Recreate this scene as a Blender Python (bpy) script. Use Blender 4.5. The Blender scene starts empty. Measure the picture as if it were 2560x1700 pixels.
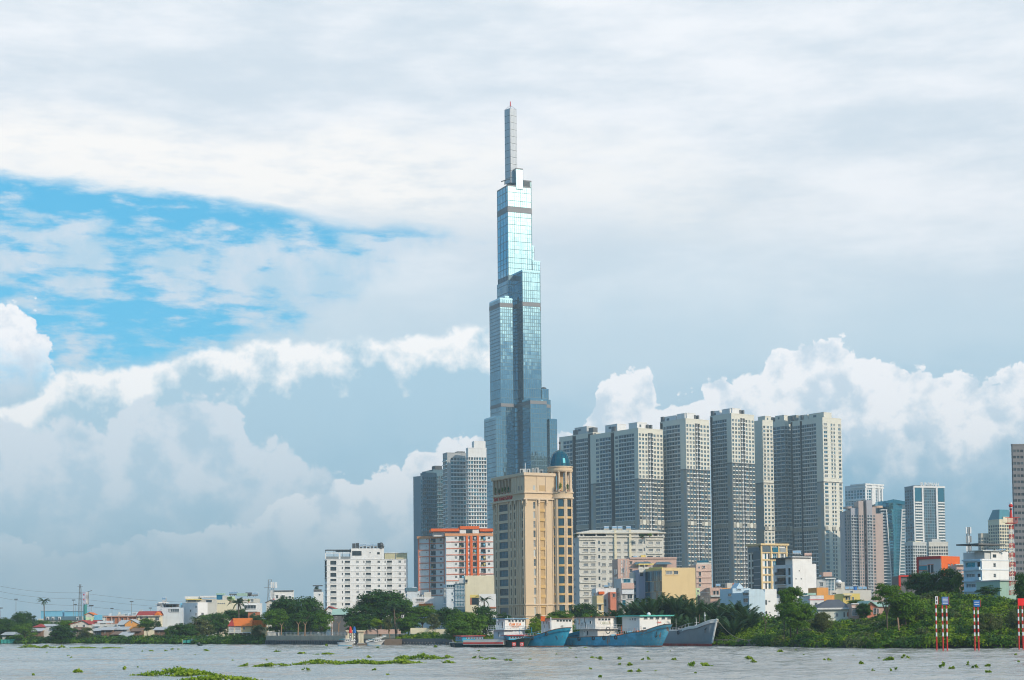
import bpy, math, random
import numpy as np
from mathutils import Matrix, Vector
random.seed(7)
S = bpy.context.scene
COL = S.collection
PI = math.pi
R_ = math.radians

# ------------------------------------------------------------ camera
F = 4262.0; H = 6.0; PITCH = R_(2.9); ROLL = R_(-0.6)
SH = 705.0 / F - math.tan(PITCH)
cd = bpy.data.cameras.new('camera'); cam = bpy.data.objects.new('camera', cd); COL.objects.link(cam)
cd.sensor_width = 36; cd.lens = F / 2560 * 36; cd.shift_y = SH * F / 2560
cd.clip_start = 0.5; cd.clip_end = 30000
CM = Matrix.Rotation(PI / 2 + PITCH, 4, 'X') @ Matrix.Rotation(ROLL, 4, 'Z')
cam.matrix_world = Matrix.Translation((0, 0, H)) @ CM
S.camera = cam
_M3 = CM.to_3x3()
def ray(px, py):
    """slopes of the view ray through a place of the photograph: x and z per metre of depth"""
    d = _M3 @ Vector(((px - 1280) / F, (850 - py) / F + SH, -1))
    return d.x / d.y, d.z / d.y
def P(px, py, D):
    a, b = ray(px, py); return Vector((a * D, D, H + b * D))
def ZZ(px, py, D): return H + ray(px, py)[1] * D
def W(px, py):
    a, b = ray(px, py); D = -H / b; return Vector((a * D, D, 0))

# ------------------------------------------------------------ colour and nodes
def lin(r, g, b):
    f = lambda c: (c / 255) / 12.92 if c <= 10 else (((c / 255) + .055) / 1.055) ** 2.4
    return (f(r), f(g), f(b))
class E:
    """a socket with arithmetic"""
    nt = None
    def __init__(s, k): s.k = k
    @staticmethod
    def m(op, *a, clamp=False):
        n = E.nt.nodes.new('ShaderNodeMath'); n.operation = op; n.use_clamp = clamp
        for i, x in enumerate(a):
            if isinstance(x, E): E.nt.links.new(x.k, n.inputs[i])
            else: n.inputs[i].default_value = x
        return E(n.outputs[0])
    def __add__(s, o): return E.m('ADD', s, o)
    __radd__ = __add__
    def __mul__(s, o): return E.m('MULTIPLY', s, o)
    __rmul__ = __mul__
    def __sub__(s, o): return E.m('SUBTRACT', s, o)
    def __rsub__(s, o): return E.m('SUBTRACT', o, s)
    def __truediv__(s, o): return E.m('DIVIDE', s, o)
def clampE(x): return E.m('ADD', x, 0.0, clamp=True)
def smooth(x, a, b):
    n = E.nt.nodes.new('ShaderNodeMapRange'); n.interpolation_type = 'SMOOTHSTEP'
    E.nt.links.new(x.k, n.inputs['Value'])
    n.inputs['From Min'].default_value = a; n.inputs['From Max'].default_value = b
    return E(n.outputs[0])
def mixc(f, a, b):
    n = E.nt.nodes.new('ShaderNodeMix'); n.data_type = 'RGBA'
    ins = [n.inputs[0], n.inputs[6], n.inputs[7]]
    for i, x in zip(ins, (f, a, b)):
        if isinstance(x, E): E.nt.links.new(x.k, i)
        elif isinstance(x, (int, float)): i.default_value = x
        else: i.default_value = (*x, 1)
    return E(n.outputs[2])
def noise(vec, scale, detail=5, rough=.55, stretch=None, off=(0, 0, 0), dist=0.0):
    mp = E.nt.nodes.new('ShaderNodeMapping'); E.nt.links.new(vec.k, mp.inputs[0])
    st = stretch or (1, 1, 1)
    mp.inputs['Scale'].default_value = st; mp.inputs['Location'].default_value = off
    n = E.nt.nodes.new('ShaderNodeTexNoise'); E.nt.links.new(mp.outputs[0], n.inputs['Vector'])
    n.inputs['Scale'].default_value = scale; n.inputs['Detail'].default_value = detail
    n.inputs['Roughness'].default_value = rough; n.inputs['Distortion'].default_value = dist
    return E(n.outputs[0])

# ------------------------------------------------------------ world: Nishita sky under a cloud cover
SUN_AZ = R_(132); SUN_EL = R_(26)          # azimuth clockwise from the view direction (+Y)
world = bpy.data.worlds.new('World'); S.world = world; world.use_nodes = True
E.nt = world.node_tree; E.nt.nodes.clear()
tc = E.nt.nodes.new('ShaderNodeTexCoord')
sep = E.nt.nodes.new('ShaderNodeSeparateXYZ'); E.nt.links.new(tc.outputs['Generated'], sep.inputs[0])
dx, dy, dz = (E(sep.outputs[i]) for i in range(3))
D3 = E(tc.outputs['Generated'])
sky = E.nt.nodes.new('ShaderNodeTexSky'); sky.sky_type = 'NISHITA'; sky.sun_disc = False
sky.sun_elevation = SUN_EL; sky.sun_rotation = SUN_AZ; sky.altitude = 5; sky.air_density = 1.0; sky.dust_density = .2; sky.ozone_density = 3.0
az = E.m('ARCTAN2', dx, dy)
hyp = E.m('SQRT', dx * dx + dy * dy)
V = dz / E.m('MAXIMUM', hyp, .02)          # tangent of the elevation
K = F / 1000.0
u = az * K; v = V * K
def uv(px, py):
    a, b = ray(px, py); return math.atan2(a, 1) * K, b / math.hypot(a, 1) * K
cmb = E.nt.nodes.new('ShaderNodeCombineXYZ'); E.nt.links.new(u.k, cmb.inputs[0]); E.nt.links.new(v.k, cmb.inputs[1])
UV = E(cmb.outputs[0])
def noise2(vec, scale, detail=4, rough=.55, stretch=(1, 1, 1), off=(0, 0, 0), color=False):
    mp = E.nt.nodes.new('ShaderNodeMapping'); E.nt.links.new(vec.k, mp.inputs[0])
    mp.inputs['Scale'].default_value = stretch; mp.inputs['Location'].default_value = off
    n = E.nt.nodes.new('ShaderNodeTexNoise'); n.noise_dimensions = '2D'; E.nt.links.new(mp.outputs[0], n.inputs['Vector'])
    n.inputs['Scale'].default_value = scale; n.inputs['Detail'].default_value = detail; n.inputs['Roughness'].default_value = rough
    return E(n.outputs['Color' if color else 'Fac'])
# warped coordinates make the outlines billow and overhang
wc = noise2(UV, 9, 5, .62, color=True)
sw = E.nt.nodes.new('ShaderNodeSeparateColor'); E.nt.links.new(wc.k, sw.inputs[0])
wx = E(sw.outputs[0]) - .5; wy = E(sw.outputs[1]) - .5
uw = u + wx * .07; vw = v + wy * .06
def curve(pts, uu=None):
    """outline of a cloud bank: height over azimuth"""
    n = E.nt.nodes.new('ShaderNodeFloatCurve'); E.nt.links.new((((uu or u) + 1.6) / 3.2).k, n.inputs['Value'])
    c = n.mapping.curves[0]; q = [uv(*p) for p in pts]
    q = [((a + 1.6) / 3.2, b / 1.6) for a, b in q]
    c.points[0].location = q[0]; c.points[1].location = q[-1]
    for a in q[1:-1]: c.points.new(*a)
    for p_ in c.points: p_.handle_type = 'AUTO'
    n.mapping.extend = 'HORIZONTAL'; n.mapping.update()
    return E(n.outputs[0]) * 1.6
nB = noise(D3, 11, 4, .6)                       # big soft shapes
nM = noise2(UV, 8, 6, .58, off=(3, 1, 2))
nS = noise(D3, 9, 5, .6, stretch=(1, 1, 3.6), off=(1, 4, 7))    # streaks
nS2 = noise2(UV, 7, 6, .6, stretch=(1, 3.4, 1), off=(8, 4, 1))
def vor(off=(0, 0, 0)):
    cw = E.nt.nodes.new('ShaderNodeCombineXYZ'); E.nt.links.new((uw + off[0]).k, cw.inputs[0]); E.nt.links.new((vw + off[1]).k, cw.inputs[1])
    n = E.nt.nodes.new('ShaderNodeTexVoronoi'); n.feature = 'F1'; n.voronoi_dimensions = '2D'; n.inputs['Scale'].default_value = 11
    n.inputs['Detail'].default_value = 2.0; n.inputs['Roughness'].default_value = .55; n.inputs['Lacunarity'].default_value = 2.3
    E.nt.links.new(cw.outputs[0], n.inputs['Vector']); return E(n.outputs['Distance'])
vo = vor()
C = lambda r, g, b, k=1.0: tuple(x * 9.0 * k for x in lin(r, g, b))
nM2 = noise2(UV, 8, 6, .58, off=(3.32, 1.36, 2))
lobe = (nM2 - nM)                              # light from the upper right on the billows
# blue sky seen through the gap: the Nishita sky, deepened
tint = E.nt.nodes.new('ShaderNodeMix'); tint.data_type = 'RGBA'; tint.blend_type = 'MULTIPLY'; tint.inputs[0].default_value = 1
E.nt.links.new(sky.outputs[0], tint.inputs[6]); tint.inputs[7].default_value = (.20, 1.05, 1.22, 1)
blue = mixc(.6, E(tint.outputs[2]), C(84, 186, 226, .92))
# high sheet
sheet = mixc(smooth(nS, .30, .72), C(205, 216, 226), C(236, 238, 242))
sheet = mixc(smooth(v + (nB - .5) * .30, 1.05, .62), sheet, C(192, 213, 226))
low = smooth(v + (nS - .5) * .3, .68, .30)
sheet = mixc(low, sheet, C(118, 177, 207))
# bright band over the gap
bl = curve([(-300, 375), (0, 375), (300, 400), (620, 450), (900, 420), (1200, 445), (1500, 440), (1900, 500), (2300, 470), (2700, 490)])
bo = v - bl - (nS - .5) * .22
band = smooth(bo, .17, .03) * smooth(bo, -.16, -.02)
band = band * smooth(u + (nB - .5), 1.1, -.6) * .9 + band * .1
sheet = mixc(clampE(band * (smooth(nS2, .25, .62) * .55 + .5)), sheet, C(252, 249, 246, .95))
# the gap
up = curve([(-300, 405), (0, 436), (200, 462), (400, 482), (560, 505), (700, 525), (860, 562), (1000, 555), (1120, 575), (1240, 610), (2700, 640)])
lo = curve([(-300, 960), (0, 960), (300, 915), (480, 885), (620, 835), (760, 800), (900, 720), (1060, 620), (1180, 600), (1300, 640), (2700, 700)])
hole = smooth(v - up - (nS2 - .5) * .07 - (nS - .5) * .05, .020, -.020) * smooth(v - lo - (nM - .5) * .10, -.04, .04) * smooth(u + (nS2 - .5) * .5, -.02, -.14)
vmid = E.m('ABSOLUTE', v - .915 + (u + 1.2) * .06)
ss = (nS2 - .5) * 1.25 + (nM - .5) * .2 + (1 - smooth(vmid, .02, .15)) * .30 + smooth(v, 1.0, .72) * .10 + smooth(u, -.85, -.05) * .30 - .12
streak = smooth(ss, -.10, .30)
gapc = mixc(clampE(streak * .95), blue, mixc(smooth(nM, .35, .7), C(180, 208, 226), C(208, 219, 230)))
col = mixc(hole, sheet, gapc)
def bank(col, outline, amp, top, mid, base, d1, d2, edge=.006, fade=None, rel=2.0, nz=1.3, lump=1.9):
    e = curve(outline, u + wx * amp * 2.0) + wy * amp * 1.5 + (.42 - vo) * amp * lump
    d = e - v
    m = smooth(d, -edge, edge)
    if fade is not None: m = m * fade
    sh = clampE(d / d1 + (nM - .5) * nz - .25 - lobe * rel)
    c = mixc(sh, top, mid)
    c = mixc(smooth(d + (nM - .5) * .22, d2 * .5, d2 * 1.4), c, base)
    return mixc(m, col, c)
WH = C(252, 250, 251, 1.0)
# long bright-edged bank across the middle left
col = bank(col, [(-300, 1000), (60, 990), (110, 960), (150, 925), (300, 915), (420, 903), (500, 872), (600, 862), (690, 842), (760, 852), (860, 850), (920, 838),
           (1000, 845), (1100, 825), (1200, 810), (1300, 850), (1420, 1100), (2700, 1300)], .022, C(252, 249, 247, 1.04), C(172, 204, 222), C(158, 197, 218), .075, .3, .012, rel=2.0, fade=smooth(u, .22, .0), nz=2.0, lump=1.2)
# cumulus column at the left edge
col = bank(col, [(-300, 620), (0, 715), (40, 722), (70, 742), (100, 775), (118, 830), (150, 930), (200, 1050), (300, 1250), (420, 1500), (2700, 1600)], .034,
           WH, C(218, 226, 236), C(196, 212, 226), .45, .45, .007, rel=5.5, fade=smooth(v + (nM - .5) * .3, .50, .74), lump=2.6)
# soft grey-lilac bank below it
col = bank(col, [(-300, 1000), (0, 1020), (150, 1040), (300, 1020), (360, 970), (420, 1000), (480, 975), (560, 975), (610, 1060), (640, 1090), (740, 1095), (760, 1140), (900, 1200), (1100, 1280), (2700, 1600)],
           .03, C(220, 228, 236), C(184, 208, 224), C(138, 185, 209), .22, .32, .012, rel=3.5)
# cumulus along the horizon
col = bank(col, [(-300, 1280), (0, 1310), (80, 1355), (200, 1350), (330, 1330), (450, 1300), (560, 1300), (640, 1265), (700, 1225), (760, 1215), (800, 1220), (850, 1175), (960, 1150),
           (1040, 1125), (1120, 1090), (1180, 1085), (1300, 1130), (1380, 1080), (1440, 1050), (1480, 1010), (1488, 960), (1505, 925), (1560, 905), (1620, 910), (1650, 985), (1700, 970), (1780, 935),
           (1840, 945), (1890, 925), (1925, 880), (1960, 855), (2040, 835), (2120, 845), (2190, 890), (2300, 892), (2330, 920), (2400, 915), (2540, 905), (2700, 930)],
           .022, WH, C(206, 220, 232), C(122, 174, 202), .24, .26, .005, rel=4.5, nz=.9, lump=2.5)
# pale haze band near the horizon, all round
col = mixc(smooth(v, .42, .0) * .75, col, C(164, 202, 220))
# away from the photographed quarter: broken cloud, bright and warm round the sun, tones shaped for the tower's reflections
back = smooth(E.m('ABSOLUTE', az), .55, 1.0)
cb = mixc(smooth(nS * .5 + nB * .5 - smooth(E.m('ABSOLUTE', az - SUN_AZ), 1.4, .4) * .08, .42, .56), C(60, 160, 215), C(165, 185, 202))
cb = mixc(smooth(az, -.3, -.6) * smooth(az, -2.2, -1.7) * .92, cb, mixc(smooth(v, .15, .9), C(34, 84, 118), C(34, 125, 175)))  # deep blue put in for the tower's left faces to mirror
cb = mixc(smooth(v, .98, .38) * smooth(az, -.5, .3), cb, C(84, 120, 145))  # low dark band put in, stands for the city mirrored in the glass
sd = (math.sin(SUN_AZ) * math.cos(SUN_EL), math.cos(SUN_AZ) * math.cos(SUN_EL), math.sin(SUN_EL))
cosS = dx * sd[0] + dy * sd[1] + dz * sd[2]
cb = mixc(smooth(cosS + (nB - .5) * .03, .946, .984), cb, C(255, 244, 220, 3.6))  # sun glow strengthened to brighten the mirrored upper shafts
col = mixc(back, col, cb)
below = smooth(dz, .0, -.05)
col = mixc(below, col, C(120, 130, 128, .7))
bg = E.nt.nodes.new('ShaderNodeBackground'); bg.inputs['Strength'].default_value = .115
E.nt.links.new(col.k, bg.inputs['Color'])
wo = E.nt.nodes.new('ShaderNodeOutputWorld'); E.nt.links.new(bg.outputs[0], wo.inputs['Surface'])
world.cycles.sampling_method = 'MANUAL'; world.cycles.sample_map_resolution = 1024

# ------------------------------------------------------------ sun
sl = bpy.data.lights.new('sun', 'SUN'); sl.energy = 3.0; sl.angle = R_(.6); sl.color = (1, .87, .70)
sun = bpy.data.objects.new('sun', sl); COL.objects.link(sun)
sun.rotation_euler = Vector((-sd[0], -sd[1], -sd[2])).to_track_quat('-Z', 'Y').to_euler()
S.view_settings.view_transform = 'Standard'; S.view_settings.look = 'None'
S.view_settings.exposure = .25; S.view_settings.gamma = 1; S.view_settings.use_curve_mapping = False
S.cycles.pixel_filter_type = 'BLACKMAN_HARRIS'; S.cycles.filter_width = 1.1; S.cycles.max_bounces = 6; S.cycles.volume_bounces = 0; S.cycles.transparent_max_bounces = 12

# ------------------------------------------------------------ materials
def newmat(name):
    m = bpy.data.materials.new(name); m.use_nodes = True; E.nt = m.node_tree
    return m, m.node_tree.nodes['Principled BSDF']
def wall(name, c, rough=.85, dirt=.22, streak=True, scale=.35, metal=0.0):
    """paint or render: soft blotches, rain streaks"""
    m, b = newmat(name)
    t = E.nt.nodes.new('ShaderNodeTexCoord'); o = E(t.outputs['Object'])
    n1 = noise(o, scale, 6, .65); n2 = noise(o, 1.1, 4, .6, stretch=(1, 1, .06))
    f = clampE((smooth(n1, .35, .75) * .35 + (smooth(n2, .48, .8) * .45 if streak else 0)) * 1.0)
    dark = tuple(x * (1 - dirt) * k for x, k in zip(c, (.97, .95, .92)))
    cc = mixc(f, tuple(c), dark)
    E.nt.links.new(cc.k, b.inputs['Base Color']); b.inputs['Roughness'].default_value = rough; b.inputs['Metallic'].default_value = metal
    return m
def flat(name, c, rough=.6, metal=0.0, spec=.5):
    m, b = newmat(name)
    t = E.nt.nodes.new('ShaderNodeTexCoord'); n1 = noise(E(t.outputs['Object']), .8, 4)
    cc = mixc(n1, tuple(x * .85 for x in c), tuple(min(x * 1.12, .95) for x in c)); E.nt.links.new(cc.k, b.inputs['Base Color'])
    b.inputs['Roughness'].default_value = rough; b.inputs['Metallic'].default_value = metal; b.inputs['Specular IOR Level'].default_value = spec
    return m
def glass(name, c, rough=.08, metal=.0, var=.35, ior=1.5):
    m, b = newmat(name)
    oi = E.nt.nodes.new('ShaderNodeObjectInfo'); g = E.nt.nodes.new('ShaderNodeNewGeometry')
    r = E(oi.outputs['Random']); ri = E(g.outputs['Random Per Island'])
    f = clampE(r * .5 + ri * .5)
    cc = mixc(f, tuple(x * (1 - var) for x in c), tuple(min(1, x * (1 + var)) for x in c))
    E.nt.links.new(cc.k, b.inputs['Base Color']); b.inputs['Roughness'].default_value = rough
    b.inputs['Metallic'].default_value = metal; b.inputs['IOR'].default_value = ior
    return m
# ------------------------------------------------------------ mesh tools
class MB:
    def __init__(s): s.v = []; s.f = []; s.m = []; s.mats = []
    def mi(s, mat):
        if mat not in s.mats: s.mats.append(mat)
        return s.mats.index(mat)
    def poly(s, pts, mat):
        i = len(s.v); s.v += [tuple(p) for p in pts]; s.f.append(tuple(range(i, i + len(pts)))); s.m.append(s.mi(mat))
    def mesh(s, verts, faces, mat):
        i = len(s.v); s.v += [tuple(p) for p in verts]; k = s.mi(mat)
        for f in faces: s.f.append(tuple(a + i for a in f)); s.m.append(k)
    def hexa(s, p, mat):
        s.mesh(p, [(3, 2, 1, 0), (4, 5, 6, 7), (0, 1, 5, 4), (1, 2, 6, 5), (2, 3, 7, 6), (3, 0, 4, 7)], mat)
    def box(s, x0, x1, y0, y1, z0, z1, mat):
        s.hexa([(x0, y0, z0), (x1, y0, z0), (x1, y1, z0), (x0, y1, z0), (x0, y0, z1), (x1, y0, z1), (x1, y1, z1), (x0, y1, z1)], mat)
    def ob(s, fr, u0, u1, z0, z1, d0, d1, mat):
        g = fr.pt
        s.hexa([g(u0, z0, d1), g(u1, z0, d1), g(u1, z0, d0), g(u0, z0, d0), g(u0, z1, d1), g(u1, z1, d1), g(u1, z1, d0), g(u0, z1, d0)], mat)
    def prism(s, pts, z0, z1, mat, cap=True):
        n = len(pts); v = [(p[0], p[1], z0) for p in pts] + [(p[0], p[1], z1) for p in pts]
        f = [(i, (i + 1) % n, n + (i + 1) % n, n + i) for i in range(n)]
        if cap: f += [tuple(range(n, 2 * n)), tuple(range(n - 1, -1, -1))]
        s.mesh(v, f, mat)
    def cone(s, c, r0, r1, z0, z1, mat, n=12, cap=True):
        v = []
        for r, z in ((r0, z0), (r1, z1)):
            v += [(c[0] + r * math.cos(2 * PI * i / n), c[1] + r * math.sin(2 * PI * i / n), z) for i in range(n)]
        f = [(i, (i + 1) % n, n + (i + 1) % n, n + i) for i in range(n)]
        if cap: f += [tuple(range(n, 2 * n)), tuple(range(n - 1, -1, -1))]
        s.mesh(v, f, mat)
    def tube(s, p, q, r, mat, n=6, r1=None):
        p = Vector(p); q = Vector(q); d = q - p
        if d.length < 1e-6: return
        a = d.orthogonal().normalized(); b = d.normalized().cross(a); r1 = r if r1 is None else r1
        v = [p + (a * math.cos(2 * PI * i / n) + b * math.sin(2 * PI * i / n)) * r for i in range(n)]
        v += [q + (a * math.cos(2 * PI * i / n) + b * math.sin(2 * PI * i / n)) * r1 for i in range(n)]
        s.mesh(v, [(i, (i + 1) % n, n + (i + 1) % n, n + i) for i in range(n)] + [tuple(range(n, 2 * n)), tuple(range(n - 1, -1, -1))], mat)
    def path(s, pts, r, mat, n=5):
        for a, b in zip(pts, pts[1:]): s.tube(a, b, r, mat, n)
    def ball(s, c, rx, ry, rz, mat, n=12, k=8):
        v = []; f = []
        for j in range(k + 1):
            t = PI * j / k
            for i in range(n): v.append((c[0] + rx * math.sin(t) * math.cos(2 * PI * i / n), c[1] + ry * math.sin(t) * math.sin(2 * PI * i / n), c[2] + rz * math.cos(t)))
        for j in range(k):
            for i in range(n): f.append((j * n + i, (j + 1) * n + i, (j + 1) * n + (i + 1) % n, j * n + (i + 1) % n))
        s.mesh(v, f, mat)
    def data(s, name, off=(0, 0, 0)):
        me = bpy.data.meshes.new(name)
        ox, oy, oz = off
        me.from_pydata([(a - ox, b - oy, c - oz) for a, b, c in s.v], [], s.f)
        for m in s.mats: me.materials.append(m)
        me.polygons.foreach_set('material_index', s.m); me.update()
        return me
class Fr:
    """a facade plane: u along it, z up, d outward"""
    def __init__(s, a, b):
        s.O = Vector((a[0], a[1])); d = Vector((b[0], b[1])) - s.O; s.W = d.length; s.U = d.normalized(); s.N = Vector((s.U.y, -s.U.x))
        s.rz = math.atan2(s.U.y, s.U.x)
    def pt(s, u, z, d=0.0):
        p = s.O + s.U * u + s.N * d; return (p.x, p.y, z)
    def upx(s, px, py):
        """distance along the facade of a place in the photograph"""
        k = ray(px, py)[0]; return (s.O.x - k * s.O.y) / (k * s.U.y - s.U.x)
    def zpx(s, px, py):
        uu = s.upx(px, py); D = s.O.y + s.U.y * uu; return ZZ(px, py, D)
LABELS = {}
def tag(o, label=None, cat=None, group=None, kind=None):
    if label: o['label'] = label
    if cat: o['category'] = cat
    if group: o['group'] = group
    if kind: o['kind'] = kind
    return o
class T:
    """a thing: an Empty at its base and its parts"""
    def __init__(s, name, label, cat, loc, group=None):
        s.o = bpy.data.objects.new(name, None); s.o.empty_display_size = 1; COL.objects.link(s.o)
        s.loc = Vector(loc); s.o.location = s.loc; tag(s.o, label, cat, group)
    def add(s, name, mb, parent=None, label=None, kind=None):
        o = bpy.data.objects.new(name, mb.data(name, s.loc)); COL.objects.link(o); o.parent = parent or s.o
        return tag(o, label, None, None, kind)
    def inst(s, name, me, at, rz=0.0, parent=None, label=None, sc=None):
        o = bpy.data.objects.new(name, me); COL.objects.link(o); o.parent = parent or s.o
        o.location = Vector(at) - s.loc; o.rotation_euler = (0, 0, rz)
        if sc: o.scale = sc
        return tag(o, label)
def solo(name, mb, label, cat, loc=(0, 0, 0), group=None, kind=None):
    o = bpy.data.objects.new(name, mb.data(name, loc)); o.location = loc; COL.objects.link(o)
    return tag(o, label, cat, group, kind)

# windows shared by size
_wc = {}
def window_mesh(w, h, gm, fm, style='two', depth=.16):
    key = (round(w, 1), round(h, 1), gm.name, fm.name, style)
    if key in _wc: return _wc[key]
    m = MB(); t = max(.05, min(w, h) * .055)
    m.poly([(-w / 2, .0, -h / 2), (w / 2, .0, -h / 2), (w / 2, .0, h / 2), (-w / 2, .0, h / 2)], gm)
    def bar(x0, x1, z0, z1): m.box(x0, x1, -.07, .02, z0, z1, fm)
    bar(-w / 2, -w / 2 + t, -h / 2, h / 2); bar(w / 2 - t, w / 2, -h / 2, h / 2)
    bar(-w / 2 + t, w / 2 - t, -h / 2, -h / 2 + t); bar(-w / 2 + t, w / 2 - t, h / 2 - t, h / 2)
    nv, nh = {'one': (0, 0), 'two': (1, 0), 'cross': (1, 1), 'grid': (3, 1), 'six': (5, 1), 'tall': (0, 1), 'wide': (3, 0), 'fine': (5, 3)}[style]
    for i in range(nv): c = -w / 2 + w * (i + 1) / (nv + 1); m.box(c - t * .4, c + t * .4, -.06, .01, -h / 2 + t, h / 2 - t, fm)
    for i in range(nh): c = -h / 2 + h * (i + 1) / (nh + 1) * 1.0; m.box(-w / 2 + t, w / 2 - t, -.058, .012, c - t * .4, c + t * .4, fm)
    _wc[key] = m.data('window'); return _wc[key]
def holes(mb, fr, u0, u1, z0, z1, cols, rows, mat, rec=.25):
    """a wall plane with real openings"""
    cols = sorted(cols); rows = sorted(rows); x = u0; q = lambda a, b, c, e: mb.poly([fr.pt(a, c), fr.pt(b, c), fr.pt(b, e), fr.pt(a, e)], mat) if b - a > 1e-4 and e - c > 1e-4 else None
    for a, b in cols:
        q(x, a, z0, z1); x = b; z = z0
        for c, e in rows:
            q(a, b, z, c); z = e
            g = fr.pt
            mb.poly([g(a, c), g(b, c), g(b, c, -rec), g(a, c, -rec)], mat); mb.poly([g(b, e), g(a, e), g(a, e, -rec), g(b, e, -rec)], mat)
            mb.poly([g(a, e), g(a, c), g(a, c, -rec), g(a, e, -rec)], mat); mb.poly([g(b, c), g(b, e), g(b, e, -rec), g(b, c, -rec)], mat)
        q(a, b, z, z1)
    q(x, u1, z0, z1)
def put_windows(t, fr, cols, rows, gms, fm, style, rec=.25, name='window', skip=None, parent=None, labels=None):
    for ci, (a, b) in enumerate(cols):
        for ri, (c, e) in enumerate(rows):
            if skip and skip(ci, ri): continue
            w, h = b - a, e - c
            me = window_mesh(w, h, random.choice(gms), fm, style)
            t.inst(name, me, fr.pt((a + b) / 2, (c + e) / 2, -rec + .02), fr.rz, parent)
def stuff_windows(mb, fr, cols, rows, gms, rec=.2, frame=None):
    for a, b in cols:
        for c, e in rows:
            g = fr.pt; mb.poly([g(a, c, -rec), g(b, c, -rec), g(b, e, -rec), g(a, e, -rec)], random.choice(gms))
            if frame:
                m = (a + b) / 2; mb.ob(fr, m - .05, m + .05, c, e, -rec, -rec + .08, frame)
class Plan:
    """a rectangular plan whose near corner and ends sit at measured places"""
    def __init__(s, xl, xc, xr, ytop, D, th=0.0, zb=1.5, depth=None, yref=None):
        yr = yref or ytop; s.D = D; th = R_(th); s.zb = zb
        k = ray(xc, yr)[0]; s.C = Vector((k * D, D)); s.zt = ZZ(xc, ytop, D)
        ur = Vector((math.cos(th), math.sin(th))); ul = Vector((-math.sin(th), math.cos(th)))
        kr = ray(xr, yr)[0]; rr = (kr * s.C.y - s.C.x) / (ur.x - kr * ur.y); s.Rr = rr
        if depth is None:
            kl = ray(xl, yr)[0]; depth = (kl * s.C.y - s.C.x) / (ul.x - kl * ul.y)
        s.dep = depth
        s.R = s.C + ur * rr; s.L = s.C + ul * depth; s.Bk = s.R + ul * depth
        s.fR = Fr(s.C, s.R); s.fL = Fr(s.L, s.C); s.xc = xc
        s.base = (s.C.x, s.C.y, zb)
        s.fX = Fr(s.R, s.Bk)
    def z(s, py): return ZZ(s.xc, py, s.D)
    def shell(s, mb, mat, roof=None, zt=None, zb=None, right=True, left=True, par=.0):
        zt = zt or s.zt; zb = s.zb if zb is None else zb; pts = [s.C, s.R, s.Bk, s.L]
        for i in range(4):
            if (i == 0 and not right) or (i == 3 and not left): continue
            a = pts[i]; b = pts[(i + 1) % 4]
            mb.poly([(a.x, a.y, zb), (b.x, b.y, zb), (b.x, b.y, zt), (a.x, a.y, zt)], mat)
        zr = zt - par
        mb.poly([(p.x, p.y, zr) for p in pts], roof or mat)
        if par > 0:
            c = (s.C + s.Bk) / 2; k = 1 - .3 / max(1, min(s.Rr, s.dep) / 2)
            ins = [c + (p - c) * k for p in pts]
            for i in range(4):
                a, b, a2, b2 = pts[i], pts[(i + 1) % 4], ins[i], ins[(i + 1) % 4]
                mb.poly([(a.x, a.y, zt), (b.x, b.y, zt), (b2.x, b2.y, zt), (a2.x, a2.y, zt)], mat)
                mb.poly([(b2.x, b2.y, zr), (a2.x, a2.y, zr), (a2.x, a2.y, zt), (b2.x, b2.y, zt)], mat)
def rowsz(p, ys): return [(p.z(b), p.z(a)) for a, b in ys]
def reg(y0, dy, h, n): return [(y0 + dy * i, y0 + dy * i + h) for i in range(n)]
# ------------------------------------------------------------ materials in use
white = wall('white_paint', (.74, .74, .74)); white2 = wall('cool_white_paint', (.60, .65, .70)); offw = wall('off_white_render', (.62, .60, .55), dirt=.3)
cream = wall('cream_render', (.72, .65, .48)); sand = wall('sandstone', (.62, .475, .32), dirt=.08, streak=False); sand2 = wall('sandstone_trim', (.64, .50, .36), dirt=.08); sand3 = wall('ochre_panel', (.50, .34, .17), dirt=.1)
conc = wall('concrete', (.30, .29, .27), dirt=.35); dconc = wall('dark_concrete', (.13, .135, .14), dirt=.3); grey = wall('grey_paint', (.38, .39, .40)); pgrey = wall('pale_grey_paint', (.52, .54, .54))
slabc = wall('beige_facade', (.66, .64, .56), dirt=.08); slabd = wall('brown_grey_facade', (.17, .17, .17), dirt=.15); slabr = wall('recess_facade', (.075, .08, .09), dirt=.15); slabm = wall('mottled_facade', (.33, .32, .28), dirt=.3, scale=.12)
slabe = wall('grey_facade_band', (.28, .32, .34), dirt=.1); slabw = wall('pale_ledge', (.78, .78, .77), dirt=.1)
pink = wall('pink_render', (.58, .40, .34)); orangew = wall('orange_render', (.78, .36, .10)); yellow = wall('yellow_render', (.74, .58, .18)); must = wall('mustard_render', (.66, .50, .27), dirt=.1)
lblue = wall('light_blue_render', (.54, .67, .76)); cyanw = wall('cyan_render', (.16, .48, .68)); lgreen = wall('pale_green_render', (.55, .70, .45)); violet = wall('grey_violet_render', (.32, .34, .44), dirt=.12)
orange = wall('orange_red_paint', (.70, .13, .02), dirt=.15); redp = wall('red_paint', (.55, .04, .03), dirt=.2); salmon = wall('salmon_paint', (.62, .22, .14), dirt=.15); brickc = wall('brick_red_render', (.42, .16, .09), dirt=.3)
tile_o = wall('orange_roof_tile', (.70, .17, .02), dirt=.3, scale=1.2); tile_r = wall('red_roof_tile', (.36, .04, .035), dirt=.3, scale=1.2); tile_g = wall('grey_roof_tile', (.10, .11, .13), dirt=.3, scale=1.2); gmetal = wall('green_roof_sheet', (.34, .50, .42), dirt=.2)
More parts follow.
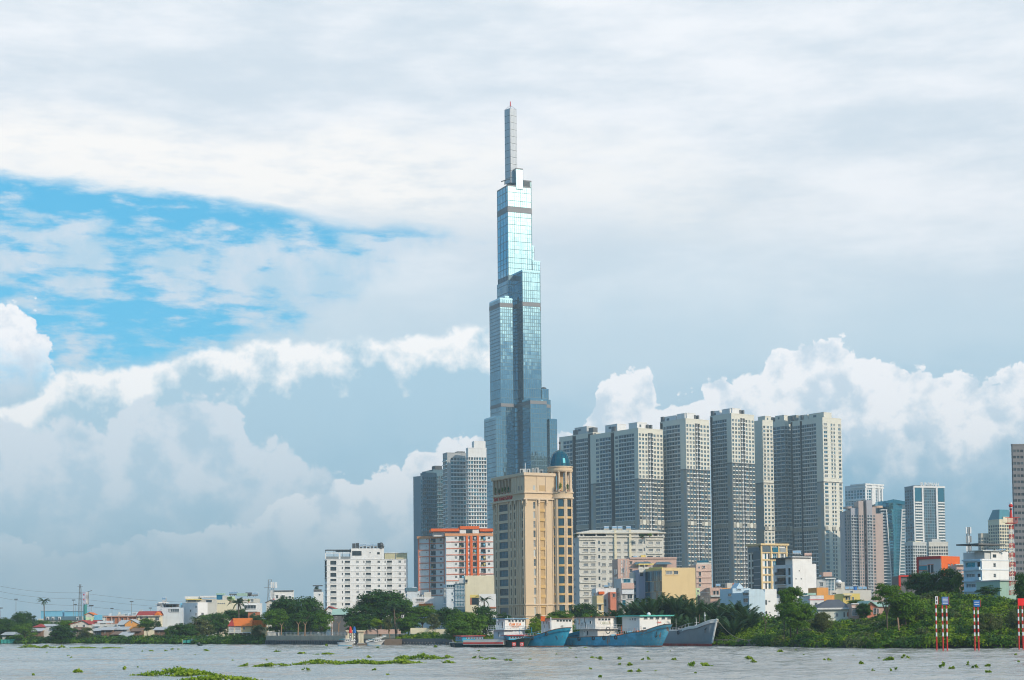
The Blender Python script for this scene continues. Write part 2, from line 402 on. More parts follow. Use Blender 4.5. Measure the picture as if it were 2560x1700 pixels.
tin = wall('corrugated_sheet', (.42, .44, .45), rough=.5, dirt=.35); rust = wall('rusty_sheet', (.20, .12, .08), dirt=.4); tealroof = wall('teal_roof', (.03, .20, .26), rough=.4)
steel = flat('steel', (.55, .56, .58), .35, .8); dsteel = flat('dark_steel', (.08, .085, .09), .5, .3); wmetal = flat('white_metal', (.72, .73, .74), .4); tank = flat('steel_tank', (.75, .74, .72), .22, .9)
redm = flat('red_metal', (.60, .03, .02), .45); whm = flat('white_enamel', (.80, .80, .80), .4); bluep = flat('blue_sign_paint', (.01, .13, .42), .4); redsign = flat('red_sign_paint', (.85, .012, .01), .4)
wood = flat('weathered_wood', (.16, .12, .09), .8); bark = flat('bark', (.12, .09, .065), .9); bark2 = flat('pale_bark', (.28, .17, .10), .9)
g1 = glass('window_glass', (.03, .045, .055)); g2 = glass('window_glass_grey', (.09, .12, .14)); g3 = glass('curtained_window', (.22, .24, .25), .2); g4 = glass('blue_window_glass', (.05, .12, .16), .06, .30); gdome = glass('dome_glass', (.02, .14, .19), .12, .6, .1)
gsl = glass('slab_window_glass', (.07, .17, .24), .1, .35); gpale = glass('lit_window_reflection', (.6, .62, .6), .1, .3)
G = [g1, g1, g2]; GV = [g1, g2, g2, g3]; GS = [g4, g1, gsl, gsl, g2, g3]
gt = glass('blue_curtain_wall_glass', (.38, .61, .69), .04, .94, .12); gtd = glass('deep_curtain_wall_glass', (.10, .36, .46), .05, .9, .15); gteal = glass('teal_glass', (.05, .26, .34), .06, .7, .2)
band_m = flat('louvre_band', (.17, .17, .18), .6, .3); mull = flat('dark_mullion', (.06, .13, .17), .4, .3); lattice_m = flat('spire_mesh_panel', (.60, .62, .65), .6, .0)

# ------------------------------------------------------------ haze
def haze():
    mb = MB(); mb.box(-9000, 9000, -2500, 14000, -2.2, 520, None) if False else None
    m = bpy.data.materials.new('air'); m.use_nodes = True; nt = m.node_tree; nt.nodes.clear()
    pv = nt.nodes.new('ShaderNodeVolumePrincipled'); pv.inputs['Density'].default_value = HAZE_D
    pv.inputs['Color'].default_value = (.68, .89, 1.0, 1); pv.inputs['Anisotropy'].default_value = 0.0
    out = nt.nodes.new('ShaderNodeOutputMaterial'); nt.links.new(pv.outputs[0], out.inputs['Volume'])
    m.volume_intersection_method if hasattr(m, 'volume_intersection_method') else None
    mb = MB(); mb.box(-9000, 9000, -3000, 14000, -4.0, 520, m)
    o = solo('haze', mb, 'pale blue haze lying in the air over the river and city', 'haze', kind='stuff')
    return o
HAZE_D = .00015
haze()

# ------------------------------------------------------------ river, land
m_water, b = newmat('river_water')
t_ = E.nt.nodes.new('ShaderNodeTexCoord'); o_ = E(t_.outputs['Object'])
w1 = noise(o_, 1.1, 4, .6); w3 = noise(o_, .030, 5, .65, stretch=(.25, 1, 1), off=(3, 9, 0))
bp = E.nt.nodes.new('ShaderNodeBump'); bp.inputs['Distance'].default_value = .22; bp.inputs['Strength'].default_value = .8
E.nt.links.new(w1.k, bp.inputs['Height']); E.nt.links.new(bp.outputs[0], b.inputs['Normal'])
E.nt.links.new(mixc(smooth(w3, .35, .65), (.36, .355, .33), (.24, .235, .21)).k, b.inputs['Base Color'])
b.inputs['Roughness'].default_value = .10; b.inputs['IOR'].default_value = 1.33
def river():
    """wind waves as real geometry where the photograph looks, flat water beyond"""
    nr, nc = 900, 560; r = np.random.default_rng(4)
    D = 110 * (720 / 110.) ** (np.arange(nr) / (nr - 1)); k = np.linspace(-.40, .40, nc); X = (k[None, :] * (D[:, None] + 60)); Y = np.repeat(D[:, None], nc, 1); Z = np.zeros_like(X)
    def low(sx, sy, n=10):
        f = np.zeros_like(X)
        for i in range(n): a = r.random() * 6.28; f += np.sin(X * math.cos(a) * sx * (1 + r.random()) + Y * math.sin(a) * sy * (1 + r.random()) + r.random() * 6.28)
        return f / math.sqrt(n)
    pat = np.clip(.62 + .34 * low(.018, .09), .12, 1.5); pat2 = np.clip(.7 + .3 * low(.03, .16), .2, 1.4)
    for i in range(46):
        lam = 1.6 * (9.0 / 1.6) ** (i / 45.); a = math.radians(100 + r.normal() * 32); q = 2 * PI / lam; amp = lam * .0052
        s_ = np.sin(q * (X * math.cos(a) + Y * math.sin(a)) + r.random() * 6.28 + .8 * low(.05, .05, 3)); Z += amp * (s_ + .25 * np.cos(2 * np.arcsin(np.clip(s_, -1, 1)))) * (pat if i % 2 else pat2)
    edge = np.clip((.40 - np.abs(k)) / .02, 0, 1)[None, :] * np.clip((D - 110) / 8, 0, 1)[:, None] * np.clip((720 - D) / 20, 0, 1)[:, None]
    Z = Z * edge; V_ = np.stack([X, Y, Z], 2).reshape(-1, 3).astype(np.float32)
    i0 = (np.arange(nr - 1)[:, None] * nc + np.arange(nc - 1)[None, :]).ravel(); q = np.stack([i0, i0 + 1, i0 + nc + 1, i0 + nc], 1)
    c = [0, nc - 1, nr * nc - 1, (nr - 1) * nc]; n0 = len(V_); out = np.array([(-8900, -2900, 0), (8900, -2900, 0), (8900, 13900, 0), (-8900, 13900, 0)], np.float32); V_ = np.concatenate([V_, out])
    q = np.concatenate([q, np.array([[n0, n0 + 1, c[1], c[0]], [n0 + 1, n0 + 2, c[2], c[1]], [n0 + 2, n0 + 3, c[3], c[2]], [n0 + 3, n0, c[0], c[3]]])])
    me = bpy.data.meshes.new('river'); me.vertices.add(len(V_)); me.vertices.foreach_set('co', V_.ravel()); me.loops.add(len(q) * 4); me.loops.foreach_set('vertex_index', q.astype(np.int32).ravel())
    me.polygons.add(len(q)); me.polygons.foreach_set('loop_start', np.arange(len(q), dtype=np.int32) * 4); me.polygons.foreach_set('use_smooth', np.ones(len(q), bool)); me.materials.append(m_water); me.update(calc_edges=True)
    o = bpy.data.objects.new('river', me); COL.objects.link(o); tag(o, kind='structure')
river()

m_mud = wall('bank_mud', (.085, .07, .055), dirt=.4, streak=False, scale=.6); m_land = wall('ground_soil', (.12, .12, .075), dirt=.4, streak=False, scale=.03)
BANK = [W(-400, 1607), W(0, 1609.5), (W(300, 1609.5)), W(560, 1611.5), W(860, 1611), W(1130, 1611.5), W(1330, 1610), W(1560, 1610), W(1720, 1612), W(1800, 1615.5), W(1950, 1617.5), W(2100, 1620), W(2200, 1621.5), W(2560, 1621), W(2900, 1622)]
BX = [p.x / p.y for p in BANK]
def bankD(px, py=1612):
    """depth of the shoreline where the photograph shows column px"""
    k = ray(px, py)[0]
    for a, b_ in zip(BANK, BANK[1:]):
        if a.x / a.y <= k <= b_.x / b_.y or b_ is BANK[-1]:
            # line a + t (b-a): x = k y
            d = b_ - a; t = (k * a.y - a.x) / (d.x - k * d.y); return a.y + d.y * t
    return BANK[0].y
mb = MB()
bk = [Vector((-1500, 700, 0))] + BANK + [Vector((700, 300, 0))]
for a, b_ in zip(bk, bk[1:]):
    a2 = a + Vector((0, 6, 0)); b2 = b_ + Vector((0, 6, 0))
    n = max(2, int((b_ - a).length / 4)); 
    for i in range(n):
        p = a.lerp(b_, i / n); q = a.lerp(b_, (i + 1) / n)
        mb.poly([(p.x, p.y, -1.5), (q.x, q.y, -1.5), (q.x, q.y + 1.2, .35), (p.x, p.y + 1.2, .35)], m_mud)
        mb.poly([(p.x, p.y + 1.2, .35), (q.x, q.y + 1.2, .35), (q.x, q.y + 5, 1.5), (p.x, p.y + 5, 1.5)], m_mud)
solo('riverbank', mb, None, None, kind='structure')
mb = MB(); pts = [(p.x, p.y + 5, 1.5) for p in bk]
cx = [(-8900, 13900, 1.5)] + [(-8900, 705, 1.5)] + pts + [(8900, 305, 1.5), (8900, 13900, 1.5)]
mb.poly(cx, m_land)
solo('ground', mb, None, None, kind='structure')

# ------------------------------------------------------------ the supertall
LT = T('glass_skyscraper', 'tallest tower of blue mirror glass, stepped bundle of shafts ending in a grey mesh spire', 'skyscraper', P(1300, 1555, 1500).to_tuple()[:2] + (1.5,))
TH = 24.0
def tiers(kind):
    if kind == 'hi': return [464, 479, 500, 515, 529, 541, 560, 581, 602, 622, 643, 656, 669, 688, 710, 731, 751]
    return None
TIER = [464, 479, 500, 515, 529, 541, 560, 581, 602, 622, 643, 656, 669, 688, 710, 731, 751, 761, 771, 776]
y = 776
while y < 925: y += 8.9; TIER.append(y)
TIER += [951, 975, 997, 1011, 1019]
y = 1019
while y < 1560: y += 11.6; TIER.append(y)
DARK = [(515, 529), (761, 771), (1011, 1019)]
def zt_(py): return ZZ(1300, py, 1500)
def shaft(label, xl, xc, xr, ytop, ybot, D, cw=2.1, th=TH, indiv=0, gm=gt, crown=True, cwl=None):
    p = Plan(xl, xc, xr, ytop, D, th, zb=zt_(ybot) if ybot < 1500 else 1.5)
    zt = zt_(ytop); zb = p.zb
    core = MB(); inner = Plan(xl, xc, xr, ytop, D, th, zb=zb)
    inner.shell(core, mull, roof=band_m, zt=zt - .3)
    sh = LT.add('shaft', core, label=label)
    rows = [(zt_(b), zt_(a), any(a >= d0 - .1 and b <= d1 + .1 for d0, d1 in DARK)) for a, b in zip(TIER, TIER[1:]) if zt_(a) <= zt + .8 and zt_(b) > zb - 3]
    if not rows or rows[0][1] < zt - .5: rows = [(rows[0][1] if rows else zb, zt, False)] + rows
    gl = MB(); bd = MB()
    for fr, nn in ((p.fR, None), (p.fL, None)):
        n = max(1, round(fr.W / cw)); w = fr.W / n
        for (c, e, dk) in rows:
            if e - c < .3: continue
            if dk:
                bd.ob(fr, -.25, fr.W + .25, c, e, .02, .35, band_m); continue
            bd.ob(fr, -.12, fr.W + .12, c - .22, c + .22, .02, .28, mull)
            groups = [(0, n)]
            if indiv:
                g_ = max(1, round(fr.W / 6.2)); groups = [(int(n * i / g_), int(n * (i + 1) / g_)) for i in range(g_)]
            for i0, i1 in groups:
                m = MB() if indiv else gl
                for i in range(i0, i1):
                    tx = random.gauss(0, .012); tz = random.gauss(0, .012)
                    a = i * w + .10; b2 = (i + 1) * w - .10; cc = c + .15; ee = e - .15
                    if ee - cc > 5:
                        mid_ = (cc + ee) / 2; segs = [(cc, mid_ - .05), (mid_ + .05, ee)]
                    else: segs = [(cc, ee)]
                    for s0, s1 in segs:
                        tx = random.gauss(0, .005); tz = random.gauss(0, .0045)
                        m.poly([fr.pt(a, s0, .10 - tx - tz), fr.pt(b2, s0, .10 + tx - tz), fr.pt(b2, s1, .10 + tx + tz), fr.pt(a, s1, .10 - tx + tz)], gm)
                if indiv: LT.add('glass_panel', m, parent=sh)
        for i in range(n + 1):
            if i % (3 if indiv else 1) == 0 or i == n:
                bd.ob(fr, i * w - .11, i * w + .11, zb, zt, .02, .26 if not indiv else .30, mull)
    if not indiv: LT.add('glass_panel', gl, parent=sh, kind='stuff')
    if crown:
        for fr in (p.fR, p.fL): bd.ob(fr, -.1, fr.W + .1, zt - .25, zt + .9, -.2, .30, band_m if ytop < 500 else gt)
    LT.add('floor_band', bd, parent=sh, kind='stuff')
    return p
shaft('square shaft below the spire', 1273, 1290, 1307, 420, 470, 1503, 2.1, indiv=1)
shaft('slim shaft on the right with louvred head', 1300, 1309, 1328, 444, 700, 1512, 2.1)
shaft('tall upper shaft', 1243, 1269, 1327, 464, 700, 1500, 2.1, indiv=1)
shaft('narrow step on the right', 1322, 1327, 1335, 608, 760, 1514, 2.1)
shaft('right hand step under the upper shaft', 1325, 1331, 1350, 648, 1060, 1510, 2.1)
shaft('middle front shaft', 1279, 1306, 1349, 685, 1555, 1488, 1.9)
shaft('upper shaft continuing down behind', 1243, 1269, 1328, 700, 1555, 1500, 2.0, crown=False)
shaft('left front shaft', 1224, 1250, 1281, 752, 1555, 1491, 2.0)
shaft('left back step', 1236, 1262, 1282, 743, 1000, 1497, 2.0)
shaft('right lower step', 1350, 1355, 1371, 975, 1555, 1500, 2.0)
shaft('outer right lower step', 1364, 1369, 1376, 1001, 1555, 1504, 2.0)
shaft('lower front shaft on the right', 1289, 1326, 1366, 1008, 1555, 1474, 1.7)
shaft('lowest shaft on the left', 1211, 1240, 1256, 1047, 1555, 1486, 2.0)
shaft('lowest shaft on the right', 1366, 1374, 1392, 1055, 1555, 1492, 2.0)
# louvred head, spire
pl = Plan(1303, 1309, 1328, 443, 1511, TH, zb=zt_(464)); m = MB()
for fr in (pl.fR, pl.fL):
    n = int(fr.W / .8)
    for i in range(n): m.ob(fr, i * .8 + .1, i * .8 + .5, pl.zb, zt_(443), .3, .6, dsteel)
LT.add('louvre', m, kind='stuff')
sp = Plan(1261, 1274.5, 1291, 264, 1506, TH + 16, zb=zt_(452)); m = MB(); sp.shell(m, dsteel, zt=zt_(264) - .3)
spo = LT.add('spire', m)
ty = [265 + 17.4 * i for i in range(11)] + [452]
for fr in (sp.fR, sp.fL):
    for a, b_ in zip(ty, ty[1:]):
        z0, z1 = zt_(b_) + .25, zt_(a) - .15; m = MB(); m.ob(fr, .25, fr.W - .25, z0, z1, .0, .12, lattice_m)
        for k in range(1, 6): m.ob(fr, .25, fr.W - .25, z0 + (z1 - z0) * k / 6 - .05, z0 + (z1 - z0) * k / 6 + .05, .12, .2, steel)
        for k in range(1, 4): m.ob(fr, fr.W * k / 4 - .04, fr.W * k / 4 + .04, z0, z1, .12, .22, steel)
        LT.add('panel', m, parent=spo)
m = MB(); top = Vector(((sp.C.x + sp.Bk.x) / 2, (sp.C.y + sp.Bk.y) / 2, zt_(254)))
for c in (sp.C, sp.R, sp.Bk, sp.L): m.tube((c.x, c.y, zt_(265)), top, .16, steel)
m.tube((top.x, top.y, zt_(266)), (top.x, top.y, zt_(250)), .2, steel); LT.add('spire_frame', m)
m = MB(); m.cone(top, .55, .4, zt_(256), zt_(244), redm, 10); LT.add('beacon_mast', m)
m = MB(); a = P(1253, 454, 1499); b_ = P(1275, 447, 1499); m.tube(a, b_, .5, dsteel); m.tube(P(1262, 451, 1499), P(1262, 462, 1499), .4, dsteel)
LT.add('maintenance_crane', m)
m = MB(); c = P(1359, 973, 1503); m.cone(c, 2.2, 2.2, zt_(975), zt_(971.5), conc, 10); m.ball((c.x, c.y, zt_(971.5)), 2.6, 2.6, 1.6, dsteel); LT.add('roof_dome', m)
m = MB()
for (xl, xc, xr, yy, D) in ((1211, 1240, 1256, 1043, 1486), (1366, 1374, 1392, 1050, 1492), (1224, 1250, 1281, 748, 1491), (1279, 1306, 1349, 681, 1488)):
    q = Plan(xl, xc, xr, yy, D, TH); 
    for fr in (q.fR, q.fL): m.ob(fr, 0, fr.W, zt_(yy + 4), zt_(yy), -.15, -.05, gt)
LT.add('glass_parapet', m, kind='stuff')
# ------------------------------------------------------------ apartment slabs
def slab(label, xl, xc, xr, ytop, D, th, left, right, ysplit, y0, pitch, n, rooms=(), ycomm=None, depth=None, upper=slabc, cat='apartment tower', yend=1550):
    p = Plan(xl, xc, xr, ytop, D, th, depth=depth); t = T('apartment_tower', label, cat, p.base)
    zs = p.z(ysplit); wallm = MB(); win = MB(); led = MB(); bnd = MB()
    rows = [(p.z(y0 + pitch * i + pitch * .62), p.z(y0 + pitch * i)) for i in range(n)]
    rows = [r for r in rows if r[0] > 2]
    fh = rows[0][1] - rows[1][1]
    back = [(p.R, p.Bk), (p.Bk, p.L)]
    for a, b in back: wallm.poly([(a.x, a.y, 1.5), (b.x, b.y, 1.5), (b.x, b.y, p.zt), (a.x, a.y, p.zt)], slabm)
    wallm.poly([(q.x, q.y, p.zt - .8) for q in (p.C, p.R, p.Bk, p.L)], conc)
    def wq(fr, a, b, z0, z1, mat, d=0.0):
        if z1 > z0: wallm.poly([fr.pt(a, z0, d), fr.pt(b, z0, d), fr.pt(b, z1, d), fr.pt(a, z1, d)], mat)
    for fr, segs, lit in ((p.fL, left, 0), (p.fR, right, 1)):
        u0 = 0.0
        for sg in segs:
            kind, fe, nc = sg; u1 = fe * fr.W; w = u1 - u0
            up_rows = [r for r in rows if r[0] > zs + .3]; lo_rows = [r for r in rows if r[1] < zs - .1]
            if kind == 'b':
                wq(fr, u0, u1, zs, p.zt, upper); k = max(1, int((zs - 1.5) / 9)); z = zs
                for i in range(k): 
                    z2 = zs - (zs - 1.5) * (i + 1) / k; wq(fr, u0, u0 + w * .5, z2, z, slabm if i % 2 else slabe); wq(fr, u0 + w * .5, u1, z2, z, slabe if i % 2 else slabm); z = z2
            elif kind == 'p': wq(fr, u0, u1, 1.5, p.zt, upper)
            elif kind in 'wc':
                cw = w / nc; cols = [(u0 + cw * (i + .2), u0 + cw * (i + .8)) for i in range(nc)]
                holes(wallm, fr, u0, u1, zs, p.zt, cols, up_rows, upper, .35)
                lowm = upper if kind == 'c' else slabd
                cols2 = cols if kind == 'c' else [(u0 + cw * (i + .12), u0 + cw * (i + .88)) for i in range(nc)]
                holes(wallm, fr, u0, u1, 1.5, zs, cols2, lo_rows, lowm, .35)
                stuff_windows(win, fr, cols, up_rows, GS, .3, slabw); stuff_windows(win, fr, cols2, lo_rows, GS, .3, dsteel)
                for c, e in lo_rows:
                    for a, b in cols2:
                        if kind == 'w': led.ob(fr, a + .15, b - .15, c - fh * .26, c - .05, .02, .5, upper if random.random() < .9 else slabw)
                for c, e in (rows if kind == 'c' else []): led.ob(fr, u0 + .1, u1 - .1, c - .5, c - .2, .02, .35, slabw)
            elif kind == 'l':
                cw = w / nc; cols = [(u0 + cw * (i + .08), u0 + cw * (i + .84)) for i in range(nc)]
                holes(wallm, fr, u0, u1, 1.5, p.zt, cols, rows, slabe, .5)
                wq(fr, u0, u1, rows[0][1] + .4, p.zt, upper, .05)
                stuff_windows(win, fr, cols, rows, GS, .45, dsteel)
                for c, e in rows:
                    led.ob(fr, u0 + .2, u1 - .2, c - .72, c - .2, .02, .7, slabw)
            elif kind == 'r':
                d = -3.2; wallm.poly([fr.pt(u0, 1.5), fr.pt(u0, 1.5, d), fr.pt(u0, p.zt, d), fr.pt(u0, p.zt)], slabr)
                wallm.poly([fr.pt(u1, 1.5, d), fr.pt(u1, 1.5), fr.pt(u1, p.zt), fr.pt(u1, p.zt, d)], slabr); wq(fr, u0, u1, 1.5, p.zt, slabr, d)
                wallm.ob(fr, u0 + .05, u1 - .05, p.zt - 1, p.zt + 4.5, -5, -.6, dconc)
                if nc:
                    cw = w / nc
                    for c, e in rows:
                        for i in range(nc): win.ob(fr, u0 + cw * (i + .2), u0 + cw * (i + .7), c, e, d + .02, d + .1, random.choice(GS))
            elif kind == 'v':
                wq(fr, u0, u1, 1.5, p.zt - 3, slabd, -1.2); wq(fr, u0, u1, p.zt - 3, p.zt, upper)
                wallm.poly([fr.pt(u0, 1.5), fr.pt(u0, 1.5, -1.2), fr.pt(u0, p.zt, -1.2), fr.pt(u0, p.zt)], slabd); wallm.poly([fr.pt(u1, 1.5, -1.2), fr.pt(u1, 1.5), fr.pt(u1, p.zt), fr.pt(u1, p.zt, -1.2)], slabd)
                for f_ in (.12, .5, .88): led.ob(fr, u0 + w * f_ - .14, u0 + w * f_ + .14, 1.5, p.zt - 3, -.5, -.2, slabw if f_ == .5 else dconc)
                for c, e in rows:
                    led.ob(fr, u0 + .1, u0 + w * .35, c - .7, c, -1.1, .9, slabw); led.ob(fr, u1 - w * .35, u1 - .1, c - .7, c, -1.1, .9, slabw)
                    led.ob(fr, u0 + w * .4, u0 + w * .6, c - .2, c + .1, -1.1, -.1, slabw)
                    win.ob(fr, u0 + .2, u0 + w * .4, c + .2, e, -1.18, -1.1, random.choice(GS)); win.ob(fr, u1 - w * .4, u1 - .2, c + .2, e, -1.18, -1.1, random.choice(GS))
                wallm.ob(fr, u0 + .1, u0 + w * .3, p.zt - 1, p.zt + 3.6, -2.5, -.2, dconc); wallm.ob(fr, u1 - w * .3, u1 - .1, p.zt - 1, p.zt + 3.6, -2.5, -.2, dconc)
            if kind in 'wlc' and ycomm:      # plant floor closed with panels
                zc0, zc1 = p.z(ycomm + pitch * .95), p.z(ycomm)
                k = max(2, nc)
                for i in range(k): wallm.ob(fr, u0 + w * i / k + .1, u0 + w * (i + 1) / k - .15, zc0, zc1, .02, .55 if kind == 'w' else .9, (upper if kind == 'c' or lit else slabm) if i % 2 else slabm)
            u0 = u1
        bnd = MB(); bnd.ob(fr, 0, fr.W, zs - .7, zs - .05, .03, .35, dconc); t.add('floor_band', bnd)
        bnd = MB(); bnd.ob(fr, -.1, fr.W + .1, p.zt - .2, p.zt + .5, -.3, .12, upper); t.add('parapet', bnd)
    t.add('wall', wallm); t.add('window', win, kind='stuff'); t.add('balcony_ledge', led, kind='stuff')
    for (a, b, yt, mat) in rooms:
        fr = p.fR if a >= xc - 3 else p.fL; m = MB(); ua, ub = fr.upx(a, ytop), fr.upx(b, ytop); zt = fr.zpx((a + b) / 2, yt)
        m.ob(fr, ua, ub, p.zt - 1, zt, -11, -2, mat); m.ob(fr, ua - .2, ub + .2, zt, zt + .3, -11.2, -1.8, slabw)
        m.ob(fr, ua + (ub - ua) * .3, ua + (ub - ua) * .5, zt - 3, zt - 1.2, -1.98, -1.9, g2)
        t.add('roof_room', m)
    return t, p
Lw = [('r', .05, 0), ('w', .16, 1), ('l', .44, 4), ('r', .50, 1), ('l', .64, 3), ('l', .88, 5), ('b', 1, 0)]
Rw = [('w', .39, 3), ('v', .59, 0), ('w', 1, 3)]
slab('beige and grey high-rise nearest the domed sandstone tower, mostly hidden side with dark recesses', 1398, 1482, 1500, 1082, 1352, 36,
     [('b', .12, 0), ('l', .40, 3), ('r', .50, 0), ('l', .62, 2), ('l', .86, 4), ('r', 1, 0)], [('w', 1, 2)], 1250, 1094, 10.4, 46, [(1432, 1462, 1068, pgrey)], 1310)
slab('high-rise with pale roof boxes standing directly behind the long grey apartment block', 1475, 1595, 1657, 1071, 1300, 36,
     [('b', .10, 0), ('w', .2, 1), ('l', .44, 4), ('r', .51, 1), ('w', .60, 1), ('l', .92, 6), ('b', 1, 0)], Rw, 1196, 1083, 10.45, 46, [(1508, 1538, 1062, white), (1567, 1590, 1057, white), (1597, 1617, 1057, white)], 1300)
slab('second high-rise from the centre of the row, its sunny end above the mustard box house', 1650, 1714, 1773, 1047, 1302, 36,
     [('r', .10, 0), ('w', .24, 1), ('l', .78, 5), ('b', 1, 0)], Rw, 1172, 1060, 10.45, 47, [(1652, 1685, 1041, white), (1690, 1712, 1034, white), (1716, 1734, 1034, white)], 1303)
slab('tallest high-rise of the beige row, third from the centre', 1775, 1828, 1885, 1034, 1330, 36,
     [('r', .12, 0), ('l', .78, 6), ('b', 1, 0)], Rw, 1156, 1047, 10.1, 49, [(1776, 1794, 1028, white), (1803, 1826, 1022, white), (1829, 1844, 1022, white)], 1308)
slab('narrower high-rise with a mottled grey corner between the tallest beige one and the last one', 1887, 1906, 1932, 1051, 1372, 32,
     [('b', 1, 0)], [('c', 1, 3)], 1206, 1064, 9.9, 49, [(1917, 1932, 1040, slabc)], 1316, depth=22)
slab('deep set grey high-rise wing with dark bays left of the last beige one', 1925, 1962, 1977, 1052, 1400, 40,
     [('r', .12, 0), ('l', 1, 3)], [('l', .9, 2), ('r', 1, 0)], 1206, 1066, 9.7, 50, [(1934, 1956, 1039, slabc)], 1316)
slab('last high-rise of the beige row on the right with yellow pilasters', 1976, 2056, 2103, 1044, 1360, 36,
     [('r', .06, 0), ('l', .30, 3), ('r', .36, 1), ('l', .58, 3), ('l', .80, 3), ('b', 1, 0)], [('c', .3, 1), ('p', .40, 0), ('c', .68, 2), ('p', .78, 0), ('c', 1, 1)], 1203, 1057, 9.95, 49,
     [(1966, 1986, 1039, slabm), (1992, 2014, 1038, slabc), (2018, 2055, 1033, slabc)], 1316)
# three towers left of the supertall
def glassy(label, xl, xc, xr, ytop, D, th, wm, gm, y0, pitch, n, ncl, ncr, ledge=None, cat='apartment tower', rooms=(), blank=0.0, depth=None, name='apartment_tower', hw=.66):
    p = Plan(xl, xc, xr, ytop, D, th, depth=depth); t = T(name, label, cat, p.base)
    m = MB(); win = MB(); led = MB(); rows = [r for r in [(p.z(y0 + pitch * i + pitch * hw), p.z(y0 + pitch * i)) for i in range(n)] if r[0] > 2]
    p.shell(m, wm, conc, right=False, left=False, par=0)
    for fr, nc, bl in ((p.fL, ncl, 0), (p.fR, ncr, blank)):
        if nc == 0:
            m.poly([fr.pt(0, 1.5), fr.pt(fr.W, 1.5), fr.pt(fr.W, p.zt), fr.pt(0, p.zt)], wm); continue
        u0 = bl * fr.W; cw = (fr.W - u0) / nc; cols = [(u0 + cw * (i + .12), u0 + cw * (i + .86)) for i in range(nc)]
        holes(m, fr, 0, fr.W, 1.5, p.zt, cols, rows, wm, .3)
        stuff_windows(win, fr, cols, rows, gm, .25, dsteel)
        if ledge:
            for c, e in rows: led.ob(fr, u0 + .1, fr.W - .1, c - .7, c - .1, .02, .8, ledge)
        led.ob(fr, -.1, fr.W + .1, p.zt - .1, p.zt + .7, -.4, .15, wm)
    t.add('wall', m); t.add('window', win, kind='stuff'); t.add('balcony_ledge', led, kind='stuff')
    for (a, b, yt, mat) in rooms:
        m = MB(); fr = p.fR; m.ob(fr, fr.upx(a, ytop), fr.upx(b, ytop), p.zt - .5, fr.zpx((a + b) / 2, yt), -9, -1.5, mat); t.add('roof_room', m)
    return t, p
bluegrey = wall('blue_grey_cladding', (.16, .24, .30), dirt=.1); bluedk = wall('dark_teal_cladding', (.09, .17, .22), dirt=.1)
glassy('low blue-grey tower at the far left edge of the tall cluster, blank side wall', 1033, 1052, 1056, 1190, 1420, 50, bluegrey, [gteal, g4], 1200, 9.8, 38, 0, 1, None)
glassy('dark teal stepped tower second from the left of the tall cluster', 1051, 1066, 1092, 1183, 1430, 30, bluedk, [gteal, g4, g1], 1192, 9.8, 38, 3, 5, bluegrey, rooms=[(1067, 1090, 1178, bluedk)])
glassy('dark blue tower behind the stepped teal one with a black roof box', 1066, 1082, 1108, 1176, 1450, 26, bluedk, [gteal, g1, g2], 1190, 9.8, 38, 2, 4, bluegrey, rooms=[(1090, 1107, 1164, slabr)])
glassy('grey balcony tower with white floor ledges left of the white framed one', 1107, 1118, 1165, 1133, 1400, 22, grey, [g1, g2, gteal], 1144, 9.85, 43, 2, 5, slabw, rooms=[(1122, 1142, 1131, pgrey), (1146, 1164, 1128, dconc)], blank=.18)
glassy('white framed tower with horizontal sills directly left of the glass supertall', 1165, 1170, 1216, 1121, 1380, 14, white, [g1, g4, gteal], 1143, 9.9, 43, 2, 7, slabw, rooms=[(1186, 1215, 1102, white)])
# right hand group
t, p = glassy('far dark glass office block with white frames behind the pink residential tower', 2112, 2163, 2207, 1213, 1900, 38, white2, [gteal, gteal, g4], 1224, 7.6, 46, 7, 6, None, cat='office tower', name='office_tower', hw=.75, rooms=[])
m = MB()
for a, b in ((2163, 2167), (2180, 2189), (2196, 2199), (2204, 2207)): m.ob(p.fR, p.fR.upx(a, 1300), p.fR.upx(b, 1300), 2, p.zt + 1, .1, 1.0, white)
for yy in (1209, 1216): m.ob(p.fR, -1, p.fR.W + .5, p.z(yy) - 1.5, p.z(yy) + .2, .1, 1.4, white); m.ob(p.fL, p.fL.W * .3, p.fL.W + 1, p.z(yy) - 1.3, p.z(yy) + .2, .1, 1.2, white)
m.ob(p.fL, 0, p.fL.W, p.z(1248) - 1, p.z(1245), .1, 1.0, white); t.add('frame', m)
pinkc = wall('pinkish_tower_render', (.52, .41, .37), dirt=.15); lilac = wall('lilac_grey_tower_render', (.42, .42, .46), dirt=.15)
T1 = T('apartment_tower', 'pinkish grey residential tower with curved balconies in front of the white framed office block', 'apartment tower', P(2150, 1500, 1230).to_tuple()[:2] + (1.5,))
